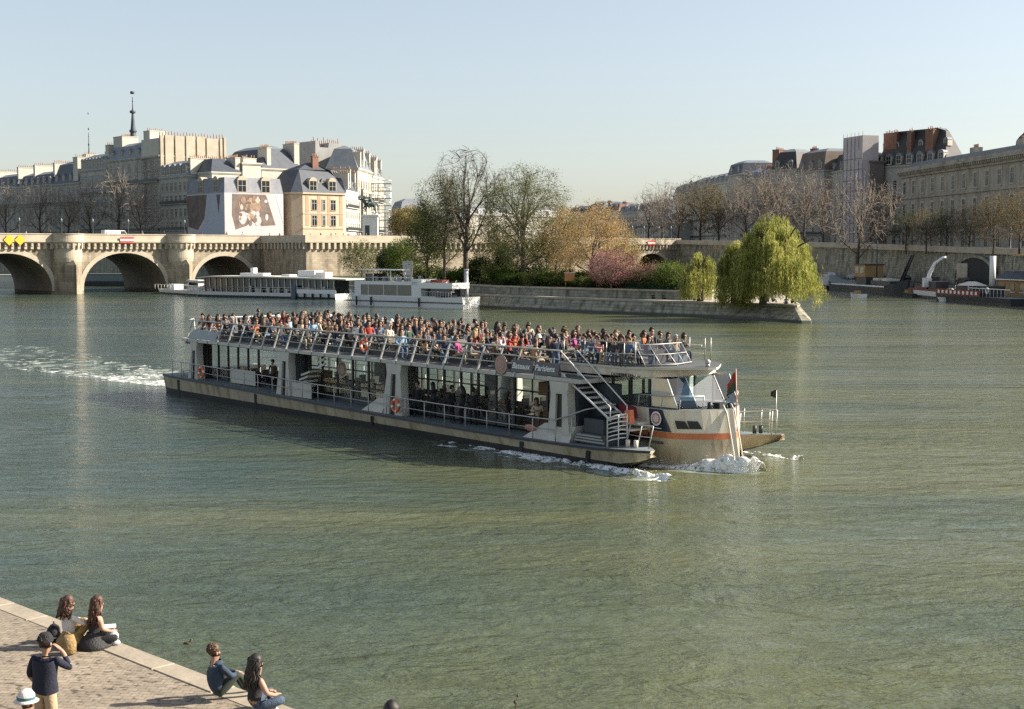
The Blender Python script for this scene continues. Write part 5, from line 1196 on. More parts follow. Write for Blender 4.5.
# forward deck (higher, narrower, pointed)
FZ=4.12
poly=[(-7.2,1.6),(-5.5,1.5),(-2.7,1.75),(-1.6,2.5),(-.45,3.95),(-.28,4.27),(-.45,4.6),(-1.6,6.05),(-2.7,6.8),(-5.5,7.05),(-7.2,6.95)]
mb=TB(); mb.prism(poly,FZ-.10,FZ,0,mt=1); mb.build('forward_deck',[PYL,DKDECK],tb_)
mb=TB(); pin=[(-7.1,1.66),(-5.5,1.56),(-2.8,1.8),(-2.0,2.4),(-1.5,3.3),(-1.5,5.2),(-2.0,6.15),(-2.8,6.75),(-5.5,6.99),(-7.1,6.89)]
mb.prism(pin,FZ-.42,FZ-.101,0); mb.build('deck_fascia',CREAM,tb_)
mb=TB(); mb.xz([(-7.2,3.3),(-6.1,3.05),(-5.2,3.35),(-4.4,3.6),(-4.4,3.62),(-7.2,3.62)],1.6,1.68); mb.build('curved_gusset',PYL,tb_)
Mn=Matrix.Translation((-3.75+OFF[0],1.545+OFF[1]+.0,FZ-.40))@Matrix.Rotation(math.atan2(.24,3.2),4,'Z')@Matrix.Rotation(R(90),4,'X')
text_mesh('CATHERINE DENEUVE',.17,IRON,'name_lettering',tb_,Mn,.012,True)
# forward deck rail
mb=TB(); rp=[(-6.9,1.7,5.1),(-5.5,1.65,5.12),(-4.2,1.7,5.13),(-3.2,1.78,5.14),(-2.7,1.95,5.15)]
for s_ in (0,1):
    q=[(p[0],p[1] if s_==0 else 8.55-p[1],p[2]) for p in rp]; mb.tube(q,.024,6); mb.tube([(p[0],p[1],p[2]-.5) for p in q],.02,5)
    for p in q: mb.tube([(p[0],p[1],FZ),p],.02,5)
mb.build('forward_rail',RAILM,tb_)
# helm screen: sloping glazed frame
mb=TB()
for y in (2.2,2.9,3.6,4.3,5.0): mb.tube([(-1.85-abs(y-3.6)*.35,y,FZ),(-2.75-abs(y-3.6)*.15,y,5.0)],.02,5)
mb.tube([(-2.96,2.2,5.0),(-2.75,3.6,5.0),(-2.96,5.0,5.0)],.024,5); mb.tube([(-2.34,2.2,FZ+.08),(-1.85,3.6,FZ+.08),(-2.34,5.0,FZ+.08)],.022,5); mb.tube([(-2.65,2.2,4.6),(-2.3,3.6,4.6),(-2.65,5.0,4.6)],.018,5)
hs_o=mb.build('helm_screen_frame',RAILM,tb_)
mb=TB(); mb.quad((-2.34,2.2,FZ),(-1.85,3.6,FZ),(-2.75,3.6,5.0),(-2.96,2.2,5.0)); mb.quad((-1.85,3.6,FZ),(-2.34,5.0,FZ),(-2.96,5.0,5.0),(-2.75,3.6,5.0)); mb.build('helm_screen_glass',GLC,hs_o,fix=False)
mb=TB(); mb.box(-3.2,-2.95,3.3,4.0,FZ,4.75); mb.build('helm_console',SIGNB,tb_)
mb=TB(); mb.cyl(-.75,4.27,FZ,FZ+.12,.09,10); mb.ell((-.75,4.27,FZ+.2),(.12,.12,.12),10,6); mb.build('searchlight',RAILM,tb_)
# forward saloon
mb=TB(); mb.prism([(-6.5,2.25),(-1.4,2.25),(-1.4,6.3),(-6.5,6.3)],.95,1.05); mb.build('forward_floor',INTR,tb_)
fr=TB()
for s_ in (0,1):
    y=2.3 if s_==0 else 6.25
    for x in (-6.5,-5.4,-4.4,-3.3,-2.2): fr.box(x-.05,x+.05,y-.05,y+.05,1.0,FZ-.5)
    fr.box(-6.5,-2.1,y-.04,y+.04,1.0,1.25)
f_=fr.build('forward_window_frame',FRM,tb_)
for s_ in (0,1):
    y=2.3 if s_==0 else 6.25
    for x0,x1 in ((-6.45,-5.45),(-5.35,-4.45),(-4.35,-3.35),(-3.25,-2.25)): g=TB(); g.quad((x0,y,1.25),(x1,y,1.25),(x1,y,FZ-.5),(x0,y,FZ-.5)); g.build('forward_pane',GLS,f_,fix=False)
# wheelhouse with slanted windscreens
WX=lambda z:-1.35+(3.62-z)*.85     # front edge x at height z
fr=TB(); zl=2.5
A_=[(-3.65,2.3),(-2.15,2.65),(-1.35,3.4)]
top3=[(-2.05,2.3),(-1.25,2.36),(-1.2,3.4),(-1.2,5.14),(-1.25,6.18),(-2.05,6.24)]; bot3=[(-2.05,2.3),(-.72,2.42),(-.5,3.4),(-.5,5.14),(-.72,6.12),(-2.05,6.24)]
for (a,b) in zip(top3,bot3): fr.tube([(b[0],b[1],zl),(a[0],a[1],3.68)],.03,5)
wf=fr.build('wheelhouse_frame',WHITE,tb_)
for i in range(5):
    g=TB(); g.quad((bot3[i][0],bot3[i][1],zl),(bot3[i+1][0],bot3[i+1][1],zl),(top3[i+1][0],top3[i+1][1],3.68),(top3[i][0],top3[i][1],3.68))
    g.build('windscreen' if i else 'cream_sunlit_pane',GLB if i in (1,3) else (GLP if i==2 else PEACH),wf,fix=False)  # cream pane stands for the sunlit interior, its brightness painted in
mb=TB()
mb.quad((-2.0,2.27,2.95),(-1.05,2.33,2.95),(-1.15,2.33,3.15),(-2.0,2.27,3.15)); mb.build('cream_pane_band',PYL,wf,fix=False)
# bow shoulder deck
mb=TB(); mb.box(-3.6,-2.1,1.5,2.25,1.75,1.85); mb.box(-3.4,-2.2,1.2,2.2,1.5,1.58); mb.build('boarding_step',CREAM,tb_)
# stair from upper deck down to the fore platform
s0=(-5.75,.75,UZ+.1); s1=(-2.75,.75,2.0)
mb=TB(); n=9
for k in range(n):
    f=(k+.7)/n; x=s0[0]+(s1[0]-s0[0])*f; z=s0[2]+(s1[2]-s0[2])*f; mb.box(x-.16,x+.16,.62,1.45,z-.04,z+.02)
mb.build('stair_tread',RAILM,tb_)
mb=TB()
for y in (.58,1.5): mb.hexa([(s0[0]-.05,y-.03,s0[2]-.1),(s0[0]+.15,y-.03,s0[2]-.12),(s0[0]+.15,y+.03,s0[2]-.12),(s0[0]-.05,y+.03,s0[2]-.1),(s0[0]-.05,y-.03,s0[2]+.06),(s0[0]+.15,y-.03,s0[2]+.04),(s0[0]+.15,y+.03,s0[2]+.04),(s0[0]-.05,y+.03,s0[2]+.06)]) ; mb.tube([(s0[0],y,s0[2]),(s1[0],y,s1[2]-.05)],.05,5)
for y in (.56,1.52): mb.tube([(s0[0]-.1,y,s0[2]+1.0),(s0[0]+.2,y,s0[2]+.8),(s1[0],y,s1[2]+.5)],.028,6); mb.tube([(s1[0],y,s1[2]+.5),(s1[0],y,s1[2]-.1)],.025,5)
mb.build('stair_rail',WHITE,tb_)
mb=TB(); mb.box(-5.0,-3.75,1.62,2.2,.9,3.3); mb.build('dark_bulkhead',SILLP,tb_)
mb=TB(); mb.box(-4.5,-2.9,.5,1.6,.86,1.3); mb.box(-4.5,-3.3,.7,1.6,1.3,1.9); mb.build('dark_steps_box',SILLP,tb_)
# louvred curved ladder units
mb=TB()
for dx in (0,):
    for k in range(6): mb.tube([(-2.75,.4,1.1+k*.17),(-2.45,.4,1.2+k*.17),(-2.25,.7,1.27+k*.17),(-2.2,1.0,1.27+k*.17)],.024,5)
    mb.tube([(-2.75,.4,.85),(-2.75,.4,2.05),(-2.35,.45,2.2),(-2.2,.95,2.25)],.03,5); mb.tube([(-2.3,.6,.85),(-2.3,.6,2.2)],.025,5); mb.tube([(-2.2,1.0,.85),(-2.2,1.0,2.25)],.025,5)
mb.build('curved_ladder',WHITE,tb_)
mb=TB()   # gangway plates
for k,(z) in enumerate((.93,1.05,1.17)): mb.box(-4.9+k*.1,-3.0-k*.1,.45,1.9,z,z+.07)
mb.build('gangway_plate',mat('grey_plate',(.33,.34,.33),.6,var=.1),tb_)
# lower rail near/far
for side in (0,1):
    def Y(y): return y if side==0 else 8.55-y
    mb=TB(); xs=[-41.9,-40.7,-39.2,-37.6,-36,-34.4,-32.8,-31.2,-29.6,-28,-26.4,-24.8,-23.2,-21.6,-20,-18.4,-16.8,-15.2,-13.6,-12,-10.4,-8.8,-7.2,-5.7]
    for x in xs: mb.tube([(x,Y(.14),dz(x)),(x,Y(.14),dz(x)+.95)],.028,5)
    mb.tube([(x,Y(.14),dz(x)+.95) for x in xs],.03,5); mb.tube([(x,Y(.14),dz(x)+.5) for x in xs],.018,4)
    x=-5.7; mb.tube([(x,Y(.14),dz(x)+.95),(-4.2,Y(.5),dz(x)+1.5),(-3.3,Y(1.4),dz(x)+1.75)],.03,5); mb.tube([(-4.9,Y(.35),dz(x)),(-4.9,Y(.35),dz(x)+1.2)],.025,5)
    # tip rail
    q=[(-2.0,Y(1.0),1.85),(-1.2,Y(.85),1.88),(-.45,Y(.75),1.92)]
    if side==0:
        mb.tube(q,.03,5)
        mb.tube([(q[0][0]-.5,q[0][1],q[0][2]+.0),q[0]],.03,5)
        for p in q: mb.tube([(p[0]-.25,p[1],dz(p[0])),p],.026,5)
        mb.tube([(-2.1,Y(1.0),1.4),(-1.3,Y(.85),1.42),(-.55,Y(.75),1.45)],.018,5)
    mb.build('side_rail',RAILM,tb_)
mb=TB()
for x,y in ((-1.9,.75),(-1.4,.72),(-41.6,.7)): mb.cyl(x,y,dz(x),dz(x)+.32,.09,8)
mb.build('bollard',CREAM,tb_)
# stern gear
mb=TB(); mb.ell((-41.2,1.6,1.5),(.35,.35,.4),10,6); mb.box(-42.0,-40.5,2.2,6.0,.9,1.6); mb.tube([(-41.5,1.2,1.1),(-41.3,1.2,2.2),(-40.6,1.2,2.5)],.09,6); mb.build('stern_gear',PYL,tb_)
# lifebuoys, jackets
def buoy(x,z,y=.1,label=None):
    mb=TB(); mb.torus((x,y,z),.29,.08,'y',16,6,0,1); o=mb.build('lifebuoy',[LIFE,WHITE],None); o.parent=tb_; return o
def top_thing(o,label,cat,group=None):
    # lifebuoys hang on the boat: a thing of its own, placed in world space
    o.parent=None; M=Matrix.Translation((oo.x,oo.y,0))@Matrix.Rotation(RZT,4,'Z'); o.matrix_world=M; tag(o,label,cat,group)
for x,z,lb in ((-37.9,dz(-38)+.55,'orange lifebuoy on the stern end of the side rail'),(-17.5,dz(-17)+.55,'orange lifebuoy hanging amidships beside the third pylon'),(-20.8,4.15,'orange lifebuoy on the upper deck rail above the third pylon')):
    top_thing(buoy(x,z,.06 if z<3 else .42),lb,'lifebuoy','lifebuoys on the tour boat')
mb=TB(); mb.hexa([(-3.4,1.7,1.95),(-2.7,1.7,1.95),(-2.7,2.1,1.95),(-3.4,2.1,1.95),(-3.5,1.75,2.5),(-2.8,1.75,2.4),(-2.8,2.1,2.4),(-3.5,2.1,2.5)]); o=mb.build('life_jacket_pile',mat('jacket_red',(.20,.025,.03),.8,var=.2)); top_thing(o,'dark red life jackets piled at the foot of the stair','life jackets')
mb=TB(); mb.hexa([(-2.6,1.1,1.75),(-2.15,1.1,1.8),(-2.15,1.4,1.8),(-2.6,1.4,1.75),(-2.5,1.15,2.35),(-2.2,1.15,2.4),(-2.2,1.35,2.4),(-2.5,1.35,2.35)]); o=mb.build('life_jacket',mat('jacket_orange',(.75,.22,.10),.8,var=.2)); top_thing(o,'bright orange life jacket hanging beside the curved ladder','life jacket')
# ---------------- people ----------------
SKIN=mat('skin',(0.36,0.215,0.15),0.6,var=.08); SKIN2=mat('skin_tan',(0.38,0.22,0.15),0.6,var=.08)
SHOE=mat('shoe_dark',(0.04,0.035,0.03),0.7); SHOEW=mat('shoe_white',(0.6,0.58,0.55),0.7)
HAIRS=[mat('hair_dark',(0.018,0.013,0.010),0.6,var=.3,scale=8),mat('hair_brown',(0.075,0.04,0.022),0.6,var=.3,scale=8),mat('hair_auburn',(0.075,0.034,0.02),0.6,var=.35,scale=8),mat('hair_blond',(0.32,0.22,0.11),0.6,var=.3,scale=8),mat('hair_grey',(0.34,0.33,0.31),0.6,var=.2,scale=8)]
HN=['black','brown','auburn','blond','grey']
def figure(name,J,E,mats,seed=0,sub=1):
    """J: name->(x,y,z,r); E: list of (a,b,matindex)"""
    names=list(J); idx={n:i for i,n in enumerate(names)}
    me=bpy.data.meshes.new(name); me.from_pydata([J[n][:3] for n in names],[(idx[a],idx[b]) for a,b,_ in E],[])
    o=bpy.data.objects.new(name,me); COL.objects.link(o); m=o.modifiers.new('s','SKIN'); m.use_smooth_shade=True; m.branch_smoothing=.5
    for i,n in enumerate(names):
        sv=me.skin_vertices[0].data[i]; r=J[n][3]; sv.radius=(r,r*(J[n][4] if len(J[n])>4 else 1)); sv.use_root=(i==0)
    if sub: s=o.modifiers.new('u','SUBSURF'); s.levels=sub; s.render_levels=sub
    dg=bpy.context.evaluated_depsgraph_get(); out=bpy.data.meshes.new_from_object(o.evaluated_get(dg)); out.name=name
    bpy.data.objects.remove(o); bpy.data.meshes.remove(me)
    out.materials.clear()
    for mm in mats: out.materials.append(mm)
    S=[(np.array(J[a][:3]),np.array(J[b][:3]),mi,(J[a][3]+J[b][3])/2) for a,b,mi in E]
    for p in out.polygons:
        c=np.array(p.center); best=None
        for a,b,mi,r in S:
            d=b-a; L=d@d; t=0 if L<1e-9 else min(1,max(0,(c-a)@d/L)); q=np.linalg.norm(c-a-d*t)-r*.9
            if best is None or q<best[0]: best=(q,mi)
        p.material_index=best[1]; p.use_smooth=True
    return out
def head(J,E,x,y,z,s=1.0,skin=2):
    J['neck']=(x-.03*s,y,z-.17*s,.055*s); J['head1']=(x-.012*s,y,z-.06*s,.078*s); J['head2']=(x-.01*s,y,z+.035*s,.096*s); J['head3']=(x-.01*s,y,z+.11*s,.062*s); J['jaw']=(x+.055*s,y,z-.075*s,.040*s); J['nose']=(x+.094*s,y,z-.012*s,.012*s)
    E+= [('chest','neck',skin),('neck','head1',skin),('head1','head2',skin),('head2','head3',skin),('head1','jaw',skin),('head2','nose',skin)]
def arm(J,E,n,sh,el,wr,hd,top,fore,skin=2,fingers=False,curl=.5,r=1.0):
    J['sh'+n]=(*sh,.066*r); J['el'+n]=(*el,.046*r); J['wr'+n]=(*wr,.032*r); J['ha'+n]=(*hd,.036*r)
    E+= [('chest','sh'+n,top),('sh'+n,'el'+n,top),('el'+n,'wr'+n,fore),('wr'+n,'ha'+n,skin)]
    if fingers:
        w=Vector(wr);h=Vector(hd); d=(h-w).normalized(); side=Vector((0,0,1)).cross(d); side=side.normalized() if side.length>.1 else Vector((0,1,0)); down=d.cross(side).normalized()
        if down.z>0: down=-down
        for k,l in enumerate((.062,.074,.078,.070)):
            o=side*(k-1.5)*.021; b=h+d*.03+o; m_=b+d*l*.6+down*l*curl*.3; t=m_+d*l*.25+down*l*curl*.6
            J[f'f{n}{k}a']=(*b,.0095); J[f'f{n}{k}b']=(*m_,.0085); J[f'f{n}{k}c']=(*t,.0075); E+= [('ha'+n,f'f{n}{k}a',skin),(f'f{n}{k}a',f'f{n}{k}b',skin),(f'f{n}{k}b',f'f{n}{k}c',skin)]
        b=h-side*.045-d*.005; t=b-side*.02+d*.045+down*.01; J[f't{n}a']=(*b,.011); J[f't{n}b']=(*t,.009); E+= [('ha'+n,f't{n}a',skin),(f't{n}a',f't{n}b',skin)]
def torso(J,E,px,pz,cx,cz,w=1.0,top=0,bot=1):
    J['pelvis']=(px,0,pz,.135*w,1.15); J['waist']=(px*.6+cx*.4,0,pz*.6+cz*.4,.125*w,1.15); J['chest']=(cx,0,cz,.135*w,1.25)
    E+= [('pelvis','waist',top),('waist','chest',top)]
def seated(var):
    J={};E=[]; rg=random.Random(var); ln=rg.uniform(-.06,.08); torso(J,E,0,.52,ln,.93,1.05)
    head(J,E,ln+.05+rg.uniform(-.02,.05),rg.uniform(-.04,.04),1.22)
    for s,n in ((1,'L'),(-1,'R')):
        kx=.42+rg.uniform(-.03,.03); J['hip'+n]=(.05,s*.11,.50,.095); J['kn'+n]=(kx,s*(.10+rg.uniform(0,.06)),.50,.066); J['an'+n]=(kx+rg.uniform(-.12,.08),s*.11,.08,.045); J['to'+n]=(kx+.14,s*.12,.045,.04)
        E+= [('pelvis','hip'+n,1),('hip'+n,'kn'+n,1),('kn'+n,'an'+n,1),('an'+n,'to'+n,3)]
    up=var%4
    for s,n in ((1,'L'),(-1,'R')):
        if up==1 and n=='R': arm(J,E,n,(ln,s*.19,1.02),(.2,s*.24,.92),(.3,s*.1,1.12),(.3,s*.07,1.2),0,0)
        elif up==2: arm(J,E,n,(ln,s*.19,1.02),(.08,s*.26,.78),(.3,s*.06,.82),(.37,s*.02,.84),0,0)
        else: arm(J,E,n,(ln,s*.19,1.02),(.06,s*.25,.76),(.27,s*.16,.62),(.35,s*.14,.60),0,2 if var==3 else 0)
    return J,E,(J['head2'][0],J['head2'][1],J['head2'][2])
def standing(var,raise_=None,short=False):
    J={};E=[]; rg=random.Random(100+var); torso(J,E,0,.95,.02,1.36,1.05); head(J,E,.05,0,1.63)
    for s,n in ((1,'L'),(-1,'R')):
        J['hip'+n]=(0,s*.10,.90,.10); J['kn'+n]=(.03+rg.uniform(-.05,.08),s*.12,.50,.066); J['an'+n]=(-.02+rg.uniform(-.05,.1),s*.13,.09,.045); J['to'+n]=(J['an'+n][0]+.15,s*.15,.045,.04)
        E+= [('pelvis','hip'+n,1),('hip'+n,'kn'+n,1),('kn'+n,'an'+n,2 if short else 1),('an'+n,'to'+n,3)]
    for s,n in ((1,'L'),(-1,'R')):
        if raise_ and n=='R': arm(J,E,n,(.02,s*.19,1.43),(.22,s*.27,1.30),(.22,s*.12,1.52),(.2,s*.08,1.6),0,0)
        else: arm(J,E,n,(.02,s*.19,1.43),(-.02,s*.27,1.14),(.08,s*.26,.92),(.1,s*.25,.84),0,0)
    return J,E,(J['head2'][0],J['head2'][1],J['head2'][2])
def hair_mesh(kind,mat_,s=1.0,c=(0,0,0)):
    mb=MB(c); rg=random.Random(kind)
    # cap: part of a slightly larger skull, open at the face
    n,m=14,9; vs=[];fs=[]
    for j in range(m+1):
        th=math.pi*.70*j/m
        for i in range(n):
            a=2*math.pi*i/n; r=.118*s*(1+rg.uniform(-.05,.07)); x=-.022*s+r*math.sin(th)*math.cos(a); y=r*.92*math.sin(th)*math.sin(a); z=.025*s+r*1.08*math.cos(th)
            if math.cos(a)>.2 and th>math.pi*.36: x=min(x,.02*s+.0); z=max(z,.06*s) 
            vs.append((x,y,z))
    for j in range(m):
        for i in range(n): fs.append((j*n+i,(j+1)*n+i,(j+1)*n+(i+1)%n,j*n+(i+1)%n))
    mb.add(vs,fs,0,True)
    if kind==1:   # long
        pts=[(-.05*s,0,.05*s),(-.10*s,0,-.08*s),(-.12*s,0,-.22*s),(-.11*s,0,-.36*s)]; mb.tube(pts,[.10*s,.105*s,.10*s,.045*s],10)
    if kind==2:   # bob
        mb.tube([(-.04*s,0,.05*s),(-.07*s,0,-.06*s),(-.07*s,0,-.13*s)],[.105*s,.11*s,.08*s],10)
    if kind==3:   # bun
        mb.ell((-.12*s,0,.09*s),(.055*s,.055*s,.055*s),8,6)
    return mb.mesh('hair',mat_)
def hat_mesh(mat_,c=(0,0,0),s=1.0,brim=True,band=None):
    mb=MB(c); mb.lathe([(.0,.155*s),(.07*s,.15*s),(.112*s,.09*s),(.118*s,.03*s),(.118*s,.02*s)],14,0,(-.01*s,0))
    if brim: mb.lathe([(.118*s,.03*s),(.165*s,.005*s),(.16*s,-.002*s),(.118*s,.02*s)],14,0,(-.01*s,0))
    if band: mb.lathe([(.121*s,.03*s),(.1225*s,.07*s)],14,1,(-.01*s,0))
    return mb.mesh('hat',[mat_]+([band] if band else []))
TOPC=[('black',(.015,.015,.018)),('navy',(.02,.028,.06)),('white',(.70,.67,.63)),('red',(.38,.045,.035)),('grey',(.17,.17,.17)),('pink',(.58,.32,.32)),('cream',(.60,.50,.38)),('light blue',(.22,.36,.50)),('denim blue',(.07,.12,.20)),('dark green',(.03,.06,.04)),('brown',(.13,.075,.045)),('rust orange',(.45,.14,.05)),('charcoal',(.045,.045,.05)),('burgundy',(.12,.02,.025)),('mustard',(.50,.30,.05)),('magenta',(.38,.06,.20)),('camel',(.34,.22,.12))]
TW=[19,11,6,3,4,2,3,2,5,2,6,2,12,3,1,1,2]
TM={n:mat('cloth_'+n.replace(' ','_'),c,.85,var=.15,scale=6) for n,c in TOPC}
BOT=[('dark jeans',mat('jeans_dark',(.03,.04,.07),.9,var=.2,scale=5)),('blue jeans',mat('jeans_blue',(.09,.14,.23),.9,var=.2,scale=5)),('black trousers',mat('trousers_black',(.015,.015,.016),.9)),('beige trousers',mat('trousers_beige',(.36,.29,.20),.9)),('grey trousers',mat('trousers_grey',(.12,.12,.12),.9))]
SEAT=[]
for v in range(6):
    J,E,hc=seated(v); SEAT.append((figure('person',J,E,[TM['black'],BOT[0][1],SKIN,SHOE]),hc))
STND=[]
for v in range(4):
    J,E,hc=standing(v,v==1); STND.append((figure('person',J,E,[TM['black'],BOT[0][1],SKIN,SHOE]),hc))
def gsit(var,cross=False,fingers=False):
    J={};E=[]; lean=[-.02,.10,.04][var%3]; torso(J,E,0,.14,lean,.55,1.05); head(J,E,lean+.06,0,.84)
    for s,n in ((1,'L'),(-1,'R')):
        if cross:
            J['hip'+n]=(.06,s*.11,.13,.10); J['kn'+n]=(.40,s*.30,.20,.07); J['an'+n]=(.34,-s*.06,.07,.045); J['to'+n]=(.36,-s*.20,.05,.04)
        else:
            J['hip'+n]=(.05,s*.10,.13,.10); J['kn'+n]=(.40,s*.15,.46,.068); J['an'+n]=(.62,s*.12,.08,.045); J['to'+n]=(.76,s*.12,.045,.04)
        E+= [('pelvis','hip'+n,1),('hip'+n,'kn'+n,1),('kn'+n,'an'+n,1),('an'+n,'to'+n,3)]
        if cross: arm(J,E,n,(lean,s*.19,.63),(.12,s*.27,.40),(.33,s*.16,.30),(.40,s*.11,.30),0,2,fingers=fingers)
        else: arm(J,E,n,(lean,s*.19,.63),(.22,s*.26,.46),(.42,s*.06,.44),(.47,s*.0,.43),0,0,fingers=fingers)
    return J,E,(J['head2'][0],J['head2'][1],J['head2'][2])
GS=[]
for v in range(3):
    J,E,hc=gsit(v,v==1); GS.append((figure('person',J,E,[TM['black'],BOT[0][1],SKIN,SHOE]),hc))
HM={}
def hairobj(k,hi,hat=None):
    key=(k,hi,hat)
    if key not in HM: HM[key]=hat_mesh(hat) if hat else hair_mesh(k,HAIRS[hi],1.1)
    return HM[key]
HATW=mat('hat_white',(.62,.6,.55),.85); 
def put_person(proto,loc,rz,top,bot,hk,hi,label,group,skin=SKIN,shoe=SHOE,scale=1.0,hat=None):
    me,hc=proto; o=link('person',me,None,loc,rz); o.scale=(scale,)*3
    for i,m in enumerate((top,bot,skin,shoe)): o.material_slots[i].link='OBJECT'; o.material_slots[i].material=m
    tag(o,label,'person',group)
    h=link('hat' if hat else 'hair',hairobj(hk,hi,hat),o,(hc[0]+.0,hc[1],hc[2]))
    return o
rng=random.Random(21); used=set(); NP=0
ORD=['first','second','third','fourth','fifth','sixth','seventh','eighth','ninth','tenth','eleventh','twelfth','thirteenth','fourteenth','fifteenth','sixteenth','seventeenth','eighteenth','nineteenth','twentieth']
seatname=['at near rail','second from near rail','near aisle seat','far aisle seat','second from far rail','at far rail']
HK=['short','long','bobbed','tied up']
def passenger_style():
    n,c=rng.choices(TOPC,TW)[0]; b=rng.choice(BOT); hk=rng.choices([0,1,2,3],[5,5,2,1])[0]; hi=rng.choices([0,1,2,3,4],[14,8,2,1,1])[0]; return n,b,hk,hi
for ri,x in enumerate(rows):
    dens=1.0
    for si,y in enumerate((1.1,2.1,2.95,5.3,6.2,7.1)):
        p=1.0
        if si==0: p=.80 if (ri<10) else (.35 if ri<28 else .75)
        if si==1: p=.9 if ri<10 else (.8 if ri<28 else .9)
        if ri<3: p*=.8
        p*=1.0+.10*math.sin(ri*1.9+si*2.3)
        if rng.random()>p: continue
        n,b,hk,hi=passenger_style()
        rowtxt=(ORD[ri]+' row from stern') if ri<18 else (ORD[35-ri]+' row behind the stair')
        lab=f'{n} top, {HK[hk]} {HN[hi]} hair, {rowtxt}, {seatname[si]}'
        put_person(SEAT[rng.randrange(6)],bw(x+rng.uniform(-.03,.03),y+rng.uniform(-.1,.1),rz_(ri,y)),RZT+rng.choice([.1,.9,1.3,1.7,-.4])+rng.gauss(0,.3),TM[n],b[1],hk,hi,lab,'passengers seated on the upper deck',rng.choice([SKIN,SKIN,SKIN2]),rng.choice([SHOE,SHOEW]),rng.uniform(.98,1.12),HATW if rng.random()<.02 else None); NP+=1
# forward upper deck passengers sitting along both rails
k=0
for x in (-6.6,-6.1,-5.6,-5.1,-4.6,-4.15,-3.7,-3.3):
    for y,side in ((2.15,'near rail'),(3.3,'centre line'),(5.4,'far side')):
        if rng.random()<.14: continue
        n,b,hk,hi=passenger_style(); k+=1
        if side=='near rail': n=rng.choice(['pink','white','black','cream','black','charcoal','denim blue','brown'])
        lab=f'{n} top, {HN[hi]} hair, raised front deck, {ORD[min(19,int((x+6.7)/.48))]} place from stair, {side}'
        put_person(SEAT[rng.randrange(6)],bw(x,y,FZ-.05),RZT+(-1.3 if side=='near rail' else rng.gauss(0,.5)),TM[n],b[1],hk,hi,lab,'passengers on the raised front deck',SKIN,SHOE,rng.uniform(.86,.96))
mbb=TB()
for y in (2.25,3.4,5.5): mbb.box(-6.9,-3.0,y-.2,y+.2,FZ+.33,FZ+.38)
mbb.build('front_bench',BENCH,tb_)
# standing passengers
for i,(x,y) in enumerate([(-38.6,4.4),(-35.0,4.1),(-32.4,4.5),(-28.0,4.2),(-22.4,4.4),(-19.6,4.1),(-14.4,4.5),(-9.6,4.2),(-34.4,6.9),(-27.0,6.9),(-21.0,6.9),(-15.4,6.9)]):
    n=['black','red','navy','pink','charcoal','black','white','burgundy','grey','black','denim blue','cream'][i]
    put_person(STND[i%4],bw(x,y,UZ+.05),RZT+1.2+i*.7,TM[n],BOT[i%5][1],i%4,[0,1,0,2,0,1][i%6],f'{ORD[i]} standing upper deck person from the stern, {n} top','passengers on their feet',scale=.95)
sd=[(-37.2,4.3,'white','short',0,0,0,0,'standing passenger in white top in the aisle near the stern'),(-36.2,5.0,'cream',0,1,3,0,0,'blond passenger in cream standing near the stern'),(-33.6,4.2,'black',0,0,0,0,0,'standing passenger in black top in the stern third of the aisle'),
    (-30.5,4.4,'navy',0,0,0,1,0,'standing passenger in navy taking a picture on the aisle'),(-25.2,4.2,'light blue',0,1,1,0,0,'standing passenger in light blue top on the aisle'),(-17.0,4.2,'white',0,0,1,0,0,'tall standing passenger in white amidships'),(-12.5,4.3,'denim blue',0,0,0,0,0,'standing passenger in denim top, front part of the aisle')]
for x,y,n,_,hk,hi,rs,_2,lb in sd:
    put_person(STND[1 if rs else rng.choice([0,2,3])],bw(x,y,UZ+PLT-.35),RZT+rng.uniform(-1.5,1.5),TM[n],rng.choice(BOT)[1],hk,hi,lb,None,scale=.92)
put_person(STND[0],bw(-6.6,.95,UZ),RZT+2.6,TM['navy'],BOT[1][1],0,0,'man in dark shirt and blue jeans standing at the head of the stair',None)
put_person(STND[2],bw(-3.5,3.7,FZ-.25),RZT,TM['black'],BOT[2][1],0,0,'helmsman in black cap standing behind the helm screen',None)
lw=[(-16.6,.75,0,'dark clad passenger by the midships lifebuoy on the lower walkway'),(-15.6,.95,1,'passenger in black with bent arm, lower walkway, second from the lifebuoy'),(-13.9,.8,2,'leftmost of three black clad passengers close together on the lower walkway'),(-13.2,.9,3,'middle one of three black clad passengers on the lower walkway'),(-12.6,1.05,0,'rightmost of three black clad passengers on the lower walkway'),(-9.9,1.0,2,'lone dark passenger by the glass right of the group on the lower walkway')]
for i,(x,y,v,lb) in enumerate(lw):
    put_person(STND[v],bw(x,y,dz(x)),RZT+[-1.2,2.8,.3,-2.6,1.9,.6][i],TM[['black','charcoal','black','charcoal','black','black'][i]],BOT[2][1],i%2,0,lb,None)
put_person(SEAT[0],bw(-11.4,2.0,.93),RZT-.4,TM['rust orange'],BOT[3][1],1,1,'person in orange top sitting inside the saloon behind the glass',None)
put_person(SEAT[2],bw(-8.9,1.9,.93),RZT-.9,TM['cream'],BOT[4][1],2,1,'person in cream top sitting in the saloon doorway',None)
for i,(x,y,n,lb) in enumerate([(-32.2,1.7,'brown','passenger in brown in the open stern doorway'),(-31.3,1.9,'black','passenger in black in the open stern doorway'),(-30.6,1.6,'rust orange','passenger in orange beside the second pylon')]):
    put_person(STND[i],bw(x,y,.95),RZT-1.0+i,TM[n],BOT[2][1],i,i,lb,None,scale=.95)
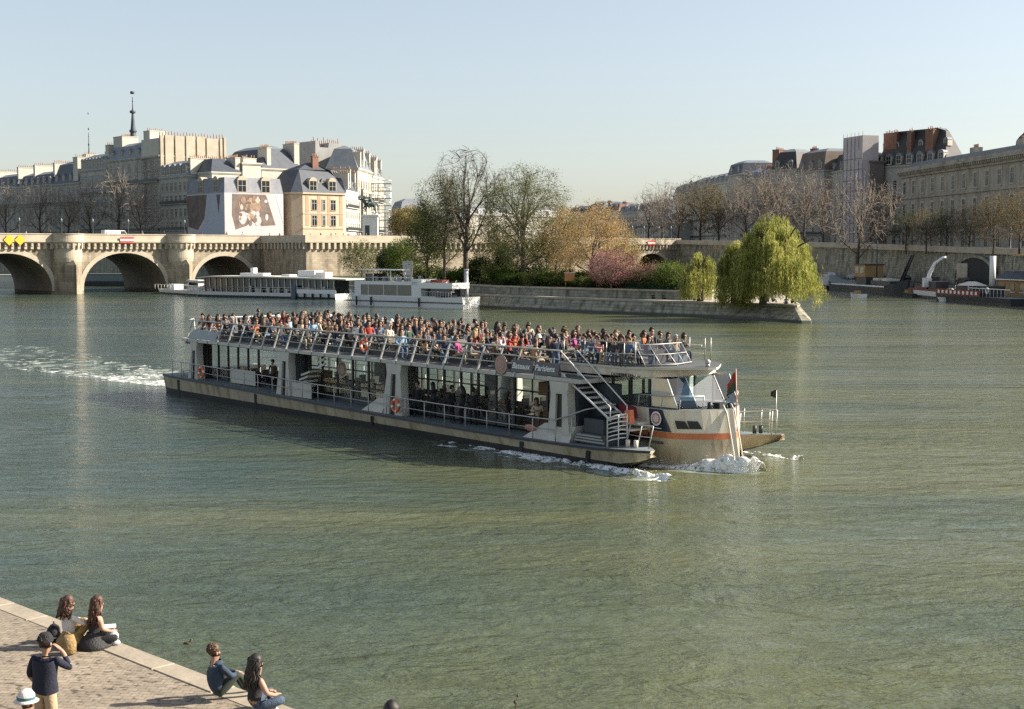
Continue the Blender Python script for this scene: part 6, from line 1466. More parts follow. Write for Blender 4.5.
# pedestrians on the bridge and terrace
pd=[(-8,'white'),(-3,'black'),(3,'navy'),(9,'red'),(17,'cream'),(22,'black'),(31,'grey'),(37,'black'),(41,'light blue')]
nm=['leftmost','second','third','fourth','fifth','sixth','seventh','eighth','ninth']
for i,(t,n) in enumerate(pd):
    p=bt(t,-1.2); put_person(STND[i%4],(p[0],p[1],11.25),RZB+i,TM[n],BOT[i%5][1],i%4,i%5,f'{nm[i]} pedestrian on the left bridge, in {n}','pedestrians on the left bridge')
rg2=random.Random(3)
spots=[(46+i*1.25,17.6-rg2.random()*2.2) for i in range(22)]
for i,(t,s) in enumerate(spots):
    p=bt(t,s if i>6 else 2+i*2.3); n=rg2.choice(TOPC)[0]
    put_person(STND[i%4],(p[0],p[1],10.93),RZB+i*1.7,TM[n],BOT[i%5][1],i%4,i%5,f'{n} clad visitor, {ORD[i] if i<20 else "last but "+str(22-i)} from the left along the terrace parapet','visitors behind the terrace parapet')
# people on the island low quay
iz=2.055
for i,(u,v,n,b,lb) in enumerate([(653,299.5,'black',2,'dark clad person sitting on the island quay, left of the pair'),(663,299.5,'charcoal',2,'person in charcoal lying back beside the dark clad one on the island quay'),(695,301,'white',1,'person in white sitting under the small willow'),(700,301,'black',2,'person in black next to the one in white under the small willow'),
      (749,301,'black',2,'dark figure at the trunk under the big willow'),(768,302.5,'navy',0,'person in navy sitting right of the willow trunk'),(773,302.5,'black',2,'person in black sitting close right of the navy one'),(787,304,'light blue',1,'person in light blue at the island tip'),(792,304,'black',2,'person in black with knees up at the very island tip')]):
    D=(HC-iz)/(v-250)*F; X=uD(u,D)[0]
    put_person(GS[i%3] if i!=4 else STND[0],(X,D+.5,iz),[-1.3,-.9,-1.8,-1.2,0,-1.6,-.8,-1.9,-.7][i],TM[n],BOT[b][1],i%3,i%3,lb,None)
# ---------------- people on the near quay ----------------
QZ=1.512
DENIM=mat('denim_jacket',(.03,.05,.085),.9,var=.35,scale=9,bump=.4); BLK=mat('black_cloth',(.014,.014,.016),.85,var=.3,scale=9,bump=.3); NVT=mat('navy_tee',(.012,.014,.03),.9,var=.2,scale=8,bump=.3)
TAN=mat('tan_shorts',(.40,.29,.18),.9,var=.15,scale=8,bump=.3); GOLD=mat('golden_skirt',(.33,.21,.07),.8,var=.35,scale=7,bump=.4); WHT=mat('white_cotton',(.62,.58,.54),.9,var=.12,scale=8,bump=.3); LJN=mat('washed_jeans',(.20,.27,.33),.9,var=.4,scale=9,bump=.4); JNS=mat('mid_jeans',(.06,.085,.13),.9,var=.45,scale=9,bump=.4)
def long_hair(c,mat_,L=.45,w=1.0,seed=0,back=1.0,curly=.012):
    """skull cap plus many separate locks falling down the back and sides"""
    mb=MB(c); rg=random.Random(seed)
    mb.ell((-.025,0,.035),(.118,.108,.122),14,9,0,jit=.05,rng=rg)
    for k in range(64):
        a=math.pi+rg.uniform(-1.75,1.75); r=.09+.02*rg.random(); x0=-.02+r*math.cos(a); y0=r*math.sin(a); l=L*rg.uniform(.7,1.08); pts=[];rr=[]
        for j in range(7):
            q=j/6; sp=1+.55*q*w; pts.append((x0*(1 if j<2 else sp)-.03*back*q+curly*math.sin(q*13+k),y0*sp+curly*math.cos(q*11+k*2),.08-(l+.06)*q+(.02 if j==1 else 0))); rr.append(.026*(1-.55*q)*rg.uniform(.8,1.2))
        mb.tube(pts,rr,5,0)
    return mb.mesh('hair',mat_)
def short_hair(c,mat_,seed=0):
    mb=MB(c); rg=random.Random(seed); mb.ell((-.028,0,.04),(.112,.102,.112),14,9,0,jit=.05,rng=rg)
    for k in range(60):
        a=rg.uniform(0,6.28); e=rg.uniform(-.35,1.3); 
        if math.cos(a)>.3 and e<.5: continue
        p=Vector((-.028+.108*math.cos(a)*math.cos(e),.1*math.sin(a)*math.cos(e),.04+.11*math.sin(e))); d=Vector((-.4,rg.uniform(-.5,.5),.1)); mb.tube([tuple(p),tuple(p+d*.05)],[.02,.006],4)
    return mb.mesh('hair',mat_)
def face(o,hc):
    mb=MB(hc)
    for s in (-1,1): mb.ell((.079,s*.034,.012),(.005,.010,.006),8,6)
    mb.build('eye',IRON,o)
    mb=MB(hc)
    for s in (-1,1): mb.ell((-.005,s*.098,-.02),(.02,.012,.032),8,6)
    mb.build('ear',SKIN,o)
    mb=MB(hc); mb.ell((.088,0,-.062),(.008,.024,.006),8,5); mb.build('mouth',mat('lip',(.38,.14,.12),.5),o)
def place(J,E,hc,mats,loc,rz,label,cat='person'):
    me=figure('person',J,E,mats,sub=2); o=link('person',me,None,loc,rz); tag(o,label,cat); face(o,hc); o.scale=(.96,.96,.96); return o
def gpt(u,v): return pix(u,v,QZ)
# woman in denim blue jeans and black crop top
J,E,hc=gsit(2,True,True)
J['knL']=(.46,.20,.30,.075); J['knR']=(.44,-.27,.24,.078); J['anL']=(.30,-.04,.07,.045)
E=[(a,b,(2 if (a=='waist' and b=='chest') and False else m)) for a,b,m in E]
o=place(J,E,hc,[BLK,JNS,SKIN,SHOEW],gpt(253,714),R(38),'woman with long wavy black hair, black top and jeans, cross legged on the kerb')
link('hair',long_hair(hc,HAIRS[0],.42,1.0,3,curly=.02),o)
# arms bare: swap to skin
for p in o.data.polygons:
    c=p.center
    if abs(c.y)>.165 and c.z>.22 and p.material_index==0: p.material_index=2
    if p.material_index==0 and c.z<.24: p.material_index=2 if c.z>.19 and c.x<.1 else 1
# man in denim jacket
J,E,hc=gsit(0,False,True); 
J['waist']=(.02,0,.33,.165,1.2); J['pelvis']=(0,0,.15,.17,1.2); J['chest']=(.05,0,.56,.185,1.25); J['shL']=(.05,.20,.64,.075); J['shR']=(.05,-.20,.64,.075)
for n in 'LR': J['el'+n]=(*J['el'+n][:3],.056)
o=place(J,E,hc,[DENIM,mat('olive_trousers',(.03,.04,.03),.9,var=.2),SKIN,SHOE],gpt(214,701),R(36),'person with short brown hair in blue denim jacket sitting with arms round the knees')
link('hair',short_hair(hc,HAIRS[1],2),o)
mb=MB((0,0,0)); mb.lathe([(.085,.66),(.075,.72),(.088,.725),(.10,.66)],12,0,(.07,0)); mb.build('collar',DENIM,o)
# woman black dress
J,E,hc=gsit(1,True,True); 
o=place(J,E,hc,[BLK,BLK,SKIN,SHOE],gpt(92,647),R(35),'woman with long chestnut hair in strapless black dress holding white paper')
link('hair',long_hair(hc,HAIRS[2],.48,1.15,7,back=.3,curly=.022),o)
for p in o.data.polygons:
    c=p.center
    if p.material_index==0 and (c.z>.50 or abs(c.y)>.16) and c.z>.2: p.material_index=2
mb=MB(); rg=random.Random(3); mb.lathe([(.34,.0),(.36,.06),(.27,.16),(.17,.24),(.14,.30)],16,0,(.05,0)); 
for v_i in range(len(mb.v)): x,y,z=mb.v[v_i]; mb.v[v_i]=(x+rg.uniform(-.02,.02),y*.95+rg.uniform(-.02,.02),z)
mb.build('skirt',mat('black_satin',(.016,.016,.018),.6,var=.4,scale=9,bump=.6),o)
P=gpt(112,645)
mb=MB(); mb.ell((0,0,.17),(.13,.10,.15),10,7,jit=.08,rng=rg); mb.ell((.05,-.02,.06),(.12,.08,.06),10,6,jit=.1,rng=rg); mb.tube([(-.06,0,.30),(.0,0,.40),(.06,0,.30)],.012,5); ob=mb.build('tote_bag',mat('pale_tote',(.40,.42,.45),.8,var=.12,scale=5,bump=.4),None,P); tag(ob,'pale bag standing on the kerb at the right of the chestnut haired woman','bag')
mb=MB(); mb.hexa([(0,0,0),(.22,.02,.0),(.22,.16,.03),(0,.16,.03),(0,0,.01),(.22,.02,.01),(.22,.16,.04),(0,.16,.04)]); q=gpt(106,646); ob=mb.build('paper_sheet',WHITE,None,(q[0],q[1]-.1,QZ+.36),.3); tag(ob,'white paper in the hands of the chestnut haired woman','paper')
# woman white top golden skirt
J,E,hc=gsit(0,False,True)
J['hipL']=(.05,.10,.13,.11)
o=place(J,E,hc,[WHT,GOLD,SKIN,SHOE],gpt(69,646),R(40),'woman with curly auburn hair in white top and golden skirt, leftmost on the kerb')
link('hair',long_hair(hc,HAIRS[2],.30,1.1,13,curly=.035),o)
mb=MB(); mb.lathe([(.30,.0),(.31,.10),(.22,.22),(.16,.30)],16,0,(.06,0)); rg=random.Random(4)
for i in range(len(mb.v)): x,y,z=mb.v[i]; mb.v[i]=(x+rg.uniform(-.02,.02),y+rg.uniform(-.02,.02),z)
mb.build('skirt',GOLD,o)
P=gpt(54,641); mb=MB(); mb.ell((0,0,.16),(.13,.18,.17),10,7,jit=.08,rng=rg); mb.tube([(0,-.1,.30),(0,0,.38),(0,.1,.30)],.012,5); ob=mb.build('dark_backpack',BLK,None,P,.2); tag(ob,'dark backpack left of the woman in the white top','bag')
P=gpt(70,652); mb=MB(); rg=random.Random(8); mb.tube([(0,0,0),(0,0,.02),(.01,0,.2),(0,0,.34),(0,0,.36)],[.05,.15,.145,.11,.04],12); mb.tube([(-.10,0,.34),(-.03,0,.42),(.06,0,.36)],.012,5); ob=mb.build('soft_bag',mat('kraft_bag',(.27,.18,.075),.85,var=.4,scale=6,bump=.6),None,(P[0],P[1]-.10,QZ)); tag(ob,'golden brown soft bag behind the woman in the white top','bag')
# standing man, navy tee, cap, tan shorts, hand raised to the face
D0=20.55; X0_=uD(35,D0)[0]
J={};E=[]; torso(J,E,0,.98,.02,1.38,1.12); head(J,E,.06,0,1.66)
J['waist']=(0.01,0,1.16,.15,1.15); J['pelvis']=(0,0,.98,.15,1.15)
for s,n in ((1,'L'),(-1,'R')):
    J['hip'+n]=(0,s*.10,.90,.115); J['kn'+n]=(.03,s*.11,.50,.085); J['an'+n]=(0,s*.12,.09,.045); J['to'+n]=(.15,s*.14,.045,.042)
    E+= [('pelvis','hip'+n,1),('hip'+n,'kn'+n,1),('kn'+n,'an'+n,2),('an'+n,'to'+n,3)]
arm(J,E,'L',(.02,.20,1.45),(-.04,.26,1.19),(.10,.24,1.0),(.16,.22,.95),0,2,fingers=True,r=1.15)
arm(J,E,'R',(.02,-.20,1.45),(.22,-.33,1.26),(.20,-.20,1.52),(.17,-.13,1.60),0,2,fingers=True,r=1.15)
o=place(J,E,hc:=(J['head2'][0],J['head2'][1],J['head2'][2]),[NVT,TAN,SKIN,SHOE],(X0_,D0,QZ),R(70),'man in dark cap, navy tee and tan shorts standing, one hand at his face')
for p in o.data.polygons:
    if p.material_index==0 and p.center.z<.97 and abs(p.center.y)<.2: p.material_index=1
    if p.material_index==2 and p.center.z>1.28 and abs(p.center.y)<.33 and abs(p.center.y)>.17 and p.center.z<1.46: p.material_index=0
link('cap',hat_mesh(BLK,hc,1.03,False),o); mb=MB(hc); mb.hexa([(.08,-.07,.03),(.20,-.05,.02),(.20,.05,.02),(.08,.07,.03),(.08,-.07,.045),(.19,-.05,.032),(.19,.05,.032),(.08,.07,.045)]); mb.build('cap_peak',BLK,o); link('hair',short_hair(hc,HAIRS[0],5),o)
mb=MB(); rg=random.Random(6); vs=[];fs=[]
prof=[(.92,.165,.215),(1.0,.168,.215),(1.12,.158,.20),(1.25,.16,.205),(1.36,.165,.22),(1.43,.145,.20)]
for z,rx,ry in prof:
    for k in range(20):
        a=2*math.pi*k/20; f=1+.03*math.sin(a*5+z*9)+rg.uniform(-.012,.012); vs.append((.015+rx*math.cos(a)*f,ry*math.sin(a)*f,z+.012*math.sin(a*3)))
for j in range(5):
    for k in range(20): fs.append((j*20+k,j*20+(k+1)%20,(j+1)*20+(k+1)%20,(j+1)*20+k))
mb.add(vs,fs,0,True); mb.build('tee_shirt',NVT,o)
# person with white bucket hat, bottom left corner
D1=19.3; X1_=uD(18,D1)[0]
J,E,hc=gsit(0,False,True)
o=place(J,E,hc,[NVT,BOT[0][1],SKIN2,SHOE],(X1_-.05,D1,QZ+.30),R(30),'person in white bucket hat with teal band sitting in the lower left corner')
link('bucket_hat',hat_mesh(WHT,(hc[0],hc[1],hc[2]+.01),1.12,True,mat('teal_band',(.05,.14,.15),.8)),o)
mb=MB(); mb.box(-.35,.25,-.35,.35,0,.33); mb.box(-.30,.2,-.3,.3,.33,.335); ob=mb.build('stone_block',COPING,None,(X1_-.05,D1,QZ-.04),R(30)); tag(ob,'low stone block under the person in the bucket hat','stone block')
# person cut by the lower picture edge and a dry stalk
q=gpt(392,771)
o=put_person(GS[0],q,R(75),BLK,BLK,0,0,'person in black at the lower picture edge, only the top of the head showing',None)
q=gpt(513,790); mb=MB(); mb.tube([(0,0,0),(.02,0,.5),(.0,0,1.0),(.06,0,1.34)],[.02,.014,.01,.006],5); mb.tube([(.02,0,1.1),(.06,0,1.24)],.006,4); mb.ell((.03,0,1.25),(.025,.025,.03),6,5); mb.ell((.065,0,1.34),(.018,.018,.022),6,5)
for i in range(5): mb.ell((.02*math.cos(i),.02*math.sin(i*2),.4+i*.15),(.03,.01,.015),6,4)
ob=mb.build('dry_stalk',BARK,None,q); tag(ob,'dry weed stalk poking up at the lower picture edge','plant')
# litter, crack marks and ducks
def duck(u,v,label):
    qd=pix(u,v,0.0); mb=MB(); mb.ell((0,0,.05),(.20,.10,.09),12,7); mb.tube([(-.17,0,.08),(-.26,0,.14)],[.05,.015],5); o=mb.build('duck',mat('duck_brown',(.10,.07,.045),.8,var=.3,scale=10),None,(qd[0],qd[1],0)); tag(o,label,'duck'); o.scale=(.42,.42,.42)
    mb=MB(); mb.tube([(.14,0,.08),(.18,0,.18),(.20,0,.22)],[.05,.035,.04],6); mb.ell((.21,0,.24),(.055,.04,.042),8,6); mb.build('duck_head',mat('duck_head_dark',(.02,.03,.02),.6),o); mb=MB(); mb.tube([(.25,0,.235),(.31,0,.22)],[.02,.012],5); mb.build('beak',YEL,o)
duck(187,644,'small brown duck floating off the near quay')
duck(664,319,'tiny duck by the foot of the island quay'); 
# small wind blown leaves / stains as real litter
mb=MB(); q=gpt(66,649); 
for k in range(7): mb.hexa([(k*.05,.01*k,0),(k*.05+.045,.01*k,0),(k*.05+.04,.01*k+.03,0),(k*.05,.01*k+.02,0),(k*.05,.01*k,.01),(k*.05+.045,.01*k,.01),(k*.05+.04,.01*k+.03,.01),(k*.05,.01*k+.02,.01)])
ob=mb.build('twig_litter',BARK,None,q); tag(ob,'thin dark twig lying on the setts right of the standing man','twig')
# ---------------- moored boats ----------------
SHAD=mat('archway_shade',(.03,.03,.03),.8); AWN=mat('pale_roof',(.62,.58,.50),.7,scale=.5,var=.1); HULLD=mat('dark_hull',(.03,.035,.04),.5,scale=.8,var=.3)
CAB=mat('cabin_ochre',(.36,.22,.09),.7,scale=1,var=.2); REDH=mat('red_oxide',(.22,.05,.035),.7,scale=1,var=.25); PNEUM=mat('tyre',(.02,.02,.02),.9)
GLD=mat('boat_window_dark',(.03,.035,.04),.1,spec=.8,var=.3)
def boat_frame(name,pn,pf,label,cat='boat',group=None):
    """pn = left waterline end, pf = right one, both on the side facing the camera. local x left to right, y away"""
    a=Vector(pn);b=Vector(pf); d=b-a; return empty(name,(a.x,a.y,0),math.atan2(d.y,d.x),label,cat,group),d.length
def hull(mb,L,Wd,h,bowl=0,bowr=0,m=(0,1),rise=0,zb=-.5,sh=.25):
    N=14; st=[]
    for i in range(N+1):
        x=L*i/N; k=0
        if bowl and x<bowl: k=(1-x/bowl)**2
        if bowr and x>L-bowr: k=max(k,((x-L+bowr)/bowr)**2)
        r=rise*k+ (rise*.25 if rise else 0)*abs(2*x/L-1)**2; w=Wd/2*(1-k*.92)
        st.append([(x+( -k*.8 if x<L/2 else k*.8),Wd/2-w,h+r),(x,Wd/2-w+.15,h*.35),(x,Wd/2-w+sh,zb),(x,Wd/2+w-sh,zb),(x+(-k*.8 if x<L/2 else k*.8),Wd/2+w,h+r)])
    vs=[p for s in st for p in s]; fs=[];mi=[]
    b=len(mb.v); mb.add(vs,[],0)
    for i in range(N):
        for j,mm in ((0,m[0]),(1,m[-1]),(2,m[-1]),(3,m[0]),(4,2)):
            a=i*5+j;c=i*5+(j+1)%5; mb.f.append([b+a,b+c,b+c+5,b+a+5]); mb.m.append(mm); mb.sm.append(False)
    mb.f.append([b+i for i in range(5)]); mb.m.append(m[0]); mb.sm.append(False); e=b+N*5; mb.f.append([e+i for i in range(4,-1,-1)]); mb.m.append(m[0]); mb.sm.append(False)
# 1 floating restaurant / landing pontoon
r,L=boat_frame('floating_restaurant',(-61.5,273.5),(-32.3,255.3),'long moored pontoon with cream flat roof, glazed hall and rows of fenders under the bridge')
mb=MB(); hull(mb,L,6,1.0,m=(0,1)); mb.build('hull',[WHITE,HULLD,DECKG],r)
mb=MB(); mb.xz([(.5,3.5),(L*.1,3.75),(L*.5,3.85),(L+3,3.55),(L+3,3.75),(L*.5,4.1),(L*.1,4.0),(.5,3.7)],-.5,6.3); mb.build('flat_roof',AWN,r)
mb=MB(); n=22
for i in range(n+1):
    x=1.2+(L-2.0)*i/n; mb.box(x-.07,x+.07,.7,.8,1.0,3.7)
mb.build('hall_mullion',WHITE,r)
mb=MB(); mb.box(1.2,L-1,.9,5.4,1.0,3.6); mb.build('hall_glazing',GLD,r)
mb=MB(); rg=random.Random(2); 
for i in range(14): mb=MB(); x=1.5+rg.random()*(L-3); mb.box(x-.2,x+.25,.3,.6,1.0,1.5+rg.random()*.8); mb.build('deck_table',[AWN],r)
mb=MB(); mb.tube([(0,.1,1.95),(L,.1,1.95)],.04,4); mb.tube([(0,.1,1.5),(L,.1,1.5)],.03,4)
for i in range(26): mb.tube([(L*i/25,.1,1),(L*i/25,.1,1.95)],.03,4)
mb.build('deck_rail',STEEL,r)
mb=MB(); mb.box(9.5,15.5,2,4,4.05,4.6); mb.box(12,12.8,2.2,3.2,4.6,5.6); mb.box(24,28,2,4.5,4.0,5.2); mb.box(20,22,2,4,4.0,4.4); mb.box(28.6,31,1.5,3.5,3.9,4.9); mb.build('roof_box',WHITE,r)
mb=MB(); mb.box(L*.70,L*.70+1,-.12,.1,.0,2.4); mb.build('blue_pillar',mat('slate_blue',(.08,.12,.17),.5),r)
mb=MB()
for i in range(5): mb.cyl(L*.74+i*1.9,-.18,.25,1.0,.18,7)
mb.build('fender',PNEUM,r)
mb=MB(); mb.box(L-9,L+.3,-.04,.0,.95,1.75); mb.build('bulwark',WHITE,r)
r,L=boat_frame('small_passenger_boat',(-75.3,293.5),(-62.0,275.5),'small low white passenger boat with open railings left of the pontoon')
mb=MB(); hull(mb,L,4.2,.9,bowl=4,m=(0,1)); mb.build('hull',[WHITE,HULLD,DECKG],r)
mb=MB(); mb.tube([(1,.15,1.9),(L,.15,1.9)],.05,4)
for i in range(14): mb.tube([(1+(L-1)*i/13,.15,.9),(1+(L-1)*i/13,.15,1.9)],.04,4)
mb.tube([(1,4,1.9),(L,4,1.9)],.05,4); mb.build('deck_rail',WHITE,r)
mb=MB(); mb.box(L-6,L-1,.8,3.4,.9,2.9); mb.box(L-6.4,L-.6,.6,3.6,2.9,3.05); mb.box(6,9,1,3,.9,2.0); mb.build('cabin',WHITE,r); mb=MB(); mb.box(L-5.6,L-1.4,.76,.799,1.8,2.6); mb.build('cabin_window',GLD,r)
# 2 white excursion boat
r,L=boat_frame('white_excursion_boat',(-27.6,229.9),(-7.6,214.5),'white two deck excursion boat with canopy and tricolour flag beside the mooring pole')
WB=4.3
mb=MB(); hull(mb,L,WB,1.55,bowl=4.5,m=(0,0),rise=.8); mb.build('hull',[WHITE,WHITE,DECKG],r)
mb=MB(); mb.box(.2,L+.1,-.05,.01,.75,.9)
mb.build('rubbing_strake',HULLD,r)
mb=MB()
for x in (3.0,6.2,16.5): mb.cyl(x,-.15,.1,1.5,.14,7)
mb.build('fender',PNEUM,r)
mb=MB(); mb.box(2.2,19.6,.25,WB-.25,1.55,1.75); mb.box(2.2,15.8,.25,WB-.25,3.45,4.0); mb.box(2.2,3.6,.25,WB-.25,1.75,3.45); mb.box(14.6,16.6,.25,WB-.25,1.75,4.4); mb.box(16.6,23.2,.1,WB-.1,3.35,3.55); mb.box(16.6,23.2,.05,.12,3.0,3.9); mb.box(23.1,23.2,.1,WB-.1,3.0,3.9); mb.build('superstructure',WHITE,r)
mb=MB(); mb.box(3.6,14.6,.35,.4,1.75,3.45); mb.build('side_window',mat('window_reflecting_wall',(.10,.09,.07),.06,spec=1,var=.3),r)
mb=MB(); [mb.box(x-.05,x+.05,.3,.349,1.75,3.45) for x in (5.2,8.6,11.5)]; mb.build('window_bar',WHITE,r)
mb=MB(); mb.box(17,22,1.4,WB-.4,1.75,3.3); mb.build('aft_saloon',GLD,r)
mb=MB(); mb.box(3.2,10.8,.1,WB-.1,5.75,5.9)
for x in (4.4,6.2,10.0): mb.box(x-.08,x+.08,.4,.5,4.0,5.75); mb.box(x-.08,x+.08,WB-.5,WB-.4,4.0,5.75)
mb.build('canopy',WHITE,r); mb=MB(); mb.box(4.4,6.2,.6,3.4,4.0,5.2); mb.build('wheelhouse',GLD,r)
mb=MB(); rg=random.Random(4)
sm_=mat('seat_mixed',(.12,.12,.12),.7,scale=.8,col2=(.5,.48,.45))
for i in range(30): mb=MB(); x=4+rg.random()*17; y=.6+rg.random()*3; mb.box(x-.18,x+.18,y-.18,y+.18,4.0 if x<16 else 3.56,4.7+rg.random()*.2 if x<16 else 4.1); mb.build('deck_seat',sm_,r)
#mat('seat_mixed',(.12,.12,.12),.7,scale=.8,col2=(.5,.48,.45)),r)
mb=MB(); mb.box(18,20.4,1,2.6,3.9,4.35); mb.build('red_seat_row',REDH,r)
mb=MB(); mb.tube([(16.6,.2,2.5),(23.5,.2,2.5)],.04,4); mb.tube([(2.2,.2,4.6),(15,.2,4.6)],.04,4)
for i in range(12): mb.tube([(16.8+i*.55,.2,1.6),(16.8+i*.55,.2,2.5)],.025,4)
mb.build('deck_rail',WHITE,r)
mb=MB(); mb.tube([(22.6,1,2.4),(23.2,1,4.3)],.04,5); fs=mb.build('flag_staff',WHITE,r)
mb=MB()
for k,xx in enumerate((0,.32,.64)): mb.quad((22.95-xx*1.0,1.0,3.95-xx*.5),(22.95-xx-.32,1.02,3.95-(xx+.32)*.5),(22.9-xx-.30,1.02,2.75-(xx+.3)*.45),(22.9-xx,1.0,2.75-xx*.45),[2,1,0][2-k])
mb.build('flag',[mat('flag_blue',(.02,.06,.22),.8),WHITE,mat('flag_red',(.5,.04,.04),.8)],fs,fix=False)
# mooring pole
D=219; X=uD(466.5,D)[0]; mb=MB(); mb.cyl(0,0,-1,5.8,.32,12); mb.cyl(0,0,5.8,6.0,.38,12); o=mb.build('mooring_pole',mat('pole_grey',(.42,.43,.42),.6,scale=.6,var=.15),None,(X,D,0)); tag(o,'pale steel mooring pole at the stern of the white excursion boat','pole')
mb=MB(); mb.box(-.45,.45,-.45,.45,.2,1.4); mb.build('pole_collar',HULLD,o)
# notice boards, orange box
q=uD(408,252); mb=MB(); mb.box(-.9,.9,-.05,.05,1.0,3.6); mb.cyl(-.7,0,0,1,.06,5); mb.cyl(.7,0,0,1,.06,5); o=mb.build('notice_board',mat('board_white',(.6,.58,.56),.6,var=.15,scale=.6),None,(*q,3.42)); tag(o,'tall white notice board behind the excursion boat','notice board')
p=along(.40)+Vector((.9,.9)); mb=MB(); mb.box(-.75,.75,-.06,.06,.9,2.1); mb.cyl(-.6,0,0,.9,.05,5); mb.cyl(.6,0,0,.9,.05,5); o=mb.build('orange_panel',mat('panel_orange',(.55,.24,.08),.6,var=.1),None,(p.x,p.y,3.42)); tag(o,'small orange panel above the garden wall','panel'); mb=MB(); mb.box(-.85,.85,-.09,.09,2.101,2.2); mb.build('panel_top',WHITE,o)
# garden fence in the right part
mb=MB(); pts=[along(f)+Vector((.35,.25)) for f in (.70,.78,.86,.93,.99)]
for i in range(4):
    a,b=pts[i],pts[i+1]; mb.tube([(a.x,a.y,4.3),(b.x,b.y,4.3)],.03,4); mb.tube([(a.x,a.y,3.6),(b.x,b.y,3.6)],.03,4)
    for k in range(12): c=a+(b-a)*(k/12); mb.tube([(c.x,c.y,3.4),(c.x,c.y,4.35)],.02,4)
o=mb.build('garden_fence',mat('green_iron',(.03,.10,.07),.6)); tag(o,'low green iron fence on the garden wall near the blossom','fence')
# signpost near garden end
q=uD(672,200); 
# south bank boats
r,L=boat_frame('dark_barge',(70.5,318),(74.6,273),'long dark barge with square wheelhouse and striped hull moored at the low quay')
mb=MB(); hull(mb,L,5,1.7,bowl=5,bowr=8,m=(0,0),rise=1.3); mb.build('hull',[HULLD,HULLD,DECKG],r)
mb=MB(); N=14
mb.hexa([(6,-.03,1.45),(L-6,-.03,1.55),(L-6,.02,1.55),(6,.02,1.45),(6,-.03,1.7),(L-6,-.03,1.85),(L-6,.02,1.85),(6,.02,1.7)]); mb.build('pale_stripe',WHITE,r)
mb=MB(); mb.box(21,27,.6,4.4,1.7,3.4,0); mb.box(20,26.5,.5,4.5,3.4,5.9,1); mb.box(19.8,26.8,.3,4.7,5.9,6.1,0); mb.build('wheelhouse',[HULLD,CAB],r); mb=MB(); mb.box(20.6,22.6,.44,.499,4.2,5.5); mb.box(23.6,25.8,.44,.499,4.2,5.5); mb.build('wheelhouse_window',mat('bright_blind',(.5,.42,.32),.6),r)
mb=MB(); mb.box(29,40,.9,4.1,1.9,2.8,0); mb.box(30,33,1,4,2.8,3.3,1); mb.box(35,38,1,4,2.8,3.2,1); mb.build('hatch',[HULLD,AWN],r)
mb=MB(); mb.cyl(28,2.5,1.7,11,.12,6); mb.tube([(41,2.5,2.5),(47,2.5,8.0)],.2,5); mb.tube([(43,2.2,2.5),(49,2.2,8.2)],.2,5); mb.build('mast',HULLD,r)
r,L=boat_frame('open_work_boat',(69.0,336),(70.5,318.5),'low cluttered work boat moored left of the dark barge')
mb=MB(); hull(mb,L,4,.9,m=(0,0)); rg=random.Random(9)
for i in range(14): x=1+rg.random()*(L-3); mb.box(x,x+rg.uniform(.6,1.6),.6,3,1,1.4+rg.random()*1.6,rg.choice([0,1,2]))
mb.build('hull_and_gear',[HULLD,WHITE,DECKG],r)
r,L=boat_frame('red_white_motor_boat',(76.6,270.5),(77.2,253.5),'white hulled motor boat with red deck line and dark wheel shelter')
mb=MB(); hull(mb,L,4,1.5,bowl=3,bowr=1,m=(0,1),rise=.5); mb.build('hull',[WHITE,HULLD,REDH],r); mb=MB(); mb.box(-.2,L,-.04,.05,1.45,1.75); mb.build('red_gunwale',REDH,r)
mb=MB(); mb.box(5,8,.8,3.2,1.5,4,0); mb.box(9,13,.8,3.2,1.5,3.2,0); mb.build('shelter',HULLD,r)
# white curved crane arm on the quay edge
q=uD(926,262); cr=empty('davit_crane',(q[0]+6,q[1],2.3),0,'white curved davit arm rising over the red and white motor boat','crane')
s_=262/F; mb=MB(); mb.tube([(-6,0,0),(-6+3*s_,0,18*s_-1),(-6+8*s_,0,28*s_-1),(-6+16*s_,0,33.5*s_-1),(-6+19*s_,0,34*s_-1)],[.42,.36,.30,.25,.2],8); mb.build('arm',WHITE,cr); mb=MB(); mb.box(-6.6,-5.2,-.6,.6,-.2,1.5); mb.build('base',WHITE,cr)
r,L=boat_frame('restaurant_barge',(75.3,249),(79.0,226.5),'red and white restaurant boat with white tent top, closest on the right bank')
mb=MB(); hull(mb,L+3,5,1.2,m=(0,1)); mb.build('hull',[HULLD,HULLD,DECKG],r)
mb=MB(); mb.box(0,L*.7,.02,.1,1.2,2.2,0); mb.build('red_bulwark',REDH,r); mb=MB()
for i in range(10): mb.box(.8+i*1.5,1.5+i*1.5,-.01,.019,1.45,2.0)
mb.build('bulwark_panel',WHITE,r)
mb=MB(); mb.hexa([(6,.8,2.9),(11,.8,2.9),(11,4.2,2.9),(6,4.2,2.9),(8,2,3.6),(9,2,3.6),(9,3,3.6),(8,3,3.6)],0); 
for x in (6.2,10.8): mb.cyl(x,.6,1.2,2.9,.06,5,0)
mb.build('tent_top',AWN,r); mb=MB(); mb.box(6,11,1.2,4,1.2,2.8); mb.box(14,17,1,4,1.2,3.0); mb.build('cabin',mat('cabin_dark',(.05,.05,.05),.6),r)
mb=MB(); mb.tube([(12,.1,2.6),(L+3,.1,2.6)],.05,4); [mb.tube([(12+i*1.2,.1,1.2),(12+i*1.2,.1,2.6)],.04,4) for i in range(11)]; mb.build('deck_rail',WHITE,r)
mb=MB(); mb.cyl(15.4,2.5,3.0,8.0,.5,10); mb.build('funnel',WHITE,r)
mb=MB(); mb.torus((18.5,-.05,2.3),.45,.1,'y',14,6); o2=mb.build('round_white_ring',WHITE,r)
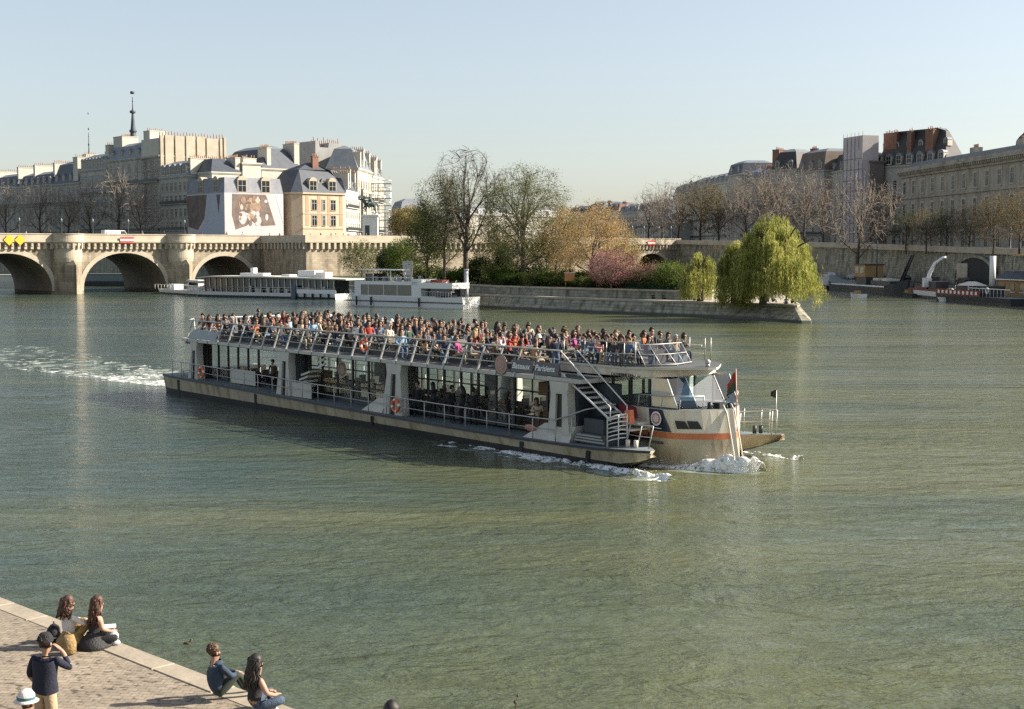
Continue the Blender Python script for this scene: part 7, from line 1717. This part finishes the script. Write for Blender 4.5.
# house boat, right edge
r,L=boat_frame('house_boat',(84.5,247),(90.5,205),'ochre house boat with dark roof and upper terrace at the right picture edge')
mb=MB(); hull(mb,L,6.5,1.0,m=(0,0)); mb.build('hull',[HULLD,HULLD,DECKG],r)
mb=MB(); mb.box(1.5,L-1,.5,6,1,4.0); mb.build('cabin_wall',CAB,r)
mb=MB(); mb.hexa([(.8,-.1,4.0),(L,-.1,4.0),(L,6.6,4.0),(.8,6.6,4.0),(2.6,1.5,5.4),(L-1,1.5,5.4),(L-1,5.5,5.4),(2.6,5.5,5.4)]); mb.build('roof',HULLD,r)
mb=MB(); mb.box(.5,L,-.2,.0,3.85,4.0); mb.build('white_eave',WHITE,r)
for i in range(9):
    mb=MB(); mb.box(2.6+i*3.4,4.0+i*3.4,.42,.499,1.9,3.3,0); mb.box(2.4+i*3.4,4.2+i*3.4,.40,.419,1.7,1.85,1); w_=mb.build('window',[GLD,WHITE],r)
mb=MB(); mb.box(8,L-2,2,5,5.4,8.0); mb.build('upper_cabin',mat('upper_cabin_brown',(.14,.11,.08),.7,var=.3,scale=1),r); mb=MB(); mb.box(5,L,1,6,8.0,8.3); mb.build('upper_roof',mat('orange_edge',(.42,.25,.12),.7),r)
mb=MB(); [mb.cyl(5.5+i*4,1.3,5.3,8.0,.08,5) for i in range(7)]; mb.build('post',AWN,r)
for i,(u0,v0,u1,v1,lb,c) in enumerate([(897,295.5,911,297.5,'small grey dinghy between the dark barge and the red and white boat',0),(934,300.5,943,301.5,'small white launch in front of the tented boat',1),(848,297,858,298,'tiny tender alongside the dark barge',1)]):
    a=pix(u0,v0);b=pix(u1,v1); r,L=boat_frame('dinghy',a[:2],b[:2],lb); mb=MB(); hull(mb,L,1.8,.7,bowl=1.2,m=(0,0),rise=.2); mb.build('hull',[[HULLD,WHITE][c],HULLD,DECKG],r); mb=MB(); mb.box(L*.4,L*.6,.4,1.4,.7,1.3); mb.build('seat_box',CAB,r)
# boats seen through the left arches
for i,(u,D,Ln,lb) in enumerate([(4,330,16,'low pale boat seen through the leftmost arch'),(108,345,20,'dark barge seen through the second arch')]):
    q=uD(u,D); r,L=boat_frame('far_barge',(q[0]-Ln/2,q[1]+4),(q[0]+Ln/2,q[1]),lb); mb=MB(); hull(mb,L,5,1.3,bowl=3,m=(0,0)); mb.build('hull',[AWN if i==0 else HULLD,HULLD,DECKG],r); mb=MB(); mb.box(3,L-3,1,4,1.3,3.0); mb.box(2.5,L-2.5,.8,4.2,3.0,3.15); mb.build('cabin',AWN if i==0 else DECKG,r)
# ---------------- street furniture ----------------
def lamp_mesh(h):
    mb=MB(); mb.tube([(0,0,0),(0,0,.6),(0,0,.7),(0,0,h)],[.2,.18,.08,.06],8); mg=MB(); mg.lathe([(.05,h),(.13,h+.1),(.17,h+.45),(.08,h+.6),(.03,h+.7)],8); return mb.mesh('post',IRON),mg.mesh('lantern',mat('lantern_glass',(.22,.23,.23),.3))
LM=lamp_mesh(3.3)
def lamp(x,y,z,label,group,s=1.0):
    r=empty('street_lamp',(x,y,z),0,label,'street lamp',group); r.scale=(s,s,s); link('post',LM[0],r); link('lantern',LM[1],r)
lt=[(-6.6,'first'),(5.5,'second'),(18,'third'),(27,'fourth'),(36,'fifth')]
for t,nn in [(-9.2,'leftmost'),(-.5,'second'),(6.2,'third'),(14.0,'fourth'),(27.0,'fifth')]:
    p=bt(t,-1.4); lamp(p[0],p[1],10.93,nn+' lamp along the parapet of the left bridge','lamps on the left bridge',1.15)
for t,nn in [(157,'leftmost'),(163.5,'second'),(168,'third'),(174,'fourth'),(179,'fifth')]:
    p=bt(t,-1.4); lamp(p[0],p[1],10.93,nn+' lamp on the short bridge arm','lamps on the short bridge arm',1.2)
for i,D in enumerate((390,362,338,312,288,262,236)):
    x=wallx(D)+1.6; z=8.0+max(0,min(1.9,(D-229)/60)); lamp(x,D,z,['farthest','second farthest','third farthest','middle','third nearest','second nearest','nearest'][i]+' lamp on the right bank wall','lamps on the right bank wall',1.2)
# railing on the wall
def wz(D): 
    for (a,b),(h0,h1) in zip(zip(UQ[:-1],UQ[1:]),zip(HW[:-1],HW[1:])):
        if b[1]<=D<=a[1]: return h0+(h1-h0)*(a[1]-D)/(a[1]-b[1])
    return HW[0]
def cop(D0_,D1_,label,dark):
    mb=MB(); a=(wallx(D0_),D0_,wz(D0_)); b=(wallx(D1_),D1_,wz(D1_))
    mb.hexa([(a[0]-.15,a[1],a[2]-.3),(b[0]-.15,b[1],b[2]-.3),(b[0]+.55,b[1],b[2]-.3),(a[0]+.55,a[1],a[2]-.3),(a[0]-.15,a[1],a[2]+.9),(b[0]-.15,b[1],b[2]+.9),(b[0]+.35,b[1],b[2]+.9),(a[0]+.35,a[1],a[2]+.9)]); o=mb.build('quay_parapet',STONE_L if not dark else WALLST); tag(o,label,'parapet')
cop(402,334,'far pale stone parapet of the right bank wall',0); cop(333.9,280,'middle stone parapet right of the pollarded tree',0); cop(279.9,245,'pale stone parapet above the red and white motor boat',0); cop(243,200,'dark parapet above the wide quay archway',1)
# archway: near-black slab on the wall, painted as its inner shade
D=272; x=wallx(D); a=math.atan2(-8,1)
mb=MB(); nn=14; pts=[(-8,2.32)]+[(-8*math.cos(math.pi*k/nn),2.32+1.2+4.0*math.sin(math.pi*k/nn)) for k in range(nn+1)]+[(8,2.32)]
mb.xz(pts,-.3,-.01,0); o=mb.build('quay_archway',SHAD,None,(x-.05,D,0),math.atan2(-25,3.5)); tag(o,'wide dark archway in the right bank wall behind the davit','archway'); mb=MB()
for k in range(nn):
    p0=(-8*math.cos(math.pi*k/nn),3.52+4.0*math.sin(math.pi*k/nn)); p1=(-8*math.cos(math.pi*(k+1)/nn),3.52+4.0*math.sin(math.pi*(k+1)/nn)); e=1.1
    mb.hexa([(p0[0],-.5,p0[1]),(p1[0],-.5,p1[1]),(p1[0],0,p1[1]),(p0[0],0,p0[1]),(p0[0]*e,-.5,p0[1]*1.0+.5),(p1[0]*e,-.5,p1[1]+.5),(p1[0]*e,0,p1[1]+.5),(p0[0]*e,0,p0[1]+.5)])
mb.build('arch_ring',WALLST,o); mb=MB(); mb.box(-7,-2.5,-.6,-.35,2.3,6.4); mb.build('stone_pier',STONE_L,o)
# cars
CARC=[mat('car_'+n,c,.3,var=.05,spec=.7) for n,c in (('dark',(.03,.03,.035)),('silver',(.35,.36,.37)),('blue',(.05,.08,.14)),('white',(.6,.6,.6)),('black',(.012,.012,.014)))]
def car_meshes():
    mb=MB(); prof=[(-2.1,.35),(2.1,.35),(2.15,.75),(1.3,.95),(.75,1.42),(-1.2,1.45),(-1.9,1.0),(-2.15,.9)]
    n=len(prof); ys=[(-.86,.86)]
    mb.xz(prof,-.84,.84,0); body=mb.bm if False else None
    g=MB(); g.xz([(1.15,.97),(.68,1.37),(-1.15,1.40),(-1.7,1.02)],-.86,-.845,0); g.xz([(1.15,.97),(.68,1.37),(-1.15,1.40),(-1.7,1.02)],.845,.86,0); g.quad((1.32,-.7,.97),(1.32,.7,.97),(.8,.65,1.42),(.8,-.65,1.42))
    w_=MB(); w_.tube([(0,-.1,0),(0,.1,0)],.32,14,0); w_.tube([(0,-.105,0),(0,.105,0)],.18,10,1)
    return mb,g.mesh('side_glass',GLD),w_.mesh('wheel',[PNEUM,STEEL])
cb,cg,cw=car_meshes(); CB=[cb.mesh('body',m) for m in CARC]
def car(x,y,z,rz,c,label,group):
    r=empty('parked_car',(x,y,z),rz,label,'car',group); link('body',CB[c],r); link('side_glass',cg,r)
    for sx in (-1.3,1.35):
        for sy in (-.78,.78): link('wheel',cw,r,(sx,sy,.32))
    return r
for i,(D,c,lb) in enumerate([(372,1,'silver car farthest along the low quay'),(362,3,'white car second farthest on the low quay'),(352,4,'black car between the white and the blue one on the low quay'),(342,2,'blue car on the low quay left of the barge'),(332,3,'white car on the low quay behind the work boat'),(322,1,'silver car behind the barge wheelhouse'),(311,0,'dark car behind the barge hatches'),(298,4,'black car near the pollarded tree'),(286,2,'blue car right of the barge mast'),(270,0,'dark car left of the archway'),(252,1,'silver car parked before the archway')]):
    car(wallx(D)-3.2,D,2.304,R(98),c,lb,'cars parked on the low quay')
car(*bt(158.5,-4),10.93,RZB,3,'white car on the short bridge arm, left one','cars on the bridge'); car(*bt(163.5,-4),10.93,RZB,1,'silver car on the short bridge arm, right of the white one','cars on the bridge'); 
# white van on left bridge
def van(t,label):
    p=bt(t,-6); r=empty('white_van',(p[0],p[1],10.93),RZB,label,'van'); mb=MB(); mb.xz([(-2.9,.4),(2.8,.4),(2.9,1.1),(2.2,1.4),(1.6,2.25),(-2.8,2.3)],-1,1); mb.build('body',WHITE,r); mb=MB(); mb.xz([(2.1,1.42),(1.6,2.1),(.7,2.1),(.7,1.42)],-1.02,-1.005); mb.build('side_glass',GLD,r)
    for sx in (-1.9,1.9):
        for sy in (-.95,.95): link('wheel',cw,r,(sx,sy,.32))
van(13.2,'white van driving over the second arch of the left bridge')
# ---------------- wake, bow foam ----------------
def foam_mat(name,col,lo,hi,scale):
    m=bpy.data.materials.new(name); m.use_nodes=True; n=m.node_tree; b=n.nodes['Principled BSDF']; b.inputs['Base Color'].default_value=(*col,1); b.inputs['Roughness'].default_value=.7
    tc=n.nodes.new('ShaderNodeTexCoord'); no=n.nodes.new('ShaderNodeTexNoise'); no.inputs['Scale'].default_value=scale; no.inputs['Detail'].default_value=6; no.inputs['Roughness'].default_value=.7
    mr=n.nodes.new('ShaderNodeMapRange'); mr.inputs[1].default_value=lo; mr.inputs[2].default_value=hi; n.links.new(tc.outputs['Object'],no.inputs['Vector']); n.links.new(no.outputs['Fac'],mr.inputs[0]); n.links.new(mr.outputs[0],b.inputs['Alpha'])
    return m
FOAM=foam_mat('foam',(.80,.81,.79),.36,.52,4.5); WFOAM=foam_mat('wake_foam',(.74,.76,.72),.38,.62,1.6)
AER=foam_mat('aerated_water',(.36,.42,.36),.38,.75,.6)
def sheet_foam(name,label,poly_fn,nx,ny,hfn,dens,seed,minz=.005,fm=None,fr=1.6):
    """height field of foam built only where noise exceeds a threshold"""
    from mathutils import noise as nz
    mb=MB(); V={};
    H=np.zeros((nx+1,ny+1)); P=np.zeros((nx+1,ny+1,2)); K=np.zeros((nx+1,ny+1))
    for i in range(nx+1):
        for j in range(ny+1):
            u,v=i/nx,j/ny; x,y=poly_fn(u,v); P[i,j]=(x,y); d=dens(u,v)
            q=Vector((x,y,seed)); k=.5+.5*nz.fractal(q*fr,.7,2.2,5)+.25*nz.noise(q*.45); K[i,j]=k-(1-d); kk=min(1,max(0,K[i,j]/.35)); kk=kk*kk*(3-2*kk); H[i,j]=max(minz,hfn(u,v)*kk*(.8+.25*nz.noise(q*1.8)+.08*nz.noise(q*6)))
    for i in range(nx):
        for j in range(ny):
            if K[i,j]+K[i+1,j]+K[i,j+1]+K[i+1,j+1]>0:
                ids=[]
                for a,b in ((i,j),(i+1,j),(i+1,j+1),(i,j+1)):
                    if (a,b) not in V: V[(a,b)]=len(mb.v); mb.v.append((P[a,b,0],P[a,b,1],H[a,b]))
                    ids.append(V[(a,b)])
                mb.f.append(ids); mb.m.append(0); mb.sm.append(True)
    o=mb.build(name,fm or FOAM,None,fix=False); tag(o,label,'foam',kind='stuff'); return o
def spray(name,label,pts_fn,n,seed,smin,smax):
    rg=random.Random(seed); mb=MB()
    for k in range(n):
        x,y,z=pts_fn(rg); s=rg.uniform(smin,smax); a=rg.uniform(0,6.28)
        v=[(x+s*rg.uniform(-1,1),y+s*rg.uniform(-1,1),z+s*rg.uniform(-.7,.7)) for _ in range(4)]
        mb.add(v,[(0,1,2),(0,3,1),(1,3,2),(2,3,0)],0)
    o=mb.build(name,FOAM,None,fix=False); tag(o,label,'spray',kind='stuff')
sheet_foam('bow_foam','white foam streaming along the near outrigger hull',lambda u,v: bw(-13+14.2*u,.42-1.0*v-.5*v*(1-u),0)[:2],240,30,lambda u,v:(.06+.22*u)*math.sin(math.pi*min(1,v*1.2+.12)),lambda u,v:(.62+.36*u)*(1-.80*v),1,fr=1.6)
spray('hull_spray','spray at the near outrigger tip',lambda r:bw(-4.5+5.2*r.random()**.7,.35-abs(r.gauss(0,.3)),abs(r.gauss(0,.12))),700,2,.010,.028)
def cw_(u,v):
    x=2.0-5.5*u; sp=.30+1.9*u**.8; return bw(x,4.27-sp+1.7*(v-.5)*(.35+.65*u)-.1,0)[:2]
sheet_foam('bow_wave','bright white bow wave at the centre hull',cw_,150,60,lambda u,v:.62*math.exp(-((u-.15)/.25)**2)*math.sin(math.pi*v)**.7+.22*math.sin(math.pi*v)*(1-u),lambda u,v:(1.15-.35*u)*min(1,6*v*(1-v)+.25),3,fr=1.6)
sheet_foam('bow_wave','far side half of the white bow wave',lambda u,v: bw(2.0-4.5*u,4.27+.30+1.9*u**.8+1.5*(v-.5)*(.4+.6*u),0)[:2],90,40,lambda u,v:.5*math.exp(-((u-.15)/.25)**2)*math.sin(math.pi*v),lambda u,v:(1.05-.45*u)*min(1,6*v*(1-v)+.2),4,fr=1.6)
spray('bow_spray','spray thrown up by the centre hull',lambda r:(lambda u:bw(2.1-4.4*u,4.27-(.25+1.7*u)+r.gauss(0,.35),abs(r.gauss(0,.26))*(1-.6*u)+.05))(r.random()**1.4),3000,5,.010,.028)
sheet_foam('bow_foam','small foam patch under the far outrigger tip',lambda u,v: bw(.9-3.8*u,8.3+.9*v-.2,0)[:2],80,24,lambda u,v:.2*(1-u)*math.sin(math.pi*v),lambda u,v:(.80-.45*u)*(1-.5*v),6,fr=2.6)
def wk(u,v):
    x=-42.3-50*u; w_=2.0+7.5*u; return bw(x,4.27+(v-.5)*2*w_-1.2*u,0)[:2]
ed=lambda v:min(1,5*v*(1-v)+.3)*(.45+.55*abs(2*v-1)**.8)
sheet_foam('aerated_bow_water','pale green froth under the bow foam',lambda u,v: bw(2.4-9.0*u,4.1-(.2+3.2*u**.8)+(1.6+1.2*u)*(v-.5),0)[:2],120,50,lambda u,v:.004,lambda u,v:1.1*min(1,6*v*(1-v)+.1)*(1.1-u),14,.0045,fm=AER,fr=1.2)
sheet_foam('aerated_side_water','pale froth along the near outrigger hull',lambda u,v: bw(-14+15.2*u,.45-1.6*v,0)[:2],160,30,lambda u,v:.004,lambda u,v:(.6+.5*u)*(1-.7*v),15,.0042,fm=AER,fr=1.2)
sheet_foam('stern_wake','churned white wake spreading behind the stern',wk,420,110,lambda u,v:.08*(1-u)+.012,lambda u,v:(1.5*math.exp(-u*7)+.28*(1-.5*u))*ed(v)+.06,8,.012,fm=WFOAM,fr=1.9)
sheet_foam('aerated_wake','pale green churned water around the wake foam',wk,260,70,lambda u,v:.004,lambda u,v:(.75*math.exp(-u*3)+.28)*min(1,5*v*(1-v)+.3),12,.004,fm=AER,fr=.9)
